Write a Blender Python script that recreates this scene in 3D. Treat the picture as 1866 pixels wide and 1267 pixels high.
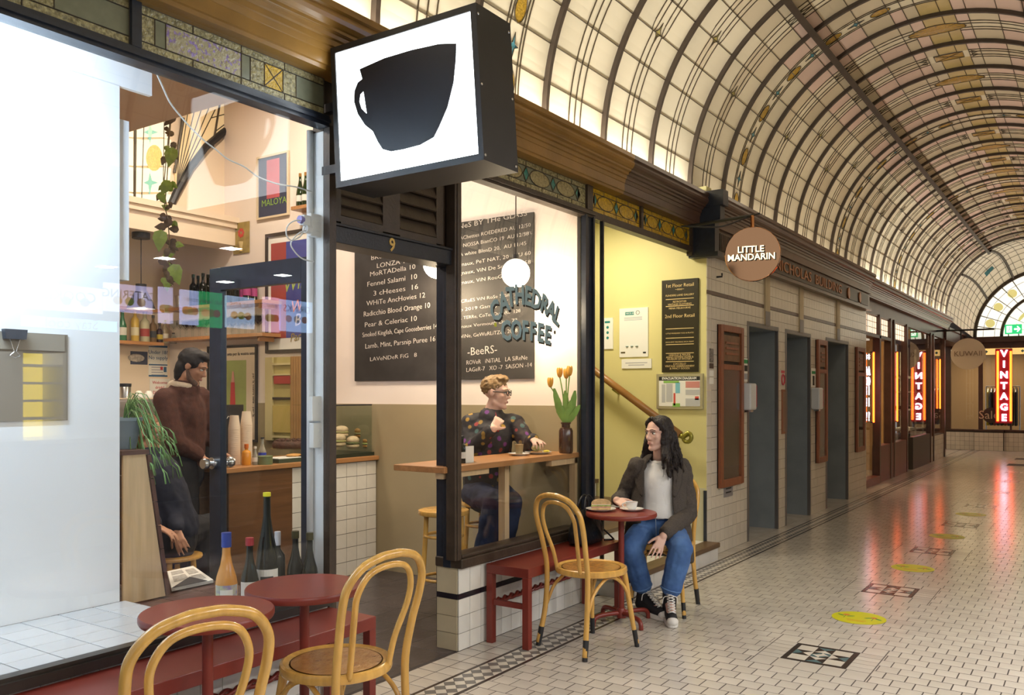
import bpy, bmesh, math, random
from mathutils import Vector, Matrix, noise
random.seed(7)
PI = math.pi
for o in list(bpy.data.objects): bpy.data.objects.remove(o)
SC = bpy.context.scene
COL = SC.collection

# ---------------------------------------------------------------- camera
F, PCX, PCY, HC, CAMX = 1572.0, 933.0, 717.5, 1.46, 3.003
TH = math.atan(1074/1572); SN, CS = math.sin(TH), math.cos(TH)
cam = bpy.data.cameras.new('camera'); cam_o = bpy.data.objects.new('camera', cam); COL.objects.link(cam_o)
cam_o.location = (CAMX, 0, HC); cam_o.rotation_euler = (PI/2, 0, TH)
cam.sensor_width = 36; cam.lens = 36*F/1866; cam.shift_y = 84/1866; cam.clip_start = .05
SC.camera = cam_o

# ---------------------------------------------------------------- view, world, large lights
SC.view_settings.view_transform = 'Standard'; SC.view_settings.look = 'None'
SC.view_settings.gamma = 1; SC.view_settings.use_curve_mapping = False
SC.view_settings.exposure = 0.25
W = bpy.data.worlds.new('world'); SC.world = W; W.use_nodes = True
W.node_tree.nodes['Background'].inputs[0].default_value = (.80, .90, 1, 1)
W.node_tree.nodes['Background'].inputs[1].default_value = 0.55

def area(name, loc, rot, sx, sy, power, col=(1,1,1), spread=180):
    l = bpy.data.lights.new(name, 'AREA'); l.shape = 'RECTANGLE'; l.size = sx; l.size_y = sy
    l.energy = power; l.color = col; l.spread = math.radians(spread)
    o = bpy.data.objects.new(name, l); COL.objects.link(o); o.location = loc; o.rotation_euler = rot
    return o
WARM = (1, .78, .52); NEUT = (1, .95, .89); COOL = (.86, .93, 1)
# lamps lying in the cove behind each cornice, shining up the vault
for nm, y0, y1, p in (('near', -2.8, 7.0, 105), ('far', 13.7, 22.2, 80)):
    area('cove_lamp_left_'+nm, (.075, (y0+y1)/2, 3.125), (0, PI+.30, 0), .08, y1-y0, p, (1, .95, .86))
area('cove_lamp_left_mid', (.075, 10.4, 3.125), (0, PI+.30, 0), .08, 6.2, 16, (1, .90, .76))
area('cove_lamp_right', (3.345, 9.5, 3.125), (0, PI-.30, 0), 0.08, 24, 110, (1, .90, .78))
# ceiling light panels of the food shop across the arcade (seen only as reflections in the café glass)
for x in (4.1, 5.2, 6.3):
    for y in (-.9, .7, 2.3, 3.9, 5.5, 7.1): area('shop_downlight', (x, y, 2.90), (0, 0, 0), .16, .16, 22, NEUT)
# café ceiling lamps, stair lamp, far shop lamps
for x, y, z, p in ((-.9, 1.8, 3.15, 14), (-2.6, 1.8, 3.15, 26), (-1.0, 4.2, 4.3, 38), (-2.6, 4.2, 4.3, 42)):
    area('cafe_ceiling_lamp', (x, y, z), (0, 0, 0), .35, .35, p, (1, .86, .70))
area('display_lamp', (-.22, .85, 2.66), (0, math.radians(80), 0), .2, 1.6, 90, (.64, .81, 1))
area('stair_lamp', (-.7, 6.4, 3.1), (0, 0, 0), .4, .4, 30, (1, .90, .68))
area('lift_lamp', (1.71, 10.5, 4.6), (0, 0, 0), .3, 4.0, 14, (1, .84, .62))

# ---------------------------------------------------------------- pixel rays -> planes
def _ray(px, py):
    a = (px-PCX)/F; b = -(py-PCY)/F
    return Vector((a*CS-SN, a*SN+CS, b))
CAMP = Vector((CAMX, 0, HC))
def onx(px, py, x): d = _ray(px, py); return CAMP+d*((x-CAMX)/d.x)
def ony(px, py, y): d = _ray(px, py); return CAMP+d*(y/d.y)
def onz(px, py, z=0): d = _ray(px, py); return CAMP+d*((z-HC)/d.z)
def atd(px, py, Z): return CAMP+_ray(px, py)*Z

# ---------------------------------------------------------------- materials
MATS = {}
def M(name, col=(.5,.5,.5), rough=.5, metal=0, var=0, vs=8, bump=0, bs=60, emit=0, ecol=None, rand=0, coat=0,
      spec=.5, wood=0, trans=0, col2=None, sub=0, rp=(.3, .7)):
    if name in MATS: return MATS[name]
    m = bpy.data.materials.new(name); m.use_nodes = True; MATS[name] = m
    nt = m.node_tree; N = nt.nodes; L = nt.links; b = N['Principled BSDF']
    b.inputs['Base Color'].default_value = (*col, 1); b.inputs['Roughness'].default_value = rough
    b.inputs['Metallic'].default_value = metal; b.inputs['Specular IOR Level'].default_value = spec
    b.inputs['Coat Weight'].default_value = coat; b.inputs['Coat Roughness'].default_value = .12
    b.inputs['Transmission Weight'].default_value = trans
    if sub: b.inputs['Subsurface Weight'].default_value = sub; b.inputs['Subsurface Radius'].default_value = (.012, .005, .003)
    if emit:
        b.inputs['Emission Color'].default_value = (*(ecol or col), 1); b.inputs['Emission Strength'].default_value = emit
    tc = N.new('ShaderNodeTexCoord')
    out = None; vec = tc.outputs['Object']
    if wood:
        mp = N.new('ShaderNodeMapping'); sc = [14, 14, 14]; sc[wood-1] = 1.0
        mp.inputs['Scale'].default_value = sc; L.new(tc.outputs['Object'], mp.inputs['Vector']); vec = mp.outputs[0]
    if var or col2:
        n = N.new('ShaderNodeTexNoise'); n.inputs['Scale'].default_value = vs; n.inputs['Detail'].default_value = 4
        L.new(vec, n.inputs['Vector'])
        r = N.new('ShaderNodeValToRGB'); r.color_ramp.elements[0].position = rp[0]; r.color_ramp.elements[1].position = rp[1]
        c2 = col2 or tuple(min(1, c*(1+var)) for c in col); c1 = col if col2 else tuple(c*(1-var) for c in col)
        r.color_ramp.elements[0].color = (*c1, 1); r.color_ramp.elements[1].color = (*c2, 1)
        L.new(n.outputs['Fac'], r.inputs[0]); out = r.outputs[0]
    if rand:
        oi = N.new('ShaderNodeObjectInfo'); mr = N.new('ShaderNodeMapRange')
        mr.inputs[3].default_value = 1-rand; mr.inputs[4].default_value = 1+rand
        L.new(oi.outputs['Random'], mr.inputs[0])
        h = N.new('ShaderNodeHueSaturation'); h.inputs['Color'].default_value = (*col, 1)
        if out: L.new(out, h.inputs['Color'])
        L.new(mr.outputs[0], h.inputs['Value']); out = h.outputs[0]
    if out: L.new(out, b.inputs['Base Color'])
    if bump:
        n2 = N.new('ShaderNodeTexNoise'); n2.inputs['Scale'].default_value = bs; n2.inputs['Detail'].default_value = 3
        L.new(vec, n2.inputs['Vector'])
        bp = N.new('ShaderNodeBump'); bp.inputs['Strength'].default_value = bump; bp.inputs['Distance'].default_value = .01
        L.new(n2.outputs['Fac'], bp.inputs['Height']); L.new(bp.outputs[0], b.inputs['Normal'])
    return m
def glass_mat(name, tint=(1,1,1), ior=1.5, rough=0.0):
    if name in MATS: return MATS[name]
    m = bpy.data.materials.new(name); m.use_nodes = True; MATS[name] = m
    nt = m.node_tree; N = nt.nodes; L = nt.links; N.remove(N['Principled BSDF'])
    t = N.new('ShaderNodeBsdfTransparent'); t.inputs[0].default_value = (*tint, 1)
    g = N.new('ShaderNodeBsdfGlossy'); g.inputs['Roughness'].default_value = rough
    lw = N.new('ShaderNodeLayerWeight'); lw.inputs[0].default_value = .5      # Schlick, the same from both sides of the pane
    pw = N.new('ShaderNodeMath'); pw.operation = 'POWER'; pw.inputs[1].default_value = 5; L.new(lw.outputs['Facing'], pw.inputs[0])
    f0 = ((ior-1)/(ior+1))**2
    f = N.new('ShaderNodeMapRange'); f.inputs[3].default_value = f0; L.new(pw.outputs[0], f.inputs[0])
    mx = N.new('ShaderNodeMixShader'); L.new(f.outputs[0], mx.inputs[0]); L.new(t.outputs[0], mx.inputs[1]); L.new(g.outputs[0], mx.inputs[2])
    L.new(mx.outputs[0], N['Material Output'].inputs[0])
    return m
GLASS = glass_mat('window_glass', (.98, .988, .982), 1.42)
CLEAR = glass_mat('clear_glass', (.93, .96, .95), 1.45)

# ---------------------------------------------------------------- mesh builder
class MB:
    def __init__(s): s.v = []; s.f = []
    def add(s, vs, fs):
        n = len(s.v); s.v += [tuple(v) for v in vs]; s.f += [tuple(i+n for i in f) for f in fs]; return s
    def box(s, x0, x1, y0, y1, z0, z1):
        return s.add([(x0,y0,z0),(x1,y0,z0),(x1,y1,z0),(x0,y1,z0),(x0,y0,z1),(x1,y0,z1),(x1,y1,z1),(x0,y1,z1)],
            [(0,3,2,1),(4,5,6,7),(0,1,5,4),(1,2,6,5),(2,3,7,6),(3,0,4,7)])
    def obox(s, c, size, R=None, tap=1):
        hx, hy, hz = (a/2 for a in size); vs = []
        for z, k in ((-hz, 1), (hz, tap)):
            for x, y in ((-hx,-hy),(hx,-hy),(hx,hy),(-hx,hy)):
                p = Vector((x*k, y*k, z)); vs.append((R@p if R else p)+Vector(c))
        return s.add(vs, [(0,3,2,1),(4,5,6,7),(0,1,5,4),(1,2,6,5),(2,3,7,6),(3,0,4,7)])
    def prism(s, pts, d):
        n = len(pts); d = Vector(d); a = [Vector(p) for p in pts]
        return s.add(a+[p+d for p in a], [tuple(range(n))[::-1], tuple(range(n, 2*n))]+[(i,(i+1)%n,n+(i+1)%n,n+i) for i in range(n)])
    def tube(s, pts, r, n=8, closed=False, caps=True, flat=1):
        P = [Vector(p) for p in pts]; m = len(P); rr = r if isinstance(r, (list, tuple)) else [r]*m
        vs = []; up = None
        for i in range(m):
            if closed: t = P[(i+1)%m]-P[i-1]
            else: t = P[min(i+1, m-1)]-P[max(i-1, 0)]
            t = t.normalized() if t.length > 1e-9 else Vector((0,0,1))
            if up is None:
                up = Vector((0,0,1)) if abs(t.z) < .9 else Vector((1,0,0))
            u = (up-t*up.dot(t)); u = u.normalized() if u.length > 1e-6 else t.orthogonal().normalized()
            w = t.cross(u); up = u
            for k in range(n):
                a = 2*PI*k/n; vs.append(P[i]+(u*math.cos(a)*flat+w*math.sin(a))*rr[i])
        fs = []
        for i in range(m if closed else m-1):
            for k in range(n):
                j = (i+1)%m; fs.append((i*n+k, i*n+(k+1)%n, j*n+(k+1)%n, j*n+k))
        if caps and not closed: fs += [tuple(range(n))[::-1], tuple(range((m-1)*n, m*n))]
        return s.add(vs, fs)
    def cyl(s, p0, p1, r0, r1=None, n=14): return s.tube([p0, p1], [r0, r0 if r1 is None else r1], n)
    def lathe(s, prof, c=(0,0,0), n=24):
        c = Vector(c); m = len(prof); vs = []
        for r, z in prof:
            for k in range(n):
                a = 2*PI*k/n; vs.append(c+Vector((r*math.cos(a), r*math.sin(a), z)))
        fs = [(i*n+k, i*n+(k+1)%n, (i+1)*n+(k+1)%n, (i+1)*n+k) for i in range(m-1) for k in range(n)]
        if prof[0][0] > 1e-5: fs.append(tuple(range(n))[::-1])
        if prof[-1][0] > 1e-5: fs.append(tuple(range((m-1)*n, m*n)))
        return s.add(vs, fs)
    def ball(s, c, r, n=14, R=None):
        r = r if isinstance(r, (list, tuple)) else (r, r, r); c = Vector(c); vs = []; m = n//2+1
        for i in range(m+1):
            ph = PI*i/m
            for k in range(n):
                a = 2*PI*k/n; p = Vector((r[0]*math.sin(ph)*math.cos(a), r[1]*math.sin(ph)*math.sin(a), r[2]*math.cos(ph)))
                vs.append(c+(R@p if R else p))
        return s.add(vs, [(i*n+k, i*n+(k+1)%n, (i+1)*n+(k+1)%n, (i+1)*n+k) for i in range(m) for k in range(n)])
    def cap(s, a, b, ra, rb=None, n=12, k=5):          # round-ended tapered limb
        a = Vector(a); b = Vector(b); rb = ra if rb is None else rb; d = b-a; L = d.length
        if L < 1e-6: return s.ball(a, ra)
        t = d/L; P = []; R = []
        for i in range(k+1):
            ph = PI/2*i/k; P.append(a-t*ra*math.cos(ph)); R.append(max(1e-4, ra*math.sin(ph)))
        for i in range(k+1):
            ph = PI/2*i/k; P.append(b+t*rb*math.sin(ph)); R.append(max(1e-4, rb*math.cos(ph)))
        return s.tube(P, R, n)
    def limb(s, pts, rs, n=12):
        for i in range(len(pts)-1): s.cap(pts[i], pts[i+1], rs[i], rs[i+1], n)
        return s
    def mesh(s, name, mat, smooth=False, fix=True):
        me = bpy.data.meshes.new(name); me.from_pydata(s.v, [], s.f)
        if fix:
            b = bmesh.new(); b.from_mesh(me); bmesh.ops.remove_doubles(b, verts=b.verts, dist=1e-6)
            bmesh.ops.recalc_face_normals(b, faces=b.faces); b.to_mesh(me); b.free()
        if mat: me.materials.append(mat)
        if smooth:
            me.polygons.foreach_set('use_smooth', [True]*len(me.polygons))
        return me
    def build(s, name, mat, parent=None, smooth=False, bev=0, fix=True, loc=None):
        if parent is not None:
            off = Vector((0,0,0)); p = parent
            while p is not None: off += p.location; p = p.parent
            if off.length > 1e-9: s.v = [(a-off.x, b-off.y, c-off.z) for a, b, c in s.v]
        o = bpy.data.objects.new(name, s.mesh(name, mat, bool(smooth), fix)); COL.objects.link(o)
        if parent is not None: o.parent = parent
        if smooth == 2:
            md = o.modifiers.new('edge', 'EDGE_SPLIT'); md.split_angle = math.radians(40)
        if bev:
            md = o.modifiers.new('bevel', 'BEVEL'); md.width = bev; md.segments = 2; md.limit_method = 'ANGLE'
        return o
def tag(o, label=None, cat=None, group=None, kind=None):
    if label: o['label'] = label
    if cat: o['category'] = cat
    if group: o['group'] = group
    if kind: o['kind'] = kind
    return o
def thing(name, label, cat, loc=(0,0,0), group=None):
    o = bpy.data.objects.new(name, None); COL.objects.link(o); o.location = loc; o.empty_display_size = .05
    return tag(o, label, cat, group)
def struct(name, mb, mat, parent=None, **k):
    o = mb.build(name, mat, parent, **k)
    if parent is None: o['kind'] = 'structure'
    return o
def copy_tree(o, parent=None):
    c = o.copy(); COL.objects.link(c)
    if parent is not None: c.parent = parent
    for ch in list(o.children): copy_tree(ch, c)
    return c
def inst(name, me, parent, loc=(0,0,0), rz=0, label=None):      # a piece that shares its mesh
    o = bpy.data.objects.new(name, me); COL.objects.link(o); o.parent = parent; o.location = loc; o.rotation_euler = (0,0,rz)
    if label: o['label'] = label
    return o
_txt = {}
def text(s, size, loc, xd, up, mat, parent=None, name='lettering', ext=.0008, align='CENTER', sx=1, bold=0, shear=0):
    cu = bpy.data.curves.new('t', 'FONT'); cu.body = s; cu.size = size; cu.extrude = ext; cu.align_x = align; cu.align_y = 'CENTER'
    cu.resolution_u = 2; cu.offset = bold; cu.shear = shear
    ob = bpy.data.objects.new('t', cu); me = bpy.data.meshes.new_from_object(ob)
    bpy.data.objects.remove(ob); bpy.data.curves.remove(cu)
    xd = Vector(xd).normalized(); up = Vector(up).normalized(); nz = xd.cross(up)
    R = Matrix((xd*sx, up, nz)).transposed().to_4x4(); R.translation = Vector(loc)
    if parent is not None:
        off = Vector((0,0,0)); p = parent
        while p is not None: off += p.location; p = p.parent
        R.translation = Vector(loc)-off
    me.transform(R); me.materials.clear(); me.materials.append(mat); me.name = name
    o = bpy.data.objects.new(name, me); COL.objects.link(o)
    if parent is not None: o.parent = parent
    return o

# ---------------------------------------------------------------- shared materials
M_white = M('white_paint', (.80,.79,.76), .55, var=.03, vs=3)
M_cream = M('cream_wall', (.82,.68,.52), .7, var=.03, vs=2)
M_shopw = M('shop_white_wall', (.86,.76,.68), .6, var=.02, vs=3)
M_khaki = M('khaki_dado', (.36,.29,.17), .6, var=.05, vs=3)
M_black = M('black_paint', (.018,.02,.026), .35, var=.15, vs=20, bump=.15, bs=90)
M_dkbr = M('dark_brown_paint', (.055,.038,.026), .4, var=.2, vs=12, bump=.15, bs=60)
M_navy = M('navy_black_paint', (.02,.026,.04), .3, var=.2, vs=25)
M_grout = M('grout_dark', (.045,.035,.03), .8, var=.2, vs=40)
M_tile = M('floor_tile', (.53,.49,.43), .20, var=.06, vs=5, rand=.07, bump=.12, bs=5)
M_wtile = M('wall_tile_white', (.78,.76,.70), .15, var=.03, vs=9, rand=.05)
M_lift = M('wall_tile_cream', (.64,.59,.50), .2, var=.04, vs=6, rand=.05)
M_red = M('oxide_red_paint', (.20,.028,.018), .35, var=.08, vs=5)
M_bent = M('beech_varnish', (.64,.36,.085), .22, var=.14, vs=3, wood=3, coat=.4)
M_ply = M('plywood', (.62,.44,.25), .5, var=.12, vs=3, wood=3)
M_oak = M('counter_oak', (.42,.20,.075), .35, var=.15, vs=3, wood=2)
M_steel = M('steel', (.6,.6,.6), .25, 1)
M_lead = M('lead_came', (.07,.05,.025), .5)
M_paper = M('paper_white', (.82,.80,.74), .6)
M_ink = M('ink_black', (.02,.02,.02), .6)
M_gold = M('gold_leaf', (.62,.42,.13), .35, .7)
M_shade = M('lamp_black', (.02,.02,.022), .4)
# ================================================================= FLOOR
floor = struct('floor', MB().box(-.02, 3.42, -3, 26, -.06, -.0008), M_grout)
TS = .1055
def vis(x, y, z=0):
    q = Vector((x, y, z))-CAMP; Z = -q.x*SN+q.y*CS
    if Z < .5: return None
    X = q.x*CS+q.y*SN; px = PCX+F*X/Z; py = PCY-F*q.z/Z
    return (px, py, Z)
MOT = [(1.71, 4.943+1.93*i) for i in range(-1, 10)]
SUR = .30
MROW = {}
for mx, my in MOT:
    r0 = 4.935+.106*round((my-.318-4.935)/.106); MROW[my] = (r0, r0+6*.106)
def in_motif(x0, x1, y0, y1):
    for mx, my in MOT:
        if x1 > mx-SUR+.01 and x0 < mx+SUR-.01 and y1 > MROW[my][0]+.01 and y0 < MROW[my][1]-.01: return True
    return False
tl = []
j = -40
while 4.935+j*.106 < 25.9:
    y0 = 4.935+j*.106; off = (j % 2)*.0525; k = -20
    while True:
        x0 = 2.285+off+k*.105; k += 1
        if x0 > 3.42: break
        x1 = x0+.105
        if x1 < .43: continue
        a, b = max(x0, .427), min(x1, 3.42)
        if b-a < .02: continue
        c, d = y0, y0+.106
        for mx, my in MOT:                                     # cut around the inlaid panels
            if b > mx-SUR and a < mx+SUR and d > MROW[my][0]+.01 and c < MROW[my][1]-.01:
                if (a+b)/2 < mx: b = min(b, mx-SUR)
                else: a = max(a, mx+SUR)
        if b-a < .012 or in_motif(a, b, c+.05, d-.05) : continue
        v = vis((a+b)/2, (c+d)/2)
        infr = v and -60 < v[0] < 1926 and v[1] < 1330
        tl.append((v[2] if infr else 999, a, b, c, d))
    j += 1
tl.sort()
tm = {}
def tile_obj(name, a, b, c, d, mat, parent, g=.0022, z0=-.005, z1=0):
    key = (name, round(b-a, 4), round(d-c, 4))
    if key not in tm:
        w, h = (b-a)/2-g, (d-c)/2-g; e = .0012
        tm[key] = MB().add([(-w,-h,z0),(w,-h,z0),(w,h,z0),(-w,h,z0),(-w,-h,z1-e),(w,-h,z1-e),(w,h,z1-e),(-w,h,z1-e),
            (-w+e,-h+e,z1),(w-e,-h+e,z1),(w-e,h-e,z1),(-w+e,h-e,z1)],
            [(8,9,10,11)]+[(i,(i+1)%4,4+(i+1)%4,4+i) for i in range(4)]+[(4+i,4+(i+1)%4,8+(i+1)%4,8+i) for i in range(4)]).mesh(name, mat)
    return inst(name, tm[key], parent, ((a+b)/2, (c+d)/2, random.uniform(-.0006, .0002)))
far = MB()
for i, (zz, a, b, c, d) in enumerate(tl):
    if i < 300: tile_obj('floor_tile', a, b, c, d, M_tile, floor)
    elif c < 26: far.box(a+.0022, b-.0022, c+.0022, d-.0022, -.005, random.uniform(-.0006, .0002))
M_tile2 = M('floor_tile_far', (.53,.49,.43), .18, var=.10, vs=7, bump=.12, bs=5)
far.build('floor_tile_field', M_tile2, floor, fix=False)['kind'] = 'stuff'
# border: two columns of square tiles, two dark lines, band of diamonds
y = -2.0; bt = []
while y < 25.9:
    for a, b in ((.0, .12), (.12, .236)): bt.append((a, b, y, y+.108))
    y += .108
bts = sorted(bt, key=lambda t: abs(t[2]-5.5))
bf = MB()
for i, t in enumerate(bts):
    if i < 160: tile_obj('border_tile', *t, M_tile, floor)
    else: bf.box(t[0]+.0014, t[1]-.0014, t[2]+.0014, t[3]-.0014, -.005, 0)
bf.build('border_tile_field', M_tile2, floor, fix=False)['kind'] = 'stuff'
M_dline = M('floor_line_tile', (.045,.03,.025), .25, var=.2, vs=20)
for x0, x1 in ((.238, .254), (.408, .424)):
    MB().box(x0, x1, -2, 26, -.005, 0).build('border_line', M_dline, floor)
M_dia = M('diamond_tile_grey', (.16,.15,.14), .25, rand=.1); M_diac = M('diamond_tile_cream', (.56,.52,.45), .22, rand=.06)
u0, u1 = .256, .406; pw = (u1-u0); d = .0755
def dia(cx, cy, hw, hh, g=.0012):
    return [(cx-hw+g, cy, 0), (cx, cy-hh+g, 0), (cx+hw-g, cy, 0), (cx, cy+hh-g, 0)]
dm = {}
for m_, nm in ((M_dia, 'grey'), (M_diac, 'cream')):
    dm[nm] = MB().prism(dia(0, 0, pw/4, d/2), (0, 0, -.005)).mesh('diamond_tile', m_)
tri = {s_: MB().prism([(0, -d/2+.001, 0), (s_*(pw/4-.001), 0, 0), (0, d/2-.001, 0)], (0,0,-.005)).mesh('diamond_tile', M_diac) for s_ in (-1, 1)}
ds = {'grey': MB(), 'cream': MB()}
k = 0; y = 2.2; cnt = 0
while y < 25.9:
    for u, nm, yy in ((u0+pw/4, 'grey', y), (u0+3*pw/4, 'grey', y), (u0+pw/2, 'cream', y+d/2), (u0+pw/2, 'cream2', y)):
        if nm == 'cream2': continue
        if cnt < 300 and 3.2 < y < 8.6: inst('diamond_tile', dm[nm], floor, (u, yy, 0)); cnt += 1
        else: ds[nm].prism(dia(u, yy, pw/4, d/2), (0,0,-.005))
    for u, s_ in ((u0, 1), (u1, -1)):
        ds['cream'].prism([(u, y, 0), (u+s_*(pw/4-.001), y+d/2, 0), (u, y+d-.001, 0)], (0,0,-.005))
    y += d
for nm, m_ in (('grey', M_dia), ('cream', M_diac)):
    ds[nm].build('diamond_field', m_, floor, fix=False)['kind'] = 'stuff'
# inlaid square panels with their plain surround
M_mblk = M('motif_black', (.03,.022,.02), .25, var=.2, vs=15); M_teal = M('motif_teal', (.09,.15,.16), .25, var=.1, vs=15)
def tri3(a, b, c): return [(*a, 0), (*b, 0), (*c, 0)]
for mi, (mx, my) in enumerate(MOT):
    v = vis(mx, my)
    if not v or v[2] > 16 or v[1] > 1400: continue
    h = .172
    for x0, x1, y0, y1 in ((-h, h, -h, -h+.026), (-h, h, h-.026, h), (-h, -h+.026, -h+.026, h-.026), (h-.026, h, -h+.026, h-.026)):
        MB().box(mx+x0, mx+x1, my+y0, my+y1, -.005, .0003).build('motif_border', M_mblk, floor)
    q = h-.028; c3 = q*2/3; cells = [-q, -q+c3, -q+2*c3, q]
    def pc(pts, m_): MB().prism([(mx+p[0], my+p[1], .0002) for p in pts], (0,0,-.005)).build('motif_tile', m_, floor)
    for ix in (0, 2):
        for iy in (0, 2):
            a, b = cells[ix]+.001, cells[ix+1]-.001; c, e = cells[iy]+.001, cells[iy+1]-.001
            pc([(a,c),(b,c),(b,e),(a,e)], M_diac)
    r = c3/2-.001
    for dx, dy in ((-1,0),(1,0),(0,-1),(0,1)):
        cx, cy = dx*c3, dy*c3; ax = Vector((dx, dy)); px_ = Vector((-dy, dx)); C0 = Vector((cx, cy))
        for q4, m_ in ((0, M_teal), (1, M_mblk), (2, M_diac), (3, M_mblk)):
            e1 = [ax, px_, -ax, -px_][q4]; e2 = [px_, -ax, -px_, ax][q4]
            corner = lambda s1, s2: C0+(ax*s1+px_*s2)*r
            T = {0: (corner(1,-1), corner(1,1)), 1: (corner(1,1), corner(-1,1)), 2: (corner(-1,1), corner(-1,-1)), 3: (corner(-1,-1), corner(1,-1))}[q4]
            pc([C0, T[0], T[1]], m_)
    R_ = [(r,0),(0,r),(-r,0),(0,-r)]; r2 = r*.52
    for a in range(4):
        s1, s2 = [(1,1),(-1,1),(-1,-1),(1,-1)][a]
        pc([(s1*r, s2*r), (s1*r, 0), (0, s2*r)], M_mblk if a % 2 else M_teal)
        p, q_ = Vector(R_[a]), Vector(R_[(a+1)%4]); pc([p, q_, q_*.52, p*.52], M_teal if a % 2 else M_diac)
    pc([(r2,0),(0,r2),(-r2,0),(0,-r2)], M_diac)
    g = SUR; t = (g-h)
    for k in range(5):                                         # surround tiles
        a0 = -g+2*g*k/5; a1 = -g+2*g*(k+1)/5
        tile_obj('surround_tile', mx+a0, mx+a1, MROW[my][0], my-h, M_tile, floor); tile_obj('surround_tile', mx+a0, mx+a1, my+h, MROW[my][1], M_tile, floor)
        b0 = -h+2*h*k/5; b1 = -h+2*h*(k+1)/5
        tile_obj('surround_tile', mx-g, mx-h, my+b0, my+b1, M_tile, floor); tile_obj('surround_tile', mx+h, mx+g, my+b0, my+b1, M_tile, floor)
# café floor: large dark tiles
M_sfl = M('shop_floor_tile', (.05,.042,.045), .3, var=.25, vs=6, rand=.15, bump=.2, bs=25)
sfl = struct('floor', MB().box(-4.85, -.02, -1.2, 5.34, -.06, -.0012), M_grout)
for ix in range(15):
    for iy in range(9):
        x1 = -.02-ix*.305; y0 = 2.55+iy*.31
        if y0 < 5.3: tile_obj('floor_tile_dark', x1-.305, x1, y0, min(y0+.31, 5.34), M_sfl, sfl, g=.002)

# ================================================================= VAULT
VX, VZ, VR = 1.71, 3.24, 1.69
RIB0, RIBD = 6.30-3*.79, .79
ribs_y = [RIB0+RIBD*i for i in range(-6, 24)]
def vp(a, y, r=VR): a = math.radians(a); return Vector((VX-math.cos(a)*r, y, VZ+math.sin(a)*r))
M_pane = M('vault_pane', (.82,.74,.55), .45, var=.05, vs=1.5, rand=.06, spec=.3)
M_pane2 = M('vault_pane_tan', (.72,.62,.44), .45, var=.06, vs=1.5, rand=.08, spec=.3)
M_pink = M('vault_pane_pink', (.80,.60,.50), .45, var=.05, vs=1.5, rand=.05, spec=.3)
M_amber = M('amber_glass', (.46,.28,.03), .25, var=.25, vs=60, bump=.4, bs=90)
M_blue = M('blue_glass', (.08,.28,.34), .2, var=.2, vs=60, bump=.3, bs=90)
M_olive = M('olive_glass', (.40,.34,.10), .25, var=.2, vs=50, bump=.4, bs=90)
M_crn = M('vault_pane_crown', (.62,.48,.20), .4, var=.1, vs=5)
M_rib = M('vault_rib', (.06,.042,.028), .5, var=.15, vs=10)
vault = struct('ceiling', MB().add([vp(a, y, VR+.06) for y in (-3, 22.4) for a in range(0, 181, 4)],
    [(i, i+1, i+47, i+46) for i in range(45)]), M_rib, fix=False)
half = [0, 8, 16, 24, 32, 40, 48.2, 56.5, 64, 71.5, 80, 83.6, 87.2]
ROWS = half+[180-a for a in reversed(half)]
def patch(mb, a0, a1, y0, y1, r=VR, t=.012):
    n = max(1, int(abs(a1-a0)/4)+1); vs = []
    for rr in (r, r+t):
        for i in range(n+1):
            a = a0+(a1-a0)*i/n; vs += [vp(a, y0, rr), vp(a, y1, rr)]
    m = 2*(n+1); fs = []
    for i in range(n):
        b = 2*i; fs += [(b, b+1, b+3, b+2), (m+b, m+b+2, m+b+3, m+b+1), (b, b+2, m+b+2, m+b), (b+1, m+b+1, m+b+3, b+3)]
    fs += [(0, m, m+1, 1), (2*n, 2*n+1, m+2*n+1, m+2*n)]
    return mb.add(vs, fs)
pl = []; lead = MB(); orn = []
def vlead(a0, a1, y, w=.0036): patch(lead, a0, a1, y-w, y+w, VR-.006, .01)
def vcurve(pts, w=.0036):                                      # lead line through (angle, y) points
    P = [vp(a, y, VR-.004) for a, y in pts]; lead.tube(P, w, 5)
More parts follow.
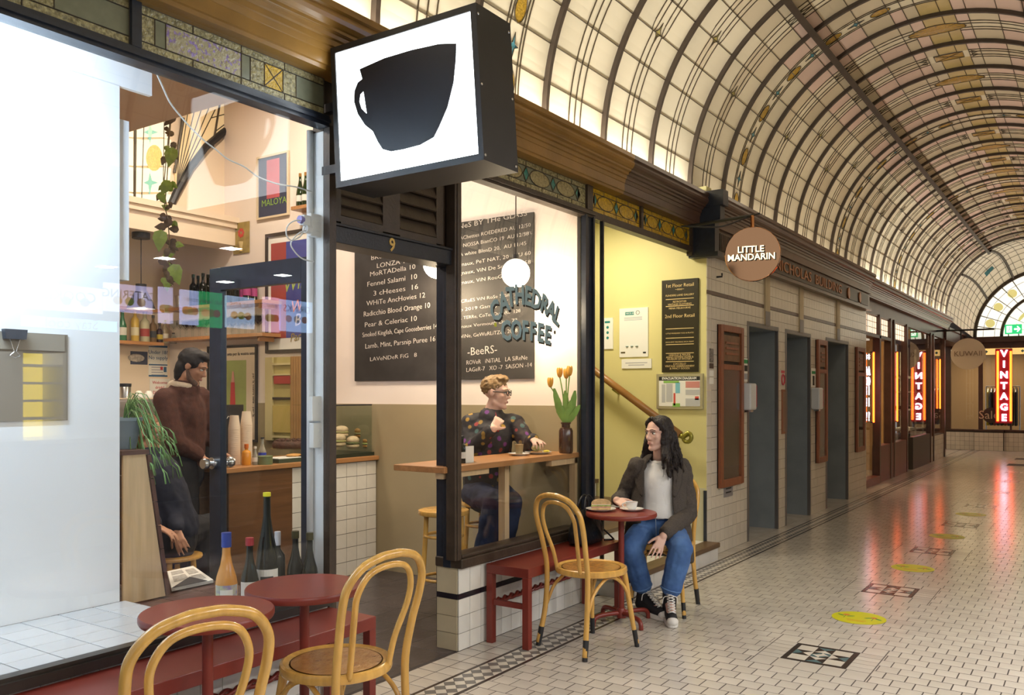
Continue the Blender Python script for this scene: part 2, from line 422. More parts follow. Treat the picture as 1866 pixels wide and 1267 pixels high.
for bi in range(len(ribs_y)-1):
    y0, y1 = ribs_y[bi], ribs_y[bi+1]; yc = (y0+y1)/2; bay = bi-6
    kind = 'oval' if bay % 5 == 0 else ('fork' if bay % 2 == 0 else 'fork2')
    hw = .098 if kind != 'oval' else .10
    for ri in range(len(ROWS)-1):
        a0, a1 = ROWS[ri], ROWS[ri+1]
        for c0, c1, cc in ((y0, yc-hw, 0), (yc-hw, yc+hw, 1), (yc+hw, y1, 2)):
            v0 = vis(*vp((a0+a1)/2, (c0+c1)/2)); crown = 87 < a0 < 93
            mt = M_pane
            ym = (y0+y1)/2
            if crown and cc != 1: mt = M_crn
            elif ym > 7.2 and 44 < a0 < 134 and (cc != 1): mt = M_pink if (random.random() < .55) else M_pane2
            elif ym > 6 and (random.random() < .35) and 20 < a0 < 160: mt = M_pane2
            on = v0 and -150 < v0[0] < 2000 and -250 < v0[1] < 1267
            sz = (a1-a0)*(c1-c0)/(v0[2]**2) if on else 0
            pl.append((-sz, a0, a1, c0, c1, mt))
    # lead pattern
    if kind == 'oval':
        for dy in (-.10, -.07, .07, .10): vlead(0, 180, yc+dy)
        for q in range(24):
            ac = 4+q*7.4
            if abs(ac-90) < 6: continue
            if q % 2 == 0:
                pts = [(ac+2.9*math.cos(t), yc+.055*math.sin(t)) for t in [2*PI*k/16 for k in range(16)]]; orn.append((pts, M_amber, 'oval_glass'))
            else:
                pts = [(ac-2.6, yc), (ac-.5, yc-.014), (ac, yc-.05), (ac+.5, yc-.014), (ac+2.6, yc), (ac+.5, yc+.014), (ac, yc+.05), (ac-.5, yc+.014)]; orn.append((pts, M_blue, 'diamond_glass'))
            vcurve(pts+[pts[0]])
    else:
        fa = 32 if kind == 'fork' else 40
        for s in (0, 1):
            A = (lambda a: a) if s == 0 else (lambda a: 180-a)
            for dy in (-.095, 0, .095): vlead(*sorted((A(0), A(fa))), yc+dy*(.8 if dy else 1))
            for dy in (-.115, -.05, .05, .115): vlead(*sorted((A(fa+2.5), A(83.6))), yc+dy)
            for c in (-.0825, .0825):
                vcurve([(A(fa+2.6-2.8*math.sin(t)), yc+c-.0325*math.cos(t)) for t in [PI*k/8 for k in range(9)]])
            pts = [(A(fa-2.6), yc), (A(fa-.6), yc-.012), (A(fa+.2), yc-.045), (A(fa+.9), yc-.012), (A(fa+2.8), yc), (A(fa+.9), yc+.012), (A(fa+.2), yc+.045), (A(fa-.6), yc+.012)]
            orn.append((pts, M_olive, 'diamond_glass')); vcurve(pts+[pts[0]])
            for aa in (58, 62):
                vcurve([(A(aa), yc-.05), (A(aa-1.5), yc-.025), (A(aa+2), yc)]); vcurve([(A(aa), yc+.05), (A(aa-1.5), yc+.025), (A(aa+2), yc)])
        if kind == 'fork':                                    # crown rosette
            pts = [(90+8.5*math.cos(t), yc+.11*math.sin(t)) for t in [2*PI*k/20 for k in range(20)]]; orn.append((pts, M_amber, 'rosette_glass'))
            for t in range(8):
                a = 2*PI*t/8; vcurve([(90, yc), (90+8.5*math.cos(a), yc+.11*math.sin(a))])
            vcurve(pts+[pts[0]])
        else:                                                 # crown box with a cross
            pts = [(85.5, yc-.085), (94.5, yc-.085), (94.5, yc+.085), (85.5, yc+.085)]; orn.append((pts, M_amber, 'box_glass'))
            vcurve([pts[0], pts[2]]); vcurve([pts[1], pts[3]]); vcurve(pts+[pts[0]])
            for s in (-1, 1):
                e = [(90+s*7.2, yc-.085), (90+s*7.2, yc+.085), (90+s*9, yc+.042), (90+s*7.2, yc), (90+s*9, yc-.042)]
                vcurve(e+[e[0]])
    for a in ROWS[1:-1]:
        lead.tube([vp(a, y0, VR-.003), vp(a, y1, VR-.003)], .0034, 5)
pl.sort(key=lambda t: t[0])
stuff = {}
for i, (s_, a0, a1, c0, c1, mt) in enumerate(pl):
    g = .0
    if i < 300:
        patch(MB(), a0, a1, c0, c1).build('vault_pane', mt, vault, fix=False)
    else: patch(stuff.setdefault(mt.name, [MB(), mt])[0], a0, a1, c0, c1)
for k, (mb, mt) in stuff.items(): mb.build('vault_pane_field', mt, vault, fix=False)['kind'] = 'stuff'
lead.build('lead_came', M_lead, vault, fix=False)['kind'] = 'stuff'
orn.sort(key=lambda o: (vis(*vp(*o[0][0])) or (0,0,999))[2] if vis(*vp(*o[0][0])) else 999)
os_ = {}
for i, (pts, m_, nm) in enumerate(orn):
    P = [vp(a, y, VR-.003) for a, y in pts]; c = sum(P, Vector())/len(P); n = len(P)
    mb = MB() if i < 300 else os_.setdefault(m_.name, [MB(), m_])[0]
    mb.add(P+[c], [(k, (k+1)%n, n) for k in range(n)])
    if i < 300: mb.build(nm, m_, vault, fix=False)
for k, (mb, m_) in os_.items(): mb.build('coloured_glass_field', m_, vault, fix=False)['kind'] = 'stuff'
for y in ribs_y:                                              # each rib
    patch(MB(), 0, 180, y-.016, y+.016, VR-.035, .05).build('rib', M_rib, vault, fix=False)
for a in (59.9, 120.1):
    q = MB(); c = vp(a, 0, VR-.05)
    q.obox((c.x, 9.7, c.z), (.055, 25.4, .045), Matrix.Rotation(math.radians(90-a)*-1 if a < 90 else math.radians(a-90), 3, 'Y')); q.build('steel_rail', M_rib, vault)

# ================================================================= CORNICE
CP = [(-.02,3.10),(.140,3.10),(.146,3.218),(.168,3.218),(.172,3.186),(.160,3.178),(.166,3.165),(.170,3.150),(.164,3.132),(.150,3.118),(.138,3.112),(.132,3.098),(.122,3.094),
      (.118,3.078),(.105,3.074),(.103,3.050),(.094,3.046),(.090,3.020),(.086,3.018),(.086,2.962),(.078,2.958),(.076,2.94),(.03,2.936),(-.02,2.936)]
M_corn = M('cornice_wood_gold_lit', (.25,.13,.026), .32, var=.35, vs=2.5, bump=.08, bs=40, coat=.2)  # lit stretch of the cornice wood, the light put into the colour
M_cornd = M('cornice_wood_dark_shaded', (.085,.045,.03), .32, var=.3, vs=3, bump=.08, bs=40, coat=.2)  # same cornice wood past the light, shade put into the colour; also fascia wood
def cornice(name, y0, y1, dx, mat):
    return struct(name, MB().prism([(x+(dx if x > 0 else 0), y0, z) for x, z in CP], (0, y1-y0, 0)), mat)
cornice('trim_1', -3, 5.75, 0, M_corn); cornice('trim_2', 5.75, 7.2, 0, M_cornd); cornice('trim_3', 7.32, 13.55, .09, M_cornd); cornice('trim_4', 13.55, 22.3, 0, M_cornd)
pier = MB().box(-.02, .30, 7.2, 7.32, 3.10, 3.235).box(-.02, .27, 7.205, 7.315, 2.97, 3.10).box(-.02, .22, 7.21, 7.31, 2.68, 2.97).box(-.02,.25,7.2,7.32,2.66,2.70)
struct('trim_5', pier, M_navy)
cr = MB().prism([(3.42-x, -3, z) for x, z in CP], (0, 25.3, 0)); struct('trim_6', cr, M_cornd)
struct('wall_left', MB().box(-.25, -.045, -3, 22.3, 2.94, 4.5).box(-.10,-.03,2.86,3.80,2.70,2.94), M_dkbr)

# ================================================================= LEADED TRANSOMS over the shop windows
def rect_x(x, y0, y1, z0, z1): return [(x, y0, z0), (x, y1, z0), (x, y1, z1), (x, y0, z1)]
M_tex = M('rippled_glass_olive', (.34,.30,.15), .15, var=.5, vs=75, bump=.8, bs=70)
M_purp = M('purple_flecked_glass', (.42,.38,.24), .2, col2=(.30,.22,.48), vs=55, bump=.7, bs=60, rp=(.53,.62))
M_plaing = M('plain_grey_green_glass', (.20,.21,.14), .25, var=.1, vs=20)
M_tealg = M('teal_glass', (.02,.19,.15), .15, var=.3, vs=60, bump=.3, bs=80)
M_yel = M('yellow_glass', (.55,.34,.015), .2, var=.3, vs=50, bump=.6, bs=80)
M_ov = M('hammered_olive_glass', (.36,.30,.14), .2, var=.3, vs=60, bump=.6, bs=120)
tn = [0]
def transom(y0, y1, z0, z1, style, x=-.005):
    tn[0] += 1
    t = struct('window_%d' % (10+tn[0]), MB().box(x-.03, x-.016, y0, y1, z0, z1), M_dkbr)
    ld = MB()
    def piece(pts, m_, nm='glass_piece'):
        MB().prism([(x, p[0], p[1]) for p in pts], (-.006, 0, 0)).build(nm, m_, t)
        n = len(pts)
        for k in range(n): ld.tube([(x, *pts[k]), (x, *pts[(k+1)%n])], .0028, 5)
    def R(a, b, c, d, m_): piece([(a, c), (b, c), (b, d), (a, d)], m_)
    bz = (z1-z0)*.2; zb, zt = z0+bz, z1-bz; Ly = y1-y0
    if style == 'purple':
        n = 4
        for k in range(n):
            a, b = y0+Ly*k/n, y0+Ly*(k+1)/n; R(a, b, z0, zb, M_tex); R(a, b, zt, z1, M_tex)
        cs = [(0,.07,M_tex),(.07,.12,M_plaing),(.12,.50,M_purp),(.50,.55,M_plaing),(.55,.63,M_tex),(.63,.74,M_yel),(.74,.82,M_tex),(.82,1,M_plaing)]
        for a, b, m_ in cs: R(y0+Ly*a, y0+Ly*b, zb, zt, m_)
        a, b = y0+Ly*.63, y0+Ly*.74; ld.tube([(x, a, zb), (x, b, zt)], .0025, 5); ld.tube([(x, a, zt), (x, b, zb)], .0025, 5)
    else:
        gm, dmn, bm = (M_ov, M_tealg, M_tex) if style == 'oval' else (M_yel, M_tealg, M_yel)
        n = max(3, int(Ly/.17))
        for k in range(n):
            a, b = y0+Ly*k/n, y0+Ly*(k+1)/n; R(a, b, z0, zb, bm); R(a, b, zt, z1, bm)
        hz = (zt-zb)/2; zc = (zb+zt)/2; n2 = max(2, int(round(Ly*.86/.30))); w = Ly*.86/n2; s0 = y0+Ly*.07
        R(y0, s0, zb, zt, bm); R(s0+Ly*.86, y1, zb, zt, bm)
        for k in range(n2):
            yc = s0+w*(k+.5); e = [(yc+(w*.36)*math.cos(a), zc+hz*.97*math.sin(a)) for a in [2*PI*q/18 for q in range(18)]]
            MB().prism([(x-.003, s0+w*k, zb), (x-.003, s0+w*(k+1), zb), (x-.003, s0+w*(k+1), zt), (x-.003, s0+w*k, zt)], (-.006,0,0)).build('glass_piece', M_plaing if style == 'oval' else M_yel, t)
            piece(e, gm, 'oval_glass')
            for yd in ((s0+w*k, s0+w*(k+1)) if k == n2-1 else (s0+w*k,)):
                piece([(yd-w*.10, zc), (yd, zc-hz*.9), (yd+w*.10, zc), (yd, zc+hz*.9)], dmn, 'diamond_glass')
    ld.build('lead_came', M_lead, t)
    return t
TZ0, TZ1 = 2.765, 2.936
for a, b in ((-1.25, .0), (.0, .98), (1.0, 1.98), (2.0, 2.98)): pass
transom(.30, 1.86, TZ0, TZ1, 'purple'); transom(1.90, 2.84, TZ0, TZ1, 'purple')
transom(3.80, 5.32, TZ0, TZ1, 'oval'); transom(5.40, 6.18, TZ0, TZ1, 'yellow'); transom(6.22, 7.18, TZ0, TZ1, 'yellow')
fr = MB().box(-.06, .012, -1.5, 2.86, 2.712, 2.763).box(-.06, .026, -1.5, 2.86, 2.728, 2.742)
fr.box(-.03, .014, 1.86, 1.90, 2.763, 2.94).box(-.03, .014, .26, .30, 2.763, 2.94); struct('trim_7', fr, M_navy)
fr = MB().box(-.06, .012, 3.78, 5.42, 2.712, 2.763).box(-.06, .026, 3.78, 5.42, 2.728, 2.742).box(-.03,.014,5.32,5.40,2.763,2.94); struct('trim_8', fr, M_dkbr)
fr = MB().box(-.06, .012, 5.42, 7.3, 2.712, 2.763).box(-.03,.014,6.18,6.22,2.763,2.94).box(-.03,.02,7.18,7.3,2.68,2.94); struct('trim_9', fr, M_dkbr)

# ================================================================= SHOPFRONT: sills, posts, tiled stall risers, glass
tcnt = {}
def tiled(parent, plane, a0, a1, z0, z1, at, tw, th_, mat, name='wall_tile', sgn=1, g=.0016, dep=.006, cut=None, offz=0):
    tcnt.setdefault((parent.name, name), 0); sb = None
    na = int(math.ceil((a1-a0)/tw-1e-6)); nz = int(math.ceil((z1-z0)/th_-1e-6))
    for i in range(na):
        for k in range(nz):
            p, q = a0+i*tw, min(a1, a0+(i+1)*tw); r, s = z0+k*th_, min(z1, z0+(k+1)*th_)
            if q-p < .012 or s-r < .012: continue
            if cut and cut((p+q)/2, (r+s)/2): continue
            if tcnt[(parent.name, name)] >= 300:
                sb = sb or MB(); e_ = sgn*dep; lo, hi = min(at, at+e_), max(at, at+e_)
                if plane == 'x': sb.box(lo, hi, p+g, q-g, r+g, s-g)
                else: sb.box(p+g, q-g, lo, hi, r+g, s-g)
                continue
            tcnt[(parent.name, name)] += 1
            key = (name, plane, round(q-p, 3), round(s-r, 3), sgn, mat.name)
            if key not in tm:
                w, h = (q-p)/2-g, (s-r)/2-g
                tm[key] = (MB().box(0, sgn*dep, -w, w, -h, h) if plane == 'x' else MB().box(-w, w, 0, sgn*dep, -h, h)).mesh(name, mat)
            lc = (at, (p+q)/2, (r+s)/2) if plane == 'x' else ((p+q)/2, at, (r+s)/2)
            inst(name, tm[key], parent, lc)
    if sb: sb.build(name+'_field', mat, parent, fix=False)['kind'] = 'stuff'
M_band = M('band_tile_dark', (.02,.016,.022), .2)
def riser(name, y0, y1, x=0.0, top=.47, back=-.16):
    r = struct(name, MB().box(back, x-.006, y0, y1, -.01, top), M_grout)
    tiled(r, 'x', y0, y1, 0, .292, x-.006, .106, .0975, M_wtile)
    tiled(r, 'x', y0, y1, .292, .322, x-.006, .21, .03, M_band, 'band_tile')
    tiled(r, 'x', y0, y1, .322, top, x-.006, .106, .148, M_wtile)
    return r
r2 = riser('wall_riser_right', 3.86, 5.30)
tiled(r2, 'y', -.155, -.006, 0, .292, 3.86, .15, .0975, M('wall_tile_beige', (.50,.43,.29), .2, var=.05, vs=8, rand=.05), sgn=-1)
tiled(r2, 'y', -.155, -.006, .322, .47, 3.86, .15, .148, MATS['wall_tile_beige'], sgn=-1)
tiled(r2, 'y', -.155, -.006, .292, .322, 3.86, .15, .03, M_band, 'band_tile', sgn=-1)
r1 = riser('wall_riser_left', 1.0, 2.86)
struct('trim_10', MB().box(-.16, .035, 3.845, 5.31, .47, .525).box(-.05, .02, 3.87, 5.29, .525, .545), M_dkbr, bev=.006)
struct('trim_11', MB().box(-.05, .035, -.6, 2.86, .47, .505).box(-.03, .02, -.6, 2.86, .505, .52), M('sill_bronze', (.05,.042,.035), .3, .4))
# posts
struct('trim_12', MB().box(-.03, .01, 2.862, 2.905, 0, 2.72).box(-.16,-.03,2.885,2.905,0,2.72), M_dkbr)
struct('trim_13', MB().box(-.165, -.10, 3.862, 3.905, 0, 2.72).box(-.10, -.045, 3.842, 3.868, .47, 2.72), M_navy, bev=.003)
struct('trim_25', MB().box(-.05, .015, 3.808, 3.868, .52, 2.72).box(-.03, .022, 3.825, 3.850, .52, 2.72), M_dkbr, bev=.003)
struct('trim_14', MB().box(-.02, .02, 5.285, 5.315, .53, 2.72).box(-.03, .0, 5.315, 5.40, .5, 2.72).box(-.02, .018, 5.40, 5.42, .5, 2.72).box(-.012,.015,5.545,5.562,.15,2.72), M_navy)
# panes
def pane(name, x, y0, y1, z0, z1): return struct(name, MB().box(x-.004, x+.002, y0, y1, z0, z1), GLASS)
pane('window_1', -.015, -.6, 2.855, .515, 2.715); pane('window_2', -.015, 3.865, 5.285, .54, 2.715)
pane('window_3', -.02, 5.425, 5.545, .52, 2.715)
# doorway head: lintel with the street number, louvred panels above
lin = struct('trim_15', MB().box(-.16, -.01, 2.905, 3.845, 2.182, 2.262).box(-.17, .0, 2.905, 3.845, 2.262, 2.275), M_black, bev=.003)
text('9', .095, (-.0085, 3.315, 2.222), (0,1,0), (0,0,1), M_gold, lin, ext=.002, bold=.002)
lv = struct('trim_16', MB().box(-.10, -.06, 2.905, 3.845, 2.275, 2.72), M_dkbr)
for a, b in ((2.975, 3.27), (3.40, 3.70)):
    f = MB()
    for q in ((a-.07, a, 2.29, 2.70), (b, b+.06, 2.29, 2.70)): f.box(-.06, -.03, *q)
    f.box(-.06, -.03, a, b, 2.275, 2.32).box(-.06, -.03, a, b, 2.68, 2.72); f.build('louvre_frame', M_dkbr, lv)
    n = 7 if a < 3.1 else 5
    for k in range(n):
        z = 2.32+(2.68-2.32)*(k+.5)/n
        MB().obox((-.045, (a+b)/2, z), (.012, b-a, .36/n*1.06), Matrix.Rotation(math.radians(-22), 3, 'Y')).build('louvre_slat', M_dkbr, lv)

# ================================================================= STAIR ALCOVE
LX = .12
M_yw = M('yellow_green_wall', (.68,.61,.27), .55, var=.05, vs=1.5)
M_yw2 = M('pale_lower_wall', (.55,.52,.36), .5, var=.05, vs=3)
al = struct('wall_stair_end', MB().box(-3.2, LX-.006, 7.28, 7.40, 0, 3.3), M_yw)
MB().box(-.35, .105, 7.272, 7.281, .15, .62).build('lower_panel', M_yw2, al); MB().box(.094, .118, 7.262, 7.283, .15, .60).build('corner_strip', M_navy, al)
struct('wall_stair_back', MB().box(-3.3, -3.2, 5.34, 7.4, 0, 3.3), M_yw)
struct('wall_partition', MB().box(-4.2, -.06, 5.345, 5.50, 0, 3.3), M_yw)
struct('ceiling', MB().box(-3.3, -.03, 5.4, 7.4, 3.26, 3.32), M_yw)
M_step = M('step_timber', (.12,.07,.035), .4, var=.25, vs=4, wood=2); M_marb = M('step_marble', (.70,.68,.64), .3, var=.06, vs=7)
st = struct('stairs', MB().box(-3.2, .22, 5.52, 7.28, -.01, .10), M_marb); st['label'] = 'marble stairs with brown timber nosings in the yellow alcove'
for k in range(4): MB().box(.212, .222, 5.53+k*.4375, 5.53+(k+1)*.4375-.004, 0, .112).build('riser_slab', M_marb, st)
MB().box(.10, .245, 5.53, 7.275, .112, .155).build('nosing', M_step, st, bev=.008); MB().box(-.6, .10, 5.53, 7.275, .10, .15).build('tread', M_marb, st)
for k in range(5):
    x1 = -.45-k*.27; z = .15+k*.165
    MB().box(x1-.9, x1, 5.52, 7.27, z, z+.13).build('step_riser', M_marb, st); MB().box(x1-.9, x1+.03, 5.52, 7.27, z+.13, z+.165).build('step_tread', M_step, st)
# ================================================================= LIFT LOBBY WALL (tiled, three openings)
LX = .12
OPN = [(8.36, 9.30), (9.60, 10.55), (11.30, 12.42)]
OPT = 2.145
lw = MB(); ys_ = [7.40]+[v for o in OPN for v in o]+[13.55]
for i in range(0, len(ys_), 2): lw.box(-.1, LX-.006, ys_[i], ys_[i+1], 0, OPT)
lw.box(-.1, LX-.006, 7.40, 13.55, OPT, 2.95); liftw = struct('wall_lift', lw, M_grout)
def cut(y, z): return z < OPT and any(a-.02 < y < b+.02 for a, b in OPN) or 2.405 < z < 2.43
tcount = 0
edges = [7.28]
segs = []
def fill(y0, y1, z0, z1):
    tiled(liftw, 'x', y0, y1, z0, z1, LX-.006, .108, .1065, M_lift, name='lift_tile', g=.0016)
ys_[0] = 7.28
for i in range(0, len(ys_), 2): fill(ys_[i], ys_[i+1], 0, OPT-.015)
fill(7.28, 13.55, OPT-.015, OPT+.2)
tiled(liftw, 'x', 7.28, 13.55, OPT+.2, OPT+.235, LX-.006, .5, .035, M('band_tile_brown', (.10,.06,.045), .3), name='band_tile')
fill(7.28, 13.55, OPT+.235, 2.71)
M_liftg = M('lift_steel_grey', (.22,.25,.27), .45, var=.1, vs=4); M_jamb = M('lift_jamb', (.20,.19,.19), .35, .6)
for i, (a, b) in enumerate(OPN):
    d = struct('door_%d' % (i+2), MB().box(-.62, -.60, a, b, 0, OPT).box(-.62, LX-.03, b-.012, b-.001, 0, OPT).box(-.62, LX-.03, a+.001, a+.012, 0, OPT).box(-.62, LX-.03, a, b, OPT-.012, OPT-.001), M_liftg)
    MB().box(LX-.03, LX+.006, a-.035, a+.01, 0, OPT+.03).box(LX-.03, LX+.006, b-.01, b+.02, 0, OPT+.03).box(LX-.03, LX+.006, a, b, OPT-.01, OPT+.03).build('door_frame', M_jamb, d)
    MB().box(-.6, LX, a, b, -.01, .001).build('threshold', M_tile2, d)
for i, y in enumerate((8.92, 10.15, 11.85)):
    struct('trim_%d' % (20+i), MB().box(LX, LX+.016, y-.075, y+.075, OPT+.02, 2.71), M('lift_cover_strip', (.46,.38,.24), .45, var=.1, vs=5))
    MB().box(LX+.014, LX+.018, y-.075, y+.075, OPT+.02, OPT+.17).build('strip_foot', M_jamb, bpy.data.objects['trim_%d' % (20+i)])
# fascia with building name
fas = struct('trim_23', MB().box(.0, .17, 7.32, 13.52, 2.70, 2.95).box(.0, .20, 7.32, 13.54, 2.685, 2.715).box(.0, .195, 7.32, 13.54, 2.93, 2.955), M_cornd)
for a, b in ((7.45, 8.55), (12.25, 12.75), (12.95, 13.4)): MB().box(.168, .178, a, b, 2.745, 2.90).build('fascia_panel', M('fascia_panel', (.035,.03,.026), .35), fas)
for k in range(26): MB().box(.176, .184, 7.48+k*.04, 7.495+k*.04, 2.75, 2.895).build('reed', M_cornd, fas)
MB().box(.168, .176, 8.62, 12.12, 2.735, 2.915).build('name_board', M('name_board', (.05,.035,.025), .4), fas)
text('NICHOLAS  BUILDING', .165, (.18, 10.42, 2.822), (0,1,0), (0,0,1), M('copper_letters', (.42,.17,.07), .35, .5), fas, ext=.004, sx=1.72)
for y in (12.2, 12.85): MB().lathe([(.0,.0),(.045,.0),(.045,.012),(0,.02)], n=16).mesh('boss', M_gold)
for y in (12.2, 12.85):
    q = MB(); e = [(.176, y+.055*math.cos(a), 2.82+.075*math.sin(a)) for a in [2*PI*k/16 for k in range(16)]]; q.prism(e, (.014,0,0)); q.build('boss', MATS['copper_letters'], fas)

# ================================================================= FAR SHOPS and END WALL
M_fwood = M('far_shop_timber', (.075,.035,.025), .35, var=.2, vs=5); M_maroon = M('maroon_panel', (.16,.045,.035), .35, var=.1, vs=4)
YE = 25.3
fs = struct('wall_far_left', MB().box(-.12, .0, 13.55, 22.1, 2.72, 2.95).box(-.14, .02, 13.55, 15.9, 2.36, 2.41), M_fwood)
for y, x in ((13.60, .0), (15.05, .0), (15.95, .0), (16.25, .0), (17.45, 0), (20.15, .0), (20.55, .0), (22.1, .0)):
    MB().box(x-.09, x+.02, y-.05, y+.05, 0, 2.75).build('post', M_fwood, fs)
M_lit = M('lit_leadlight', (.85,.66,.48), .4, emit=1.2, ecol=(1, .74, .52))
for y0, y1 in ((13.66, 14.3), (14.33, 15.0), (15.1, 15.9), (16.3, 17.4), (20.2, 20.5)):
    t = MB().box(-.05, -.035, y0, y1, 2.43, 2.71).build('leadlight', M_lit, fs); t['label'] = 'backlit leadlight with pale panes'
    l = MB()
    for k in range(6): l.box(-.034, -.03, y0+(y1-y0)*k/5-.004, y0+(y1-y0)*k/5+.004, 2.43, 2.71)
    for k in range(4): l.box(-.034, -.03, y0, y1, 2.43+.28*k/3-.004, 2.43+.28*k/3+.004)
    l.build('lead_came', M_lead, t)
pane('window_4', -.06, 13.66, 14.98, .05, 2.36); pane('window_5', -.06, 16.0, 17.4, .62, 2.36); pane('window_6', -.03, 20.2, 22.05, .62, 2.7)
struct('wall_far_plinth', MB().box(-.12, .012, 15.1, 17.45, 0, .60).box(-.12, .02, 13.6, 15.0, 0, .12), M_maroon)
fp = struct('wall_far_plinth', MB().box(-.12, -.004, 20.2, 22.1, 0, .55), M_grout); tiled(fp, 'x', 20.2, 22.1, 0, .55, -.004, .22, .108, M_lift, name='plinth_tile')
# recessed entry between: curved-looking display window block
M_shopin = M('far_shop_inner_wall', (.42,.28,.12), .7, var=.2, vs=2)
struct('wall_far_shop_back', MB().box(-3.0, -2.9, 13.55, 25.3, 0, 2.9), M_shopin); struct('wall_far_shop_side', MB().box(-2.9, -.1, 13.5, 13.6, 0, 2.9).box(-2.9,-.4,17.42,17.5,0,2.9), M_shopin)
struct('ceiling', MB().box(-2.95, -.05, 13.55, 22.2, 2.75, 2.8), M_shopin); struct('floor', MB().box(-2.95, -.02, 13.55, 25.3, -.06, -.002), M_tile2)
area('far_shop_lamp', (-1.3, 15.4, 2.7), (0,0,0), .8, 1.4, 45, (1,.72,.42)); area('far_shop_lamp', (-1.2, 20.2, 2.7), (0,0,0), .8, 2.2, 60, (1,.74,.40))
# end wall
ew = struct('wall_end', MB().box(-1.6, 4.2, YE+.02, YE+.12, 2.62, 2.80).box(-1.6, 4.2, YE-.12, YE+.02, 2.78, 2.92).box(-1.6,-.32,YE,YE+.1,0,3), M_fwood)
for x, w in ((-.32, .05), (.42, .05), (1.10, .02), (1.62, .08), (2.4,.08), (3.2,.06)):
    MB().box(x-w, x+w, YE-.02, YE+.06, .5, 2.7).build('post', M_fwood, ew)
for x0, x1, dy in ((-.37, .30, .0), (.30, .95, -.12), (.95, 1.75, 0), (1.75, 3.5, .0)):
    q = MB().box(x0, x1, YE-.1+dy, YE+.1, 0, .50).build('plinth', M_grout, ew)
    nn = int((x1-x0)/.108)+1
    for k in range(nn):
        for r in range(4):
            a, b = x0+k*.108, min(x1, x0+(k+1)*.108)
            if b-a > .02 and k*4+r < 400: MB().box(a+.002, b-.002, YE-.106+dy, YE-.1+dy, r*.115+.002, r*.115+.113).build('plinth_tile', M_lift, q)
    MB().box(x0, x1, YE-.12+dy, YE+.1, .50, .535).build('plinth_cap', M_fwood, q)
struct('window_7', MB().box(-.27, .37, YE, YE+.006, .53, 2.45), GLASS); struct('window_8', MB().box(.47, 1.54, YE, YE+.006, .53, 2.45), GLASS)
struct('window_9', MB().box(1.7, 3.2, YE, YE+.006, .53, 2.45), GLASS)
struct('wall_vintage_back', MB().box(-1.6, 4.2, 28.2, 28.3, 0, 3), M('vintage_back_wall', (.26,.17,.09), .7)); struct('ceiling', MB().box(-1.6, 4.2, YE+.12, 28.3, 2.7, 2.75), M_shopin)
struct('floor', MB().box(-1.6, 4.2, YE, 28.3, -.06, -.002), M_tile2)
area('vintage_lamp', (.6, 26.9, 2.65), (0,0,0), 2.0, 1.0, 60, (1,.76,.45))
for k, (x0, x1) in enumerate(((.47, 1.02), (1.02, 1.54))):
    t = MB().box(x0, x1, YE-.02, YE, 2.46, 2.62).build('leadlight', M('lit_amber_glass', (.6,.38,.1), .3, emit=.8, ecol=(1,.62,.2), var=.3, vs=40), ew)
    for q in range(2):
        xc = x0+(x1-x0)*(q+.3)/2; MB().prism([(xc-.04, YE-.025, 2.54), (xc, YE-.025, 2.50), (xc+.04, YE-.025, 2.54), (xc, YE-.025, 2.58)], (0,.004,0)).build('diamond_glass', M_blue, t)
# lunette above and the splayed leadlight shell that runs from the vault to it
LR, LZ, LCX = 1.72, 2.92, 1.95
M_lun = M('lunette_glass', (.85,.80,.66), .4, emit=.9, ecol=(1,.95,.82))
M_dsy = M('daisy_yellow', (.70,.62,.25), .4, emit=.5, ecol=(.9,.8,.3))
M_shell = M('shell_glass', (.70,.62,.46), .45, var=.05, vs=3, emit=.22, ecol=(1,.86,.6))
def lp(r, a, y=YE): a = math.radians(a); return Vector((LCX-r*math.cos(a), y, LZ+r*math.sin(a)))
lun = struct('window_20', MB().prism([lp(LR, a, YE+.06) for a in range(0, 181, 6)], (0,.02,0)), M_dkbr)
def sector(r0, r1, a0, a1, y, m_, nm):
    n = 4; P = [lp(r0, a0+(a1-a0)*k/n, y) for k in range(n+1)]+[lp(r1, a1-(a1-a0)*k/n, y) for k in range(n+1)]
    MB().prism(P, (0,.01,0)).build(nm, m_, lun)
for k in range(12): sector(.06, 1.02, k*15+.4, k*15+14.6, YE+.03, M_lun, 'lunette_pane')
for k in range(18): sector(1.10, 1.62, k*10+.4, k*10+9.6, YE+.03, M_lun, 'lunette_pane')
for r, w in ((1.06, .035), (1.68, .06)):
    MB().tube([lp(r, a, YE+.02) for a in range(0, 181, 5)], w, 8).build('arch_bar', M_rib, lun, smooth=True)
for k in range(9):
    a = 15+k*19; e = [lp(1.36+.11*math.cos(t), a+4.5*math.sin(t), YE+.02) for t in [2*PI*q/14 for q in range(14)]]
    MB().prism(e, (0,.006,0)).build('daisy_glass', M_dsy, lun)
for k in range(7):
    a = 14+k*25; e = [lp(.78+.04*math.cos(t), a+10*math.sin(t), YE+.02) for t in [2*PI*q/14 for q in range(14)]]
    MB().prism(e, (0,.006,0)).build('leaf_glass', M_dsy, lun)
l = MB()
for k in range(18): l.tube([lp(1.1, k*10, YE+.02), lp(1.62, k*10, YE+.02)], .006, 5)
for k in range(12): l.tube([lp(0, k*15, YE+.02), lp(1.02, k*15, YE+.02)], .005, 5)
for r in (1.22, 1.48): l.tube([lp(r, a, YE+.02) for a in range(0, 181, 6)], .005, 5)
l.build('lead_came', M_lead, lun)
sh = MB(); A_ = list(range(0, 181, 6)); Y0, Y1 = 22.35, YE
def shp(a, t):
    p = vp(a, Y0, VR); q = lp(1.70, a, Y1); s = t; w = p.lerp(q, s); w.z += .35*math.sin(PI*s)*max(0, math.sin(math.radians(a)))*.6; return w
nT = 8
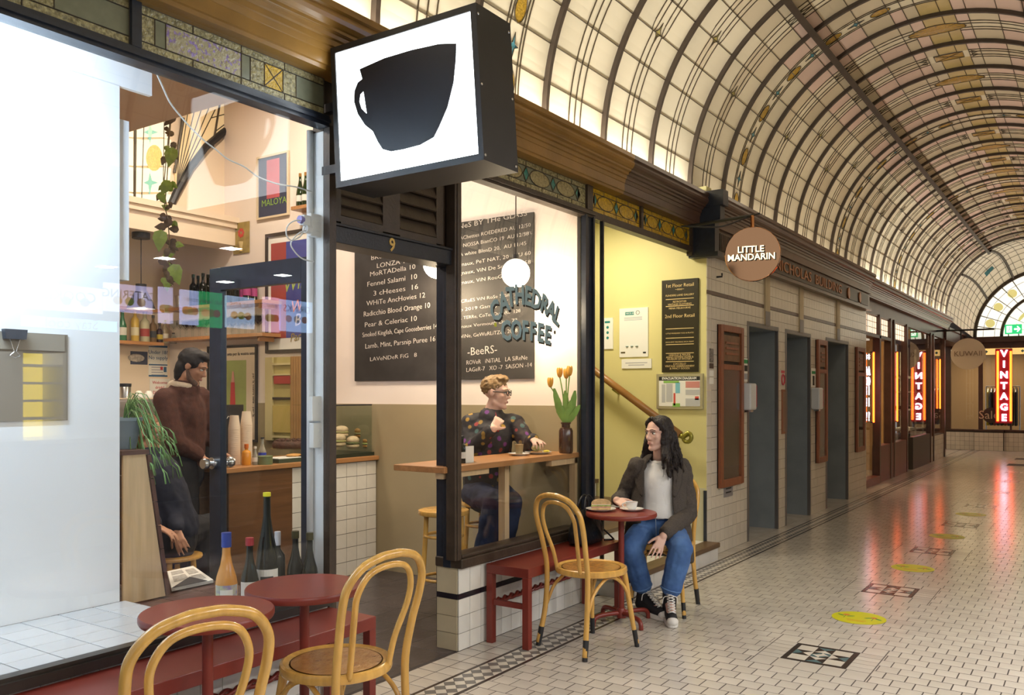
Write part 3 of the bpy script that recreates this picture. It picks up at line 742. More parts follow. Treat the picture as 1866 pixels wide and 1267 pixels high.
sh.add([shp(a, k/nT) for k in range(nT+1) for a in A_], [(k*31+i, k*31+i+1, (k+1)*31+i+1, (k+1)*31+i) for k in range(nT) for i in range(30)])
shell = struct('ceiling', sh, M_shell, smooth=True)
l = MB()
for a in A_[::1]: l.tube([shp(a, k/nT)+Vector((0,-.01,-.008)) for k in range(nT+1)], .005, 4)
for k in range(nT+1): l.tube([shp(a, k/nT)+Vector((0,-.01,-.008)) for a in A_], .005, 4)
l.build('lead_came', M_lead, shell)
for a in (36, 62, 118, 144):
    MB().tube([shp(a, k/nT)+Vector((0,-.01,-.02)) for k in range(nT+1)], .03, 6).build('rib', M_rib, shell)
c = shp(48, .55); MB().prism([c+Vector(d) for d in ((-.12,-.03,.02),(-.02,-.03,-.16),(.14,-.03,.04),(.04,-.03,.16))], (0,.01,0)).build('shield_glass', M_blue, shell)
struct('trim_24', MB().box(-.4, .05, 22.1, YE, 2.70, 2.95).box(-.4,.10,22.2,YE,2.95,3.0), M_fwood)
struct('wall_end_upper', MB().box(-2.0, 5.4, YE+.13, YE+.2, 2.8, 5.6), M_dkbr)

# ================================================================= OPPOSITE SIDE (behind the photographer): food shop that lights and mirrors in the glass
struct('wall_right', MB().box(3.42, 3.55, -3, -1.6, 0, 3.3).box(3.42, 3.55, 6.4, 26, 0, 3.3).box(3.42, 3.55, -1.6, 6.4, 2.95, 3.3), M_lift)
struct('wall_opposite_shop_back', MB().box(7.4, 7.5, -1.8, 9.6, 0, 3), M('food_shop_wall', (.10,.10,.11), .6))
struct('wall_opposite_shop_side', MB().box(3.55, 7.4, -1.8, -1.7, 0, 3).box(3.55, 7.4, 9.5, 9.6, 0, 3), M('food_shop_side', (.22,.21,.22), .6))
struct('ceiling', MB().box(3.55, 7.4, -1.8, 9.6, 2.95, 3.0), M('food_shop_ceiling', (.30,.30,.31), .7)); struct('floor', MB().box(3.42, 7.4, -1.8, 9.6, -.06, -.004), M_sfl)
# ================================================================= CAFÉ ROOM SHELL
YS = 5.30; XB = -4.85
zd = ony(850, 738, YS).z
ws = struct('wall_cafe_side', MB().box(XB, -.06, YS, YS+.05, zd, 4.4), M_shopw)
MB().box(XB, -.06, YS-.004, YS+.05, 0, zd).build('dado', M_khaki, ws)
struct('wall_cafe_back', MB().box(XB-.1, XB, -1.2, YS+.05, 0, 4.4), M_cream)
struct('wall_cafe_left', MB().box(XB, -.7, -1.3, -1.2, 0, 4.4), M_cream)
struct('ceiling', MB().box(XB, -.05, -1.3, YS+.05, 4.35, 4.43), M('cafe_ceiling', (.62,.42,.28), .7, var=.03, vs=2))
sof = struct('ceiling', MB().box(-3.75, -.26, -1.2, 3.3, 3.2, 3.34), M('cafe_soffit', (.55,.36,.26), .7, var=.03, vs=2))
va = [ony(px, py, 3.0) for px, py in ((222, 205), (276, 196))]
MB().box(-2.75, -2.3, 2.55, 2.67, 3.19, 3.2).build('vent_slot', M_shade, sof)
# bulkhead beam with mouldings, and the arched leadlight above it
bx = -3.80
zb0, zb1 = onx(300, 426, bx).z, onx(300, 372, bx).z
bk = struct('trim_30', MB().box(bx-.30, bx, .8, YS, zb0, zb1).box(bx, bx+.03, .8, YS, zb0+.16, zb1).box(bx, bx+.05, .8, YS, zb1-.05, zb1), M_cream)
lx = -3.98
arch = struct('window_21', MB().box(lx-.04, lx-.02, 1.2, YS, zb1-.02, 4.35), M_cream)
def AP(px, py): v = onx(px, py, lx); return (lx, v.y, v.z)
def apiece(pts, m_, nm='leadlight_pane'): MB().prism([AP(*p) for p in pts], (-.012,0,0)).build(nm, m_, arch)
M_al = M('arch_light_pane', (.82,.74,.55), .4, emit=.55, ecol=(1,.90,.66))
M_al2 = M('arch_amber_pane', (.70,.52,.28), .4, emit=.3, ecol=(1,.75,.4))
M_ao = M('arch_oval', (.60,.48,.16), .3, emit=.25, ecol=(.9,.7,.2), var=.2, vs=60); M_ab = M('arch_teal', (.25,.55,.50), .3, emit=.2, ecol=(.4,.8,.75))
for y0, y1 in ((215, 250), (250, 302), (302, 350), (350, 366)):
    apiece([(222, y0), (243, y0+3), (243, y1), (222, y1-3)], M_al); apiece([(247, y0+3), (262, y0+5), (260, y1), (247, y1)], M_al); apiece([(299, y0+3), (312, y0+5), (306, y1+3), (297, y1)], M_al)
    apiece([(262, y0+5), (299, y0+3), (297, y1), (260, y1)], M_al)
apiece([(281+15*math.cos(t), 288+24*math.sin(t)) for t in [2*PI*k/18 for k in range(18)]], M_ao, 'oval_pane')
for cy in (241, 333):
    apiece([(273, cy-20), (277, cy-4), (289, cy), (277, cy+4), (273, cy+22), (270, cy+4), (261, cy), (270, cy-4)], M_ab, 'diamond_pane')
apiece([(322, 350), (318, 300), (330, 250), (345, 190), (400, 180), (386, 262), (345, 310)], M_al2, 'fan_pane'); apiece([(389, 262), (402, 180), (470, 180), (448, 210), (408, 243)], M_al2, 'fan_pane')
lb = MB()
for a, b, w in (((247, 215), (245, 368), 4), ((310, 215), (296, 360), 2), ((334, 215), (318, 315), 5), ((262, 230), (258, 368), 1.5), ((299, 220), (297, 368), 1.5)):
    lb.tube([AP(*a), AP(*b)], w*.0028, 6)
for k in range(6): lb.tube([AP(322, 340), AP(332+k*12, 190+k*2), ], .005, 5)
for a_, b_ in (((402, 180), (388, 268)), ((392, 240), (425, 215)), ((385, 215), (440, 200))): lb.tube([AP(*a_), AP(*b_)], .010 if a_[0] == 402 else .005, 5)
lb.build('lead_bar', M_lead, arch)
MB().tube([AP(*p) for p in ((312, 372), (322, 350), (345, 308), (375, 268), (405, 243), (445, 214))], .035, 8).build('arch_rib', M_black, arch)
MB().prism([AP(*p) for p in ((318, 378), (332, 352), (352, 315), (380, 280), (408, 254), (452, 218), (520, 200), (560, 380), (420, 400))], (.008,0,0)).build('arch_plaster', M_cream, arch)

# ================================================================= WINDOW DISPLAY: white screen, ledges, plant stand, bottles
wp = struct('wall_window_screen', MB().box(-.725, -.70, -.6, onx(218, 700, -.70).y, .51, onx(218, 156, -.70).z), M('screen_white', (.80,.82,.84), .6, var=.02, vs=3))
MB().box(-.725, -.70, -.6, onx(277, 120, -.70).y, onx(218, 156, -.70).z-.001, 3.0).build('upper_screen', MATS['screen_white'], wp)
MB().box(-.80, -.725, onx(215,300,-.70).y-.03, onx(229.5, 300, -.75).y, onx(215, 510, -.74).z, onx(215, 218, -.74).z).build('return_board', MATS['screen_white'], wp)
lg = struct('trim_31', MB().box(-.70, -.05, -.6, 2.27, .42, .504), M_grout)
yy = 2.27; r_ = 0
while yy > .9:
    for k in range(5):
        x1 = -.05-k*.13-(r_ % 2)*0; tile_obj('ledge_tile', x1-.13, x1, yy-.155, yy, M('ledge_tile_white', (.60,.62,.64), .2, rand=.04), lg, g=.0024).location.z = .5095
    yy -= .155; r_ += 1
M_brick = M('brown_ledge_tile', (.11,.055,.045), .35, var=.2, vs=10, rand=.15, bump=.2, bs=30)
lg2 = struct('trim_32', MB().box(-1.35, -.05, 2.27, 2.86, .0, .474), M_dkbr)
for ix in range(6):
    for iy in range(3): tile_obj('ledge_brick', -1.35+ix*.2167, -1.35+(ix+1)*.2167, 2.275+iy*.195, 2.275+(iy+1)*.195, M_brick, lg2, g=.002).location.z = .478
# clip and brown card on the screen
def rect(pxa, pya, pxb, pyb, x): a = onx(pxa, pya, x); b = onx(pxb, pyb, x); return a.y, b.y, b.z, a.z
cd = thing('brown_card', 'brown card hung on the white window screen by a binder clip', 'card', onx(60, 765, -.695))
a = rect(-60, 600, 124, 766, -.69); MB().box(-.699, -.692, a[0], a[1], a[2], a[3]).build('card_sheet', M('brown_card', (.22,.185,.14), .6, var=.05, vs=4), cd)
a2 = rect(-60, 601, 122, 641, -.69); MB().box(-.692, -.688, a2[0], a2[1]-.01, a2[2], a2[3]).build('card_flap', M('brown_card_light', (.30,.26,.20), .6, var=.05, vs=4), cd)
bc = thing('binder_clip', 'black binder clip holding the brown card on the white screen', 'clip', onx(25, 615, -.68))
c0 = onx(25, 606, -.68); MB().prism([(-.687, c0.y-.045, c0.z+.012), (-.687, c0.y+.045, c0.z+.012), (-.687, c0.y+.04, c0.z-.028), (-.687, c0.y-.04, c0.z-.028)], (.03,0,0)).build('clip_body', M_navy, bc)
MB().tube([(-.67, c0.y-.02, c0.z-.028), (-.668, c0.y-.004, c0.z-.08), (-.668, c0.y-.02, c0.z-.095), (-.668, c0.y, c0.z-.105), (-.668, c0.y+.02, c0.z-.095), (-.668, c0.y+.004, c0.z-.08), (-.67, c0.y+.02, c0.z-.028)], .002, 6).build('clip_wire', M_steel, bc)
# plant stand
ps = thing('plant_stand', 'plywood plant stand with brown slatted sloping front beside white screen', 'stand', (-.9, 2.35, .485))
zt = 1.195
MB().prism([(-.72, 2.272, .485), (-.72, 2.49, .485), (-.72, 2.385, zt-.02), (-.72, 2.272, zt-.02)], (-.012,0,0)).build('side_panel', M_ply, ps)
MB().prism([(-1.15, 2.272, .485), (-1.15, 2.49, .485), (-1.15, 2.385, zt-.02), (-1.15, 2.272, zt-.02)], (.012,0,0)).build('side_panel', M_ply, ps)
MB().box(-1.16, -.715, 2.262, 2.40, zt-.02, zt).build('top_board', M('stand_brown', (.12,.06,.045), .45, var=.2, vs=6), ps)
for k in range(6):
    z0, z1 = .49+k*.114, .49+(k+1)*.114-.004; f = lambda z: 2.495-(z-.485)*.106/.71
    MB().prism([(-1.16, f(z0), z0), (-1.16, f(z0)+.018, z0), (-1.16, f(z1)+.018, z1), (-1.16, f(z1), z1)], (.445,0,0)).build('front_slat', MATS['stand_brown'], ps)
# potted rhipsalis
pp = thing('potted_plant', 'stringy green cactus plant in a blue grey pot on the plywood stand', 'plant', (-.88, 2.37, zt))
MB().lathe([(.055,0),(.06,.01),(.082,.13),(.088,.135),(.088,.15),(.075,.15),(.07,.11),(0,.11)], (-.88, 2.37, zt), 22).build('pot', M('blue_grey_pot', (.25,.34,.42), .5), pp, smooth=2)
random.seed(3); lf = MB()
M_rhip = M('cactus_stem_green', (.16,.30,.10), .5, var=.3, vs=12)
for k in range(38):
    a = random.uniform(-.15, 2.1); r = random.uniform(.08, .30); h = random.uniform(.04, .13); dr = random.uniform(.0, .24)
    b = Vector((-.88, 2.37, zt+.13)); P = []
    for t in range(7):
        u = t/6; P.append(b+Vector((math.cos(a)*r*u*1.0, math.sin(a)*r*u*.9, h*math.sin(PI*min(1, u*1.2))*1.2-dr*u*u+random.uniform(-.004, .004))))
    lf.tube(P, .0024, 5)
    e = P[-1]
    for q in range(3):
        a2 = a+random.uniform(-1, 1); P2 = [e, e+Vector((math.cos(a2)*.02, math.sin(a2)*.02, -.02)), e+Vector((math.cos(a2)*.035, math.sin(a2)*.035, -.07))]; lf.tube(P2, .0021, 5)
lf.build('stems', M_rhip, pp, smooth=True)
# newspaper
nw = thing('newspaper', 'folded newspaper lying on the brown window ledge', 'newspaper', onz(345, 1055, .485))
Q = [onz(*p, .486) for p in ((305, 1046), (352, 1036), (389, 1062), (313, 1078))]
for k in range(4): MB().prism([q+Vector((0, 0, k*.004)) for q in Q], (0,0,.002)).build('sheet', M_paper, nw)
for u0, u1, v0, v1 in ((.1,.5,.1,.3),(.1,.5,.38,.7),(.6,.9,.15,.45),(.6,.9,.55,.85)):
    B = lambda u, v: (Q[0].lerp(Q[1], u)).lerp(Q[3].lerp(Q[2], u), v)+Vector((0,0,.0152))
    MB().prism([B(u0,v0), B(u1,v0), B(u1,v1), B(u0,v1)], (0,0,.0004)).build('print_block', M('print_grey', (.45,.43,.40), .7, var=.3, vs=80), nw)
P = [Q[3].lerp(Q[2], t) for t in (0, .12, .3)]
MB().prism([Q[3]+Vector((0,0,.016)), Q[3].lerp(Q[2], .85)+Vector((0,0,.016)), Q[0].lerp(Q[1], .5).lerp(Q[3].lerp(Q[2], .5), .75)+Vector((0,0,.03))], (0,0,.001)).build('photo_page', M('dark_photo', (.02,.022,.03), .4), nw)
# wine bottles in the window
def bottle(name, label, cat, loc, h, r, col, capcol, labcol=None, kind='bordeaux', group=None, lab2=None, content=None, captall=.1, parts=True):
    t = thing(name, label, cat, loc, group); x, y, z = loc
    if kind == 'burg': pr = [(0,0),(r*.9,0),(r,.01),(r,h*.42),(r*.9,h*.50),(r*.55,h*.64),(r*.38,h*.76),(r*.36,h*.97),(r*.4,h*.97),(r*.4,h),(0,h)]
    elif kind == 'flute': pr = [(0,0),(r*.9,0),(r,.01),(r,h*.36),(r*.85,h*.5),(r*.5,h*.68),(r*.33,h*.8),(r*.3,h),(0,h)]
    elif kind == 'squat': pr = [(0,0),(r*.95,0),(r,.008),(r,h*.58),(r*.85,h*.66),(r*.36,h*.74),(r*.34,h*.96),(r*.4,h),(0,h)]
    else: pr = [(0,0),(r*.95,0),(r,.008),(r,h*.60),(r*.92,h*.66),(r*.42,h*.74),(r*.37,h*.8),(r*.36,h),(0,h)]
    MB().lathe(pr, loc, 18).build('glass_body', col, t, smooth=2)
    rn = pr[-2][0]*1.06+.001
    MB().lathe([(rn,h*(1-captall)),(rn*1.02,h*(1-captall)+.003),(rn,h+.002),(0,h+.003)], loc, 14).build('capsule', capcol, t, smooth=2)
    if labcol:
        n = 10; z0, z1 = (h*.18, h*.42) if kind != 'flute' else (h*.16, h*.34); vs = []
        for k in range(n+1):
            a = math.atan2(-y, CAMX-x)+(-1.15+2.3*k/n)
            for zz in (z0, z1): vs.append((x+math.cos(a)*(r+.0012), y+math.sin(a)*(r+.0012), z+zz))
        lbo = MB().add(vs, [(2*k, 2*k+2, 2*k+3, 2*k+1) for k in range(n)]).build('paper_label', labcol, t)
        if lab2:
            vs = []; z0, z1 = (h*.25, h*.37) if kind != 'flute' else (h*.21, h*.28)
            for k in range(n+1):
                a = math.atan2(-y, CAMX-x)+(-.55+1.1*k/n)
                for zz in (z0, z1): vs.append((x+math.cos(a)*(r+.002), y+math.sin(a)*(r+.002), z+zz))
            MB().add(vs, [(2*k, 2*k+2, 2*k+3, 2*k+1) for k in range(n)]).build('label_print', lab2, lbo)
    return t
M_gdk = M('wine_glass_dark', (.008,.010,.006), .05); M_ggr = M('wine_glass_green', (.02,.035,.012), .05); M_gor = M('orange_wine', (.58,.25,.045), .08, coat=.5, var=.06, vs=10)
M_labw = M('label_white', (.72,.70,.64), .6); M_labp = M('label_purple_print', (.22,.14,.42), .5, col2=(.55,.60,.25), vs=30)
cap = lambda n, c: M('capsule_'+n, c, .35)
GB = 'wine bottles standing on the window ledge'
zl = .484
bottle('wine_bottle', 'orange wine bottle with blue capsule and purple label', 'bottle', (-.11, 2.375, zl), .375, .047, M_gor, cap('blue', (.03,.06,.30)), M_labp, 'burg', GB, M_labw, captall=.16)
bottle('wine_bottle', 'dark wine bottle with red capsule on window ledge', 'bottle', (-.15, 2.53, zl), .328, .040, M_gdk, cap('red', (.35,.03,.04)), M_labw, 'burg', GB)
bottle('wine_bottle', 'tall dark magnum with yellow capsule on window ledge', 'bottle', (-.16, 2.635, zl), .52, .052, M_gdk, cap('yellow', (.72,.66,.03)), M_labw, 'flute', GB, M_ink, captall=.03)
bottle('wine_bottle', 'dark wine bottle with pale silver capsule on window ledge', 'bottle', (-.245, 2.77, zl), .315, .036, M_gdk, cap('silver', (.55,.56,.60)), None, 'bordeaux', GB, captall=.2)
bottle('wine_bottle', 'dark wine bottle with brown neck, second from the white pole', 'bottle', (-.155, 2.80, zl), .322, .039, M_gdk, cap('olive', (.07,.06,.02)), None, 'burg', GB)
bottle('wine_bottle', 'dark wine bottle with portrait label right beside white pole', 'bottle', (-.062, 2.805, zl), .322, .038, M_gdk, cap('olive', (.07,.06,.02)), M('label_blue_grey', (.45,.52,.52), .6), 'burg', GB, M('label_face', (.25,.22,.2), .6))

# white pole with conduits and power points by the door
wpole = struct('trim_33', MB().box(-.125, -.032, 2.862, 2.884, .48, 2.72), M('pole_white', (.74,.77,.78), .45, var=.05, vs=6))
MB().cyl((-.105, 2.846, .485), (-.105, 2.846, 2.71), .016).build('conduit', MATS['pole_white'], wpole, smooth=True)
def on_pole(px0, py0, px1, py1, x=-.20): a = onx(px0, py0, x); b = onx(px1, py1, x); return a, b
M_pw = M('plastic_white', (.74,.76,.76), .3)
def powerpoint(name, label, p0, p1, x=-.20, d=.03):
    a, b = on_pole(*p0, *p1, x); t = thing(name, label, 'power point', (x, a.y, b.z))
    MB().box(x, x+d, a.y, b.y, b.z, a.z).build('plate', M_pw, t, bev=.004)
    MB().box(x+d, x+d+.02, b.y-.015, b.y+.012, b.z, a.z).build('side_cover', M('cover_grey_green', (.36,.38,.30), .5), t)
    for k in (.3, .7): MB().box(x+d, x+d+.004, (a.y+b.y)/2-.008, (a.y+b.y)/2+.008, b.z+(a.z-b.z)*k-.006, b.z+(a.z-b.z)*k+.006).build('switch', M_pw, t)
    return t
powerpoint('power_point', 'upper white switch plate on the white pole', (561, 722), (588, 767), -.075)
powerpoint('power_point', 'lower white switch plate on the white pole', (563, 771), (588, 815), -.075)
pt = powerpoint('power_point', 'white double power point with plugs high on the white pole', (559, 389), (584, 436), -.075)
c = onx(556, 402, -.055); MB().obox(c, (.03, .04, .045)).build('plug', M_pw, pt); c2 = onx(562, 418, -.055); MB().cyl(c2-Vector((0,.02,0)), c2+Vector((0,.01,0)), .02).build('plug', M_pw, pt)
MB().cyl(c-Vector((0,.035,0)), c-Vector((0,.015,0)), .018).build('plug_collar', M('plug_lilac', (.25,.22,.5), .4), pt)
def cable(name, label, pts, x, r=.0035, mat=None):
    P = [onx(px, py, x) for px, py in pts]; Q = []
    for i in range(len(P)-1):
        p0, p1, p2, p3 = P[max(0,i-1)], P[i], P[i+1], P[min(len(P)-1,i+2)]
        for k in range(6):
            t = k/6; Q.append(.5*((2*p1)+(p2-p0)*t+(2*p0-5*p1+4*p2-p3)*t*t+(3*p1-3*p2+p3-p0)*t**3))
    Q.append(P[-1]); o = MB().tube(Q, r, 6).build(name, mat or M_pw, smooth=True); tag(o, label, 'cable'); return o
cb = cable('power_cable', 'white cable drooping across the top of the café window', [(281, 124), (296, 157), (310, 187), (331, 214), (352, 237), (374, 258), (394, 273), (415, 290), (445, 304), (470, 322), (505, 335), (540, 341), (568, 350)], -.06)
cable('power_cable', 'looped white cable hanging from the high power point', [(556, 404), (538, 402), (524, 412), (522, 428), (531, 438), (548, 430), (556, 412)], -.05)
cable('power_cable', 'thin white cable running down from the high plug to the pole', [(560, 420), (545, 425), (530, 443), (538, 460), (552, 472), (572, 477)], -.05)
# ================================================================= GLAZED DOOR, folded back inside
dr = tag(thing('door_1', 'dark framed glass café door standing open inwards', 'door', (-.14, 2.93, 0)), kind='structure')
dx0, dx1, dy = -.955, -.145, 2.93
MB().box(dx0, dx0+.095, dy-.02, dy+.02, .012, 2.13).build('stile', M_navy, dr, bev=.003); MB().box(dx1-.095, dx1, dy-.02, dy+.02, .012, 2.13).build('stile', M_navy, dr, bev=.003)
MB().box(dx0+.095, dx1-.095, dy-.02, dy+.02, 2.03-.02, 2.13).build('top_rail', M_navy, dr); MB().box(dx0+.095, dx1-.095, dy-.02, dy+.02, .012, .26).build('bottom_rail', M_navy, dr)
MB().box(dx0+.095, dx1-.095, dy-.003, dy+.003, .26, 2.01).build('door_glass', GLASS, dr)
kz = onx(385, 845, -.9).z
hd = MB().lathe([(.0,-.075),(.026,-.075),(.03,-.06),(.026,-.045),(.015,-.035),(.014,-.022),(.032,-.02),(.032,0),(.0,0)], n=18)
hd.v = [(dx0+.045+a, dy-.02+c, kz+b) for a, b, c in hd.v]; hd.build('knob', M_steel, dr, smooth=2)
hd = MB().lathe([(.0,.075),(.026,.075),(.03,.06),(.026,.045),(.015,.035),(.014,.022),(.032,.02),(.032,0),(.0,0)], n=18)
hd.v = [(dx0+.045+a, dy+.02+c, kz+b) for a, b, c in hd.v]; hd.build('knob', M_steel, dr, smooth=2)

# ================================================================= COUNTER
cx = -1.98; cz = .945
ct = thing('cafe_counter', 'café counter with white tiled front, timber panel and oak top', 'counter', (-2.3, 4.6, 0))
MB().box(cx-.62, cx-.006, 3.82, YS-.005, 0, cz-.035).build('carcass', M_grout, ct)
MB().box(cx-.66, cx+.03, 3.78, YS-.005, cz-.035, cz).build('oak_top', M_oak, ct, bev=.004)
MB().box(cx-.006, cx+.004, 3.82, onx(532, 900, cx).y, .08, cz-.036).build('timber_panel', M('panel_timber', (.16,.075,.03), .35, var=.2, vs=3, wood=2), ct)
MB().box(cx-.62, cx-.02, 3.815, 3.821, .0, cz-.036).build('end_panel', MATS['panel_timber'], ct)
y0 = onx(532, 900, cx).y; n = 8; tw = (YS-.01-y0)/n*.999
class _P: pass
for i in range(n):
    for k in range(8):
        a = y0+i*tw; key = ('ct', 0)
        if key not in tm: tm[key] = MB().box(0, .006, -tw/2+.002, tw/2-.002, -.0545, .0545).mesh('counter_tile', M_wtile)
        o = inst('counter_tile', tm[key], ct, Vector((cx-.006, a+tw/2, .0571+k*.1131))-ct.location)
# things on the counter
def cnt(px, py, x=-2.2): v = onx(px, py, x); return (x, v.y, cz)
M_cup = M('paper_cup', (.80,.66,.52), .6)
for (px, top, lab) in ((427, 755, 'shorter stack of paper coffee cups on the counter'), (449, 748, 'taller stack of paper coffee cups on the counter')):
    b = cnt(px, 835); H_ = onx(px, top, -2.2).z-cz; t = thing('cup_stack', lab, 'cups', b, 'stacks of paper cups')
    n = int((H_-.09)/.014)
    for k in range(n):
        z = k*.014; MB().lathe([(.043, z), (.044, z+.003), (.0425, z+.004), (.042, z+.0135)], b, 16).build('paper_cup', M_cup, t, smooth=2)
    z = n*.014; MB().lathe([(.042, z), (.030, z+.09), (.0, z+.09)], b, 16).build('paper_cup', M_cup, t, smooth=2)
jb = cnt(449, 836, -2.08); bottle('juice_bottle', 'small orange juice bottle beside the paper cups', 'bottle', jb, .15, .033, M('orange_juice', (.75,.30,.02), .25), cap('orange', (.75,.18,.02)), None, 'squat', captall=.2)
jb = cnt(478, 834, -2.12); bottle('soda_bottle', 'clear soda bottle with blue label on the counter', 'bottle', jb, .19, .030, M('bottle_clear', (.5,.5,.42), .1, trans=.5), M_black, M('label_blue', (.03,.06,.5), .5), 'burg', captall=.05)
jb = cnt(465, 835, -2.05); bottle('soda_bottle', 'small clear bottle between the orange juice and soda bottle', 'bottle', jb, .13, .022, MATS['bottle_clear'], M_paper, M_labw, 'burg')
b = cnt(486, 838, -2.0); t = thing('green_tin', 'dull green round tin on the counter edge', 'tin', (-2.02, b[1], cz)); MB().lathe([(.055,0),(.055,.055),(.05,.058),(0,.058)], t.location, 22).build('tin_body', M('tin_green', (.16,.20,.09), .5), t, smooth=2); MB().lathe([(.056,.05),(.057,.06),(.05,.063),(0,.063)], t.location, 22).build('tin_lid', MATS['tin_green'], t, smooth=2)
# cake on a glass stand
b = cnt(530, 826, -2.3); t = thing('cake_stand', 'glass cake stand holding a dark cake', 'stand', b)
MB().lathe([(.07,0),(.07,.006),(.012,.012),(.01,.07),(.15,.078),(.16,.086),(.15,.084),(0,.08)], b, 26).build('glass_plate', CLEAR, t, smooth=2)
ck = thing('cake', 'dark brown ring cake on the glass stand', 'cake', (b[0], b[1], cz+.086))
M_choc = M('chocolate_cake', (.075,.03,.018), .7, var=.3, vs=30, bump=.8, bs=50)
MB().lathe([(.04,0),(.14,0),(.145,.03),(.13,.055),(.09,.06),(.05,.05),(.04,.0)], ck.location, 28).build('sponge', M_choc, ck, smooth=True)
for k in range(14): a = k*.449; MB().ball((b[0]+.10*math.cos(a), b[1]+.10*math.sin(a), cz+.146), (.02,.02,.012), 8).build('icing_blob', M_choc, ck, smooth=True)
b = cnt(525, 836, -2.06); t = thing('pastry_tray', 'dark tray with paper and flat pastries below the cake', 'tray', (-2.1, b[1], cz)); MB().box(-2.2, -2.0, b[1]-.14, b[1]+.17, cz, cz+.03).build('tray_base', M('tray_green', (.05,.07,.045), .4), t); MB().box(-2.19, -2.01, b[1]-.13, b[1]+.10, cz+.03, cz+.034).build('paper_sheet', M_paper, t)
p = thing('pastry', 'flat golden pastry lying in the counter tray', 'pastry', (-2.1, b[1]+.10, cz+.034)); MB().ball((-2.1, b[1]+.09, cz+.044), (.05,.07,.013), 12).build('crust', M('crust_gold', (.55,.28,.08), .6, var=.25, vs=25, bump=.4), p, smooth=True)
# glass display box with filled rolls
gx0, gx1 = -2.42, -2.0; gy0, gy1 = onx(600, 800, -2.0).y, YS-.012; gz1 = onx(650, 739, -2.0).z
gb = thing('display_case', 'glass counter display case with filled rolls', 'display case', (-2.2, (gy0+gy1)/2, cz))
MB().box(gx0, gx1, gy0, gy1, cz, cz+.03).build('base_tray', M('tray_dark', (.02,.03,.02), .3), gb)
MB().box(gx1-.004, gx1, gy0, gy1-.03, cz+.03, gz1).build('front_glass', CLEAR, gb); MB().box(gx0, gx1, gy0, gy1-.03, gz1, gz1+.006).build('top_glass', CLEAR, gb)
MB().box(gx1-.006, gx1+.003, gy0, gy1-.03, gz1-.003, gz1+.009).build('glass_edge', M_ink, gb); MB().box(gx0, gx1, gy1-.034, gy1-.03, cz+.03, gz1).build('side_glass', CLEAR, gb)
M_bun = M('bun_crust', (.58,.26,.06), .45, var=.25, vs=14, coat=.2); M_fil = M('filling', (.35,.22,.12), .6, col2=(.45,.48,.16), vs=60, bump=.8); M_bread = M('bread_pale', (.66,.48,.30), .6, var=.2, vs=18)
def roll(name, lab, px, py, x, s, bm, fm, rz=0):
    v = onx(px, py, x); l = Vector((x, v.y, v.z)); t = thing(name, lab, 'sandwich', l, 'filled rolls in the display case')
    R = Matrix.Rotation(rz, 3, 'Z'); MB().ball(l+Vector((0,0,.01)), (.05*s, .062*s, .022*s), 14, R).build('bottom_bun', bm, t, smooth=True)
    MB().ball(l+Vector((0,0,.032*s)), (.053*s, .066*s, .017*s), 14, R).build('filling', fm, t, smooth=True); MB().ball(l+Vector((0,0,.055*s)), (.05*s, .062*s, .033*s), 14, R).build('top_bun', bm, t, smooth=True)
roll('filled_roll', 'glossy orange bun stacked at the back of display case', 658, 797, -2.2, 1.0, M_bun, M_fil); roll('filled_roll', 'glossy orange bun with lettuce at right of display case', 671, 815, -2.12, .95, M_bun, M('lettuce', (.50,.52,.16), .6, var=.3, vs=50), .3)
roll('filled_roll', 'cut wrap with green filling in front of display case', 643, 815, -2.08, 1.05, M_bread, M('green_fill', (.12,.14,.05), .6, var=.5, vs=60, bump=.9), .5); roll('filled_roll', 'pale roll at the left of display case behind door post', 617, 812, -2.1, 1.1, M_bread, M_fil, .2); roll('filled_roll', 'pale long roll on top at left of display case', 622, 795, -2.22, 1.0, M_bread, M_fil, -.3)
# ================================================================= SIDE WALL: blackboards, posters, shelves
YW = YS-.004
def wrect(px0, py0, px1, py1, y=YW):
    a = ony(px0, py0, y); b = ony(px1, py1, y); return a.x, b.x, b.z, a.z
M_bb = M('blackboard', (.016,.014,.013), .7, col2=(.045,.04,.038), vs=3.5)
M_chalk = M('chalk', (.62,.56,.50), .9)
def board(label, px0, py0, px1, py1, lines):
    a = wrect(px0, py0, px1, py1); t = thing('menu_blackboard', label, 'blackboard', ((a[0]+a[1])/2, YW, a[2]))
    MB().box(a[0], a[1], YW-.012, YW, a[2], a[3]).build('slate', M_bb, t)
    for s, px, py, hpx, wpx in lines:
        v = ony(px, py, YW-.013); pl_ = ony(px+wpx, py, YW-.013); h = hpx*(YW/_ray(px, py).y)/F
        o = text(s, h*1.35, v, (1,0,0), (0,0,1), M_chalk, t, name='chalk_line', align='LEFT', ext=.0006, bold=-.0006)
        w = max(v_.co.x for v_ in o.data.vertices)-min(v_.co.x for v_ in o.data.vertices); k = (pl_.x-v.x)/max(w, 1e-4)
        x0 = min(v_.co.x for v_ in o.data.vertices)
        for q in o.data.vertices: q.co.x = x0+(q.co.x-x0)*k; q.co.z += (q.co.x-x0)*.05
        o.location.y = 0
    return t
J = lambda x, y: (640+x*.2052, 440+y*.2052)
def LN(s, x0, x1, y, h): px, py = J(x0, y); return (s, px, py, h*.2052, (x1-x0)*.2052)
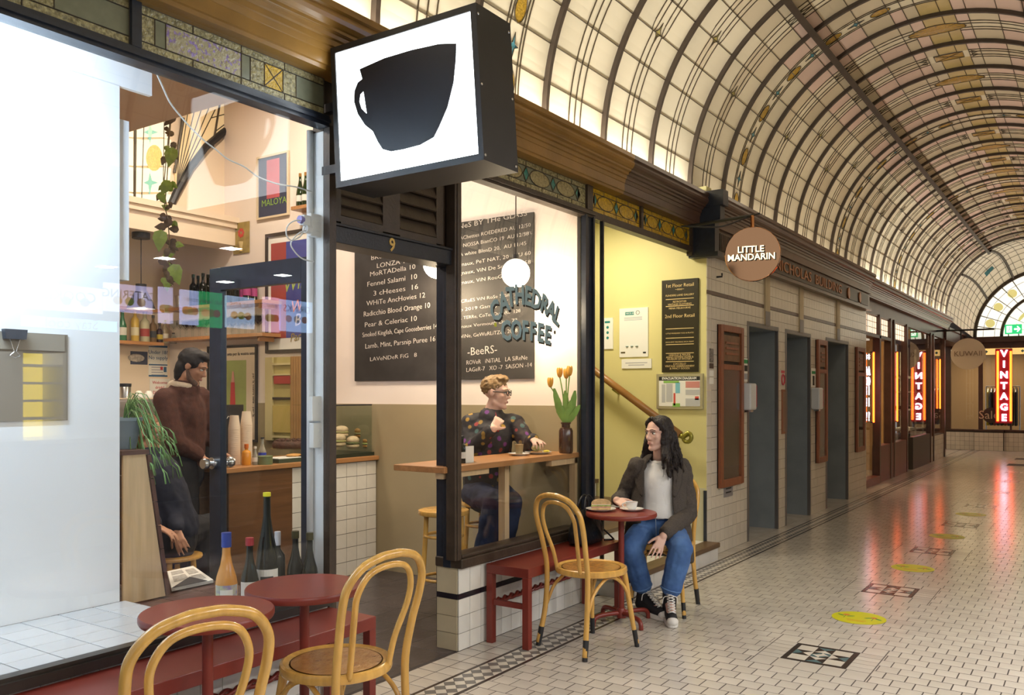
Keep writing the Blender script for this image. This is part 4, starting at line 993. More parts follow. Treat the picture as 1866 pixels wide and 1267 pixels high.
board('food menu blackboard with lonza and three cheeses seen through doorway', 648, 380, 806, 693, [LN('GRISSINI  6', 150, 520, 70, 40), LN('BResaOLa  10', 175, 525, 150, 42), LN('LONZA 10', 225, 510, 220, 44), LN('MoRTADella 10', 165, 565, 295, 44), LN('Fennel Salami  10', 140, 580, 385, 46), LN('3 cHeeses  16', 195, 590, 465, 46),
    LN('WHiTe AncHovies 12', 135, 655, 555, 46), LN('Radicchio Blood Orange 10', 108, 695, 650, 48), LN('Pear & Celeriac 10', 118, 578, 745, 46), LN('Smoked Kingfish, Cape Gooseberries 14', 98, 762, 835, 44), LN('Lamb, Mint, Parsnip Puree 16', 122, 742, 935, 46), LN('LAVeNDeR FiG   8', 165, 578, 1050, 38)])
board('wine list blackboard headed by the glass behind the café window', 810, 410, 974, 690, [LN('WiNeS BY THe GLASS', 860, 1560, -110, 46), LN('BTL', 1540, 1605, -65, 26), LN('GAChettes ROEDERED AU 12/50', 930, 1590, 0-20, 34), LN('La NOSSA BianCO 19  AU 12/58', 940, 1570, 48, 34), LN('LA white BlenD 20,  AU 11/45', 940, 1550, 125, 34), LN('Brignaux, PeT NAT, 20   AU 60', 900, 1590, 220, 34), LN('Brignaux, ViN De SoiF   AU 58', 900, 1590, 295, 34), LN('Brignaux, ViN RouGe   AU 58', 900, 1560, 380, 34),
    LN('Les CRuES ViN RoSe SPaiN 75', 900, 1490, 545, 30), LN('Sib 2019 Gamay        90', 930, 1490, 615, 30), LN('SuR TERRe, CoTes Du JuRa  120', 920, 1500, 690, 30), LN('Brignaux Vermouth Dis   73', 900, 1470, 768, 30), LN('Hi WiNe, GeWuRLiTZeR 2018  13C', 900, 1580, 855, 34),
    LN('-BeeRS-', 1030, 1290, 985, 74), LN('ROVeR   iNiTiAL   LA SiReNe', 1020, 1560, 1080, 40), LN('LAGeR-7   XO -7  SAiSON -14', 1020, 1600, 1145, 40)])
M_frd = M('frame_dark', (.04,.03,.025), .4)
def framed(name, label, px0, py0, px1, py1, bw, mats, y=YW, fm=None, d=.02):
    a = wrect(px0, py0, px1, py1, y); t = thing(name, label, 'poster', ((a[0]+a[1])/2, y, a[2]))
    if bw:
        MB().box(a[0], a[1], y-d, y, a[3]-bw, a[3]).box(a[0], a[1], y-d, y, a[2], a[2]+bw).box(a[0], a[0]+bw, y-d, y, a[2]+bw, a[3]-bw).box(a[1]-bw, a[1], y-d, y, a[2]+bw, a[3]-bw).build('frame', fm or M_frd, t)
    x0, x1, z0, z1 = a[0]+bw, a[1]-bw, a[2]+bw, a[3]-bw
    MB().box(x0, x1, y-.006, y, z0, z1).build('print_sheet', mats[0], t)
    for i, (u0, u1, v0, v1, m_) in enumerate(mats[1:]):
        MB().box(x0+(x1-x0)*u0, x0+(x1-x0)*u1, y-.0065-.0004*(i+1), y-.006, z0+(z1-z0)*v0, z0+(z1-z0)*v1).build('print_area', m_, t)
    return t, (x0, x1, z0, z1)
def pr(n, c, **k): return M('print_'+n, c, .55, **k)
t, r = framed('framed_poster', 'framed blue and red poster with script reading wine bar Paris', 486, 428, 600, 640, .03, [M_paper, (.05,.95,.10,.94,pr('blue', (.06,.07,.30), var=.1, vs=4)), (.05,.32,.10,.94,pr('brick', (.36,.06,.05), var=.1, vs=4))])
pY = YW-.0085
for s, px, py, h, m_ in (('Willi\'s', 545, 515, 30, pr('lime', (.45,.55,.10))), ('Wine', 552, 556, 26, pr('coral', (.75,.25,.12))), ('Bar', 550, 582, 26, pr('mauve', (.50,.45,.60))), ('Paris', 542, 614, 18, pr('olive', (.30,.22,.06)))):
    v = ony(px, py, pY); hh = h*(YS/_ray(px, py).y)/F; text(s, hh*1.2, v, (1,0,.12), (-.12,0,1), m_, t, shear=.3, ext=.0006)
t, r = framed('framed_poster', 'black framed green poster with a red aperitif bottle', 380, 632, 470, 806, .022, [pr('cream', (.72,.60,.46)), (.06,.80,.05,.86,pr('green', (.32,.38,.12), var=.1, vs=5))], fm=M_black)
for u0, u1, v0, v1, m_ in ((.46,.58,.30,.62,pr('red', (.55,.04,.05))), (.44,.62,.12,.34,pr('red', (.5,.04,.05))), (.49,.56,.62,.74,pr('pinkish', (.65,.30,.25))), (.0,.3,.05,.3,pr('leaf', (.08,.25,.12)))):
    MB().prism([(r[0]+(r[1]-r[0])*u0, pY-.002, r[2]+(r[3]-r[2])*v0), (r[0]+(r[1]-r[0])*u1, pY-.002, r[2]+(r[3]-r[2])*v0), (r[0]+(r[1]-r[0])*(u1-.02), pY-.002, r[2]+(r[3]-r[2])*v1), (r[0]+(r[1]-r[0])*(u0+.02), pY-.002, r[2]+(r[3]-r[2])*v1)], (0,.002,0)).build('print_shape', m_, t)
v = ony(438, 645, pY); text('in seta per la vostra sete  .', .045, v, (1,0,0), (0,0,1), M_ink, t); v = ony(462, 720, pY); text('per la vostra sete . per la', .04, v, (0,0,-1), (1,0,0), M_ink, t)
t, r = framed('small_painting', 'small unframed painting of red flowers in a vase', 426, 408, 455, 460, 0, [pr('mustard', (.34,.25,.08), var=.3, vs=12)])
for k in range(7):
    a = k*.9; MB().ball((((r[0]+r[1])/2)+.03*math.cos(a), YW-.008, r[2]+(r[3]-r[2])*.66+.03*math.sin(a)), (.017,.002,.017), 8).build('painted_flower', pr('flower', (.60,.07,.05)), t)
MB().lathe([(.0,0),(.02,.0),(.012,.02),(.025,.06),(.03,.09),(0,.09)], ((r[0]+r[1])/2, YW-.004, r[2]+.02), 10).build('painted_vase', pr('vase', (.60,.45,.2)), t).scale = (1,1,1)
t, r = framed('framed_poster', 'pale framed poster lettered Maloya hanging high on the wall', 470, 288, 528, 392, .018, [pr('navy', (.04,.05,.10)), (.28,.72,.30,.95,pr('rose', (.50,.10,.12), var=.2, vs=6))], fm=M('frame_pale', (.70,.58,.40), .5))
v = ony(499, 368, pY); text('MALOYA', .085, v, (1,0,0), (0,0,1), pr('letter_green', (.25,.42,.08)), t, ext=.0006)
# shelves
def shelf(name, label, px0, px1, py, depth, y=YS, th=.03):
    a = ony(px0, py, y-depth); b = ony(px1, py, y-depth); t = thing(name, label, 'shelf', ((a.x+b.x)/2, y-depth/2, a.z-th))
    MB().box(a.x, b.x, y-depth, y-.001, a.z-th, a.z).build('shelf_board', M_oak, t); MB().box(b.x-.12, b.x-.09, y-depth*.8, y-.001, a.z-th-.04, a.z-th).build('bracket', M_oak, t)
    return a.x, b.x, a.z
s1 = shelf('wall_shelf', 'upper oak shelf of dark wine bottles on the side wall', 300, 480, 562, .22)
s2 = shelf('wall_shelf', 'lower oak shelf of wine glasses on the side wall', 298, 478, 617, .22)
s3 = shelf('wall_shelf', 'little oak shelf with two bottles near the ceiling', 530, 590, 377, .14)
zsh = onx(250, 622, -4.62).z
t = thing('wall_shelf', 'oak back wall shelf crowded with spirits bottles', 'shelf', (-4.75, 4.0, zsh-.03)); MB().box(-4.849, -4.60, 2.6, YS-.23, zsh-.03, zsh).build('shelf_board', M_oak, t); MB().box(-4.849, -4.7, 3.4, 3.43, zsh-.1, zsh-.03).build('bracket', M_oak, t)
zs2 = onx(300, 565, -4.62).z
t = thing('wall_shelf', 'upper oak back wall shelf with a steel shaker', 'shelf', (-4.75, 4.0, zs2-.03)); MB().box(-4.849, -4.60, 3.4, YS-.23, zs2-.03, zs2).build('shelf_board', M_oak, t); MB().box(-4.849, -4.7, 3.9, 3.93, zs2-.1, zs2-.03).build('bracket', M_oak, t)
GS = 'wine bottles on the upper side shelf'
for i, (px, c) in enumerate(((352, 'dk'), (361, 'dk'), (370, 'dk'), (379, 'dk'), (413, 'dk'), (420, 'red'), (429, 'silver'), (441, 'dk'), (450, 'dk'), (462, 'dk'))):
    dpt = .07 if i % 2 else .155; v = ony(px, 540, YS-dpt); ll = {420: 'wine bottle with red capsule on the upper side shelf', 429: 'wine bottle with pale capsule on the upper side shelf'}.get(px, 'dark capped wine bottle on the upper side shelf')
    bottle('shelf_wine_bottle', ll, 'bottle', (v.x, YS-dpt, s1[2]), .31, .036, M_gdk, {'dk': M_ink, 'red': cap('red', 0), 'silver': cap('silver', 0)}[c], M('label_magenta', (.4,.05,.2), .5) if px > 440 else None, 'bordeaux', GS)
for i, (px, lab) in enumerate(((547, 'green bottle at left on the little high shelf'), (557, 'green bottle at right on the little high shelf'))):
    v = ony(px, 360, YS-.07); bottle('shelf_wine_bottle', lab, 'bottle', (v.x, YS-.07, s3[2]), .30, .036, M_ggr, cap('amber', (.3,.15,.03)), M_labw, 'flute')
# wine glasses
wg = MB().lathe([(.033,0),(.033,.002),(.004,.006),(.0035,.08),(.02,.09),(.036,.115),(.038,.14),(.032,.175),(.0305,.175),(.036,.14),(.0,.092)], (0,0,0), 16).mesh('wine_glass', CLEAR, True)
gi = 0
for px in range(312, 478, 12):
    for dy_ in (.06, .15):
        v = ony(px+dy_*30, 600, YS-dy_)
        if v.x < s2[0]+.04: continue
        o = bpy.data.objects.new('wine_glass', wg); COL.objects.link(o); o.location = (v.x, YS-dy_, s2[2]); tag(o, 'clear stemmed wine glass on the lower side shelf', 'glass', 'wine glasses on the lower side shelf')
# spirits
SP = [(223, .31, .04, 'green spirits bottle with red flower label at the screen edge', (.05,.20,.10), (.7,.7,.65), 'burg'), (246, .33, .038, 'tall yellow aperitif bottle with cream label', (.62,.42,.08), (.72,.66,.45), 'bordeaux'), (264, .31, .046, 'squat clear bottle with red and green label', (.52,.50,.34), (.40,.06,.05), 'bordeaux'),
      (279, .27, .034, 'dark amber bottle with black label on the back shelf', (.20,.12,.05), (.03,.03,.03), 'bordeaux'), (291, .20, .03, 'small dark bottle with yellow label on the back shelf', (.05,.02,.015), (.6,.45,.05), 'squat'), (301, .23, .032, 'white labelled bottle with yellow cap on the back shelf', (.45,.36,.22), (.75,.7,.6), 'squat'), (316, .11, .03, 'low clear jar on the back shelf beside wine glasses', (.5,.45,.36), None, 'squat')]
for i, (px, h, r, lab, c, lc, k) in enumerate(SP):
    v = onx(px, 600, -4.72); bottle('spirits_bottle', lab, 'bottle', (-4.72, v.y, zsh), h, r, M('spirit_%d' % i, c, .12, coat=.4), M('spirit_cap_%d' % i, (.65,.55,.05) if i == 5 else (.05,.04,.03), .4), M('spirit_label_%d' % i, lc, .6) if lc else None, k, 'spirits bottles on the back shelf')
v = onx(327, 550, -4.72); t = thing('cocktail_shaker', 'brushed steel shaker on the upper back shelf', 'shaker', (-4.72, v.y, zs2)); MB().lathe([(.033,0),(.045,.16),(.043,.16),(.031,.004),(0,.004)], t.location, 20).build('cup', M_steel, t, smooth=2); MB().lathe([(.046,.155),(.047,.165),(.044,.165)], t.location, 20).build('rim', M_steel, t, smooth=2)
# posters on the back wall
def bwall(name, label, px0, py0, px1, py1, mats, tilt=0):
    a = onx(px0, py0, XB+.004); b = onx(px1, py1, XB+.004); t = thing(name, label, 'poster', (XB+.002, (a.y+b.y)/2, b.z))
    MB().box(XB, XB+.004, a.y, b.y, b.z, a.z).build('print_sheet', mats[0], t)
    for i, (u0, u1, v0, v1, m_) in enumerate(mats[1:]): MB().box(XB+.004, XB+.005+.0003*i, a.y+(b.y-a.y)*u0, a.y+(b.y-a.y)*u1, b.z+(a.z-b.z)*v0, b.z+(a.z-b.z)*v1).build('print_area', m_, t)
    return t, a, b
t, a, b = bwall('seashell_card', 'dark blue card with a pale shell picture on the back wall', 238, 640, 269, 665, [pr('slate_blue', (.06,.07,.11))])
MB().ball((XB+.005, (a.y+b.y)/2-.03, (a.z+b.z)/2), (.003, .09, .04), 12).build('shell_picture', pr('shell', (.5,.45,.4), var=.4, vs=40), t, smooth=True)
t, a, b = bwall('liquor_notice', 'white under age liquor notice taped to the back wall', 271, 629, 305, 687, [M_paper, (0,1,.94,1,pr('notice_blue', (.03,.12,.25))), (0,1,.36,.40,MATS['print_notice_blue']), (0,1,0,.05,MATS['print_notice_blue']), (.62,.75,.22,.32,MATS['print_red']), (.8,.95,.15,.32,MATS['print_notice_blue'])])
for k, s in enumerate(('Under 18?', 'No supply')): text(s, .052, (XB+.0055, (a.y+b.y)/2, a.z-.07-.055*k), (0,1,0), (0,0,1), MATS['print_notice_blue'], t)
for k in range(5): MB().box(XB+.004, XB+.005, a.y+.03, b.y-.03-.02*(k % 2), a.z-.2-.025*k, a.z-.192-.025*k).build('print_line', pr('line_grey', (.35,.35,.4)), t)
t, a, b = bwall('red_notice', 'white sheet with red lettering behind the barista', 273, 690, 330, 722, [M_paper])
for k, s in enumerate(('Welcome', 'drink?', 'Discover')): text(s, .042, (XB+.0055, a.y+.11, a.z-.04-.05*k), (0,1,0), (0,0,1), MATS['print_red'], t)
# coffee machine, grinder
m0 = onx(222, 760, -3.9); cmz = .92
bb = thing('back_counter', 'pale back counter under the coffee machine', 'counter', (-4.4, 3.6, 0)); MB().box(-4.84, -3.75, 2.7, 4.75, 0, .86).build('carcass', M_lift, bb); MB().box(-4.84, -3.72, 2.68, 4.77, .86, .90).build('worktop', M_steel, bb)
for i in range(18):
    for k in range(8): MB().box(-3.75, -3.744, 2.7+i*.114+.002, 2.7+(i+1)*.114-.002, k*.107+.002, (k+1)*.107-.002).build('counter_tile', M_lift, bb)
cm = thing('coffee_machine', 'steel espresso machine with cups and jug on its top', 'coffee machine', (-4.2, 3.4, .90))
zc1 = onx(240, 728, -4.0).z
MB().box(-4.5, -4.0, 3.0, onx(288, 740, -4.0).y, zc1-.2, zc1).build('machine_body', M('machine_steel', (.45,.42,.40), .3, .8), cm, bev=.02); MB().box(-4.45, -4.05, 3.05, 3.75, .90, zc1-.2).build('machine_base', M_black, cm); MB().box(-4.46, -4.04, 3.05, 3.8, zc1, zc1+.012).build('cup_rail', M_steel, cm)
for k, y in enumerate((3.45, 3.6)): MB().cyl((-4.05, y, zc1-.26), (-4.05, y, zc1-.2), .035).build('group_head', M_steel, cm); MB().cyl((-4.05, y, zc1-.25), (-3.88, y, zc1-.27), .013).build('filter_handle', M_black, cm)
for i, (px, h) in enumerate(((228, .13), (253, .07), (271, .07))):
    v = onx(px, 720, -4.2); t = thing('machine_top_cup' if i else 'milk_jug', ('white cup upside down on the espresso machine, nearer the barista' if i == 2 else 'white cup upside down on the espresso machine, beside the jug') if i else 'ribbed steel jug on top of the espresso machine', 'cup' if i else 'jug', (-4.2, v.y, zc1+.012))
    if i: MB().lathe([(.04,0),(.038,.03),(.022,.06),(.015,.065),(0,.065)], t.location, 16).build('cup_body', M_white, t, smooth=2); MB().tube([(-4.2, v.y+.035, zc1+.02), (-4.2, v.y+.055, zc1+.03), (-4.2, v.y+.033, zc1+.045)], .004, 6).build('handle', M_white, t)
    else: MB().lathe([(.05,0),(.05,.11),(.045,.12),(.045,.125),(0,.125)], t.location, 18).build('jug_body', M_steel, t, smooth=2); MB().lathe([(.052,.10),(.054,.128),(0,.13)], t.location, 18).build('lid', M_black, t, smooth=2)
v = onx(382, 770, -3.3); t = thing('coffee_grinder', 'tall black coffee grinder beside the barista', 'grinder', (-3.3, v.y, 0))
MB().box(-3.5, -3.1, v.y-.14, v.y+.2, 0, 1.36).build('cabinet', M_black, t, bev=.01); MB().box(-3.102, -3.095, v.y-.13, v.y+.19, 1.34, 1.365).build('top_rail', M_shade, t); MB().tube([(-3.096, v.y-.05+.012*k, 1.26+.012*math.sin(k*1.9)) for k in range(12)], .002, 5).build('script_mark', M_paper, t)
# kitchen hatch with shelves and curtain on the side wall
a = wrect(487, 652, 575, 806); hk = thing('serving_hatch', 'pale kitchen hatch with boxes and a tan curtain', 'hatch', ((a[0]+a[1])/2, YS-.02, a[2]))
M_ktc = M('kitchen_cream', (.62,.54,.28), .6); MB().box(a[0], a[1], YS-.012, YS-.004, a[2], a[3]).build('opening', M('kitchen_yellow', (.50,.42,.16), .6, var=.1, vs=6), hk)
MB().box(a[0], a[0]+.10, YS-.03, YS-.012, a[2], a[3]).build('jamb', M_ktc, hk)
for k, f in enumerate((.93, .80, .52, .06)): z = a[2]+(a[3]-a[2])*f; MB().box(a[0]+.10, a[1], YS-.03, YS-.012, z-.02, z).build('hatch_shelf', M_ktc if k != 2 else M_frd, hk)
MB().box(a[0]+.12, a[0]+.34, YS-.03, YS-.013, a[2]+(a[3]-a[2])*.68, a[2]+(a[3]-a[2])*.78).build('red_box', pr('red_box', (.40,.05,.04)), hk); MB().box(a[0]+.11, a[0]+.36, YS-.035, YS-.013, a[2]+(a[3]-a[2])*.10, a[2]+(a[3]-a[2])*.42).build('carton', M('carton_yellow', (.55,.42,.12), .6), hk)
cu = MB(); n = 40; vs = []
for k in range(n+1):
    x = a[0]+.36+(a[1]-a[0]-.36)*k/n; y = YS-.045+.012*math.sin(k*1.3)
    vs += [(x, y, a[2]), (x, y, a[3])]
cu.add(vs, [(2*k, 2*k+2, 2*k+3, 2*k+1) for k in range(n)]); cu.build('curtain', M('curtain_tan', (.42,.24,.09), .7, var=.1, vs=8), hk, smooth=True)
# pendant lamp over the bar and hanging vine
d0 = 7.55; pt_ = Vector((0, 0, zb0)); tp = atd(257, 518, d0); bt = atd(259, 563, d0)
pl_ = thing('pendant_lamp', 'black bell pendant lamp hanging from a round ceiling plate', 'lamp', tp)
MB().cyl(Vector((tp.x, tp.y, pt_.z-.05)), Vector((tp.x, tp.y, pt_.z+.002)), .075, .075, 20).build('ceiling_plate', M_shade, pl_, smooth=2); MB().cyl(Vector((tp.x, tp.y, pt_.z)), tp, .004).build('cord', M_shade, pl_)
hh = tp.z-bt.z
MB().lathe([(.045,0),(.045,-hh*.25),(.06,-hh*.38),(.10,-hh*.75),(.118,-hh),(.114,-hh),(.095,-hh*.72),(.05,-hh*.3),(0,-hh*.26)], tp, 24).build('shade', M_shade, pl_, smooth=2)
MB().ball(bt+Vector((0,0,hh*.22)), (.06,.06,.045), 14).build('bulb', M('bulb_warm', (1,.9,.7), emit=14, ecol=(1,.82,.55)), pl_)
pl_light = bpy.data.lights.new('pendant_bulb', 'POINT'); pl_light.energy = 12; pl_light.color = (1,.78,.48); pl_light.shadow_soft_size = .04; o = bpy.data.objects.new('pendant_bulb', pl_light); COL.objects.link(o); o.location = bt+Vector((0,0,.0))
random.seed(5)
vn = thing('hanging_vine', 'dried trailing vine with a few green heart leaves', 'plant', atd(308, 225, 6.2))
P = [atd(x, y, 6.2) for x, y in ((312, 215), (308, 255), (306, 300), (303, 345), (300, 375), (306, 400), (309, 440), (306, 470), (309, 505), (306, 522))]
MB().tube(P, .004, 5).build('stem', M('vine_brown', (.10,.07,.03), .7), vn); MB().tube([P[0], Vector((P[0].x, P[0].y, 4.352))], .0015, 4).build('cord', MATS['vine_brown'], vn)
def leaf(c, s, rot, m_, nm='leaf'):
    R = Matrix.Rotation(rot, 3, (CS*0-SN, CS, 0)); pts = [(0,.5),(.35,.35),(.42,.0),(.22,-.4),(0,-.75),(-.22,-.4),(-.42,0),(-.35,.35)]
    rt = Vector((CS, SN, 0)); V = [c+R@((rt*u+Vector((0,0,1))*w)*s)+Vector((-SN, CS, 0))*(-.012*abs(u)*s*10) for u, w in pts]; m = c+Vector((SN,-CS,0))*.006
    MB().add(V+[m], [(k, (k+1)%8, 8) for k in range(8)]).build(nm, m_, vn)
M_lfg = M('vine_leaf_green', (.20,.30,.05), .45, var=.2, vs=20); M_lfd = M('vine_leaf_dry', (.10,.07,.045), .7, var=.3, vs=20)
for x, y, s, r, g in ((292, 435, .13, .1, 1), (320, 497, .13, -.3, 1), (305, 517, .08, 0, 1), (312, 283, .12, .2, 1), (303, 340, .1, .5, 1)): leaf(atd(x, y, 6.18), s, r, M_lfg)
for k in range(46):
    t = random.random(); i = int(t*(len(P)-1)); c = P[i].lerp(P[min(i+1, len(P)-1)], t*(len(P)-1)-i)
    leaf(c+Vector((random.uniform(-.05,.05), random.uniform(-.05,.05), random.uniform(-.03,.03))), random.uniform(.035, .075), random.uniform(-2, 2), M_lfd if random.random() < .8 else M_lfg)
# globe lamps
for i, (px, py, y, lab) in enumerate(((940, 498, 4.95, 'round opal globe pendant lamp above the window bar'), (797, 482, 5.05, 'round opal globe pendant lamp half hidden by the door post'))):
    c = ony(px, py, y); Z = y/_ray(px, py).y; r = 26*Z/F; g = thing('globe_lamp', lab, 'lamp', c, 'opal globe lamps')
    MB().ball(c, r, 26).build('globe', M('opal_globe', (1,.9,.75), emit=5.5, ecol=(1,.86,.64)), g, smooth=True)
    MB().cyl(c+Vector((0,0,r*.96)), Vector((c.x, c.y, 4.35)), .004).build('cord', M_shade, g); MB().cyl(c+Vector((0,0,r*.94)), c+Vector((0,0,r+.03)), .025).build('gallery', M_shade, g)
    l = bpy.data.lights.new('globe_bulb', 'POINT'); l.energy = 22; l.color = (1,.80,.54); l.shadow_soft_size = r; o = bpy.data.objects.new('globe_bulb', l); COL.objects.link(o); o.location = c-Vector((0,0,r+.12))
# window bar with leg and bracket, vase, things on it
bz = 1.045
wb = thing('window_bar', 'narrow timber bar along the inside of café window', 'bar', (-.2, 4.6, 0))
MB().box(-.42, -.04, 3.78, YS-.005, bz-.035, bz).build('bar_top', M_oak, wb, bev=.003); MB().box(-.12, -.07, 3.80, 4.25, bz-.07, bz-.035).build('bar_rail', M_ply, wb)
MB().box(-.225, -.175, 4.57, 4.62, .0, bz-.035).build('bar_leg', M_ply, wb); MB().box(-.10, -.055, YS-.04, YS-.006, .66, bz-.035).build('bar_bracket', M_ply, wb); MB().box(-.10, -.055, 4.95, YS-.006, bz-.075, bz-.035).build('bar_bracket', M_ply, wb)
vz = thing('flower_vase', 'brown glass jar vase on the end of window bar', 'vase', (-.06, 5.18, bz)); vz.location = (-.075, 5.17, bz)
VB = Vector(vz.location)
MB().lathe([(.045,0),(.05,.01),(.05,.155),(.042,.175),(.03,.18),(.03,.20),(.036,.205),(.036,.215),(.028,.215),(.028,.18),(0,.16)], VB, 22).build('jar', M('amber_jar', (.05,.018,.01), .1, coat=.6), vz, smooth=2)
M_tul = M('tulip_orange', (.68,.26,.03), .45, col2=(.75,.42,.06), vs=25); M_tst = M('tulip_green', (.20,.36,.07), .45, var=.25, vs=9)
for i, (px, py) in enumerate(((1003, 697), (1020, 679), (1032, 681), (1038, 676))):
    Zv = (VB.x-CAMX)*-SN+VB.y*CS; c = atd(px, py, Zv-.02*i); t = thing('tulip', ['drooping orange tulip at the left of the vase', 'tall orange tulip, left of the upright three', 'orange tulip in front of the upright three', 'orange tulip at the right of the vase'][i], 'tulip', c, 'tulips in the brown vase')
    b = VB+Vector((0,0,.2)); mid = b.lerp(c, .55)+Vector((0,0,.03)); MB().tube([b, mid, c+Vector((0,0,-.03))], .005, 6).build('stem', M_tst, t, smooth=True)
    for k in range(5):
        a = k*1.257; MB().ball(c+Vector((.010*math.cos(a), .010*math.sin(a), 0)), (.012,.012,.036), 10, Matrix.Rotation(.14, 3, Vector((-math.sin(a), math.cos(a), 0)))).build('petal', M_tul, t, smooth=True)
def blade(pts, w, t, nm='leaf', m_=None):
    vs = []; n = len(pts)
    for k, p in enumerate(pts):
        ww = w*math.sin(PI*(k+.35)/(n-.3))**.8; rt = Vector((CS, SN, 0)); f = Vector((SN, -CS, 0))
        vs += [p-rt*ww, p+f*.35*ww, p+rt*ww]
    MB().add(vs, [q for k in range(n-1) for q in ((3*k, 3*k+1, 3*k+4, 3*k+3), (3*k+1, 3*k+2, 3*k+5, 3*k+4))]).build(nm, m_ or M_tst, t, smooth=True)
for (px, py, bend) in ((1010, 708, -8), (1018, 725, -12), (1048, 712, 8), (1056, 738, 6), (1030, 712, 2), (1022, 738, -6), (1040, 730, 5), (1034, 745, 2), (1045, 752, 8)):
    Zv = (VB.x-CAMX)*-SN+VB.y*CS; e = atd(px, py, Zv-.03); b = VB+Vector((0,0,.19)); m1 = b.lerp(e, .45)+Vector((bend*.0018*CS, bend*.0018*SN, .01)); blade([b, b.lerp(m1, .6), m1, m1.lerp(e, .6), e], .024, vz)
M_por = M('porcelain', (.82,.81,.78), .15)
def saucer(c, r, nm, lab, grp=None):
    t = thing(nm, lab, 'plate', c, grp); MB().lathe([(r*.55,0),(r*.6,.003),(r*.95,.012),(r,.016),(r*.96,.016),(r*.6,.007),(0,.006)], c, 28).build('dish', M_por, t, smooth=2); MB().lathe([(r*.5,-.0),(r*.55,.0),(r*.55,.003)], c, 20).build('foot_ring', M_por, t); return t
v = onx(946, 822, -.22); sc_ = (-.22, v.y, bz); saucer(sc_, .075, 'saucer', 'white saucer under the latte glass on window bar')
lt = thing('latte_glass', 'small glass of milky coffee on the window bar', 'glass', (sc_[0], sc_[1], bz+.007)); b = Vector(lt.location)
MB().lathe([(.024,0),(.033,.08),(.0315,.08),(.023,.004),(0,.004)], b, 18).build('tumbler', CLEAR, lt, smooth=2); MB().lathe([(.0225,.005),(.030,.068),(0,.069)], b, 18).build('coffee', M('milky_coffee', (.42,.27,.13), .4, var=.1, vs=20), lt, smooth=2)
v = onx(985, 820, -.18); sp_ = (-.20, v.y, bz); saucer(sp_, .095, 'plate', 'white plate with a toasted sandwich on window bar')
ts = thing('toasted_sandwich', 'half eaten toasted sandwich on the window bar plate', 'sandwich', (sp_[0], sp_[1], bz+.008)); b = Vector(ts.location)
MB().prism([b+Vector(q) for q in ((-.03,-.05,0),(.03,-.05,0),(.03,.01,0),(-.03,.03,0))], (0,0,.012)).build('bread_slice', M('toast', (.50,.28,.10), .7, var=.25, vs=30, bump=.5), ts); MB().ball(b+Vector((0,-.03,.035)), (.03,.028,.025), 10).build('filling', M_fil, ts); MB().prism([b+Vector(q) for q in ((-.02,-.055,.03),(.02,-.06,.03),(.01,-.005,.07),(-.02,-.01,.07))], (.0,.012,.004)).build('bread_slice', MATS['toast'], ts)
MB().ball(b+Vector((.03,.06,.008)), (.02,.035,.008), 8).build('lemon_wedge', M('lemon', (.75,.60,.05), .5), ts)
v = onx(857, 840, -.12); t = thing('card_holder', 'small white card stand on the window bar by the post', 'card', (-.12, v.y, bz)); MB().box(-.125, -.12, v.y-.045, v.y+.035, bz, bz+.10).build('card_sheet', M_paper, t); MB().box(-.14, -.10, v.y-.045, v.y+.035, bz, bz+.006).build('card_base', CLEAR, t)
v = onx(842, 820, -.15); bottle('sauce_bottle', 'dark pump bottle with white label behind the door post', 'bottle', (-.15, v.y, bz), .16, .028, M_gdk, M_ink, M_labw, 'squat')
# painted window sign: CATHEDRAL COFFEE on arcs
ws_ = thing('window_sign', 'blue painted lettering Cathedral Coffee on the café window', 'sign', (-.008, 4.55, 1.83))
M_sgn = M('sign_blue', (.26,.38,.42), .5); M_sg2 = M('sign_shadow', (.02,.02,.015), .5); M_sg3 = M('sign_lime', (.55,.60,.05), .5)
LP = [('C',903,568,-.42),('A',918,552,-.30),('T',931,543,-.17),('H',947,539,-.05),('E',962,541,.08),('D',977,548,.20),('R',992,556,.30),('A',1004,566,.38),('L',1015,577,.45)]
LP2 = [('C',922,604,-.06),('O',941,603,-.03),('F',957,604,.0),('F',971,606,.03),('E',985,608,.06),('E',998,612,.09)]
for ch, px, py, rot in LP+LP2:
    for m_, dy_, dz, xx in ((M_sg2, .012, -.012, -.0105), (M_sgn, 0, 0, -.0085)):
        v = onx(px, py, xx); up = Vector((0, math.sin(rot), math.cos(rot))); xd = Vector((0, math.cos(rot), -math.sin(rot)))
        text(ch, .165, v+Vector((0, dy_, dz)), xd, up, m_, ws_, name='letter', ext=.0004, sx=.92, bold=.006)
for px, py in ((903, 592), (1011, 606)):
    v = onx(px, py, -.009); MB().ball(v, (.0006,.014,.014), 10).build('dot', M_sg3 if px < 950 else M_sg2, ws_)
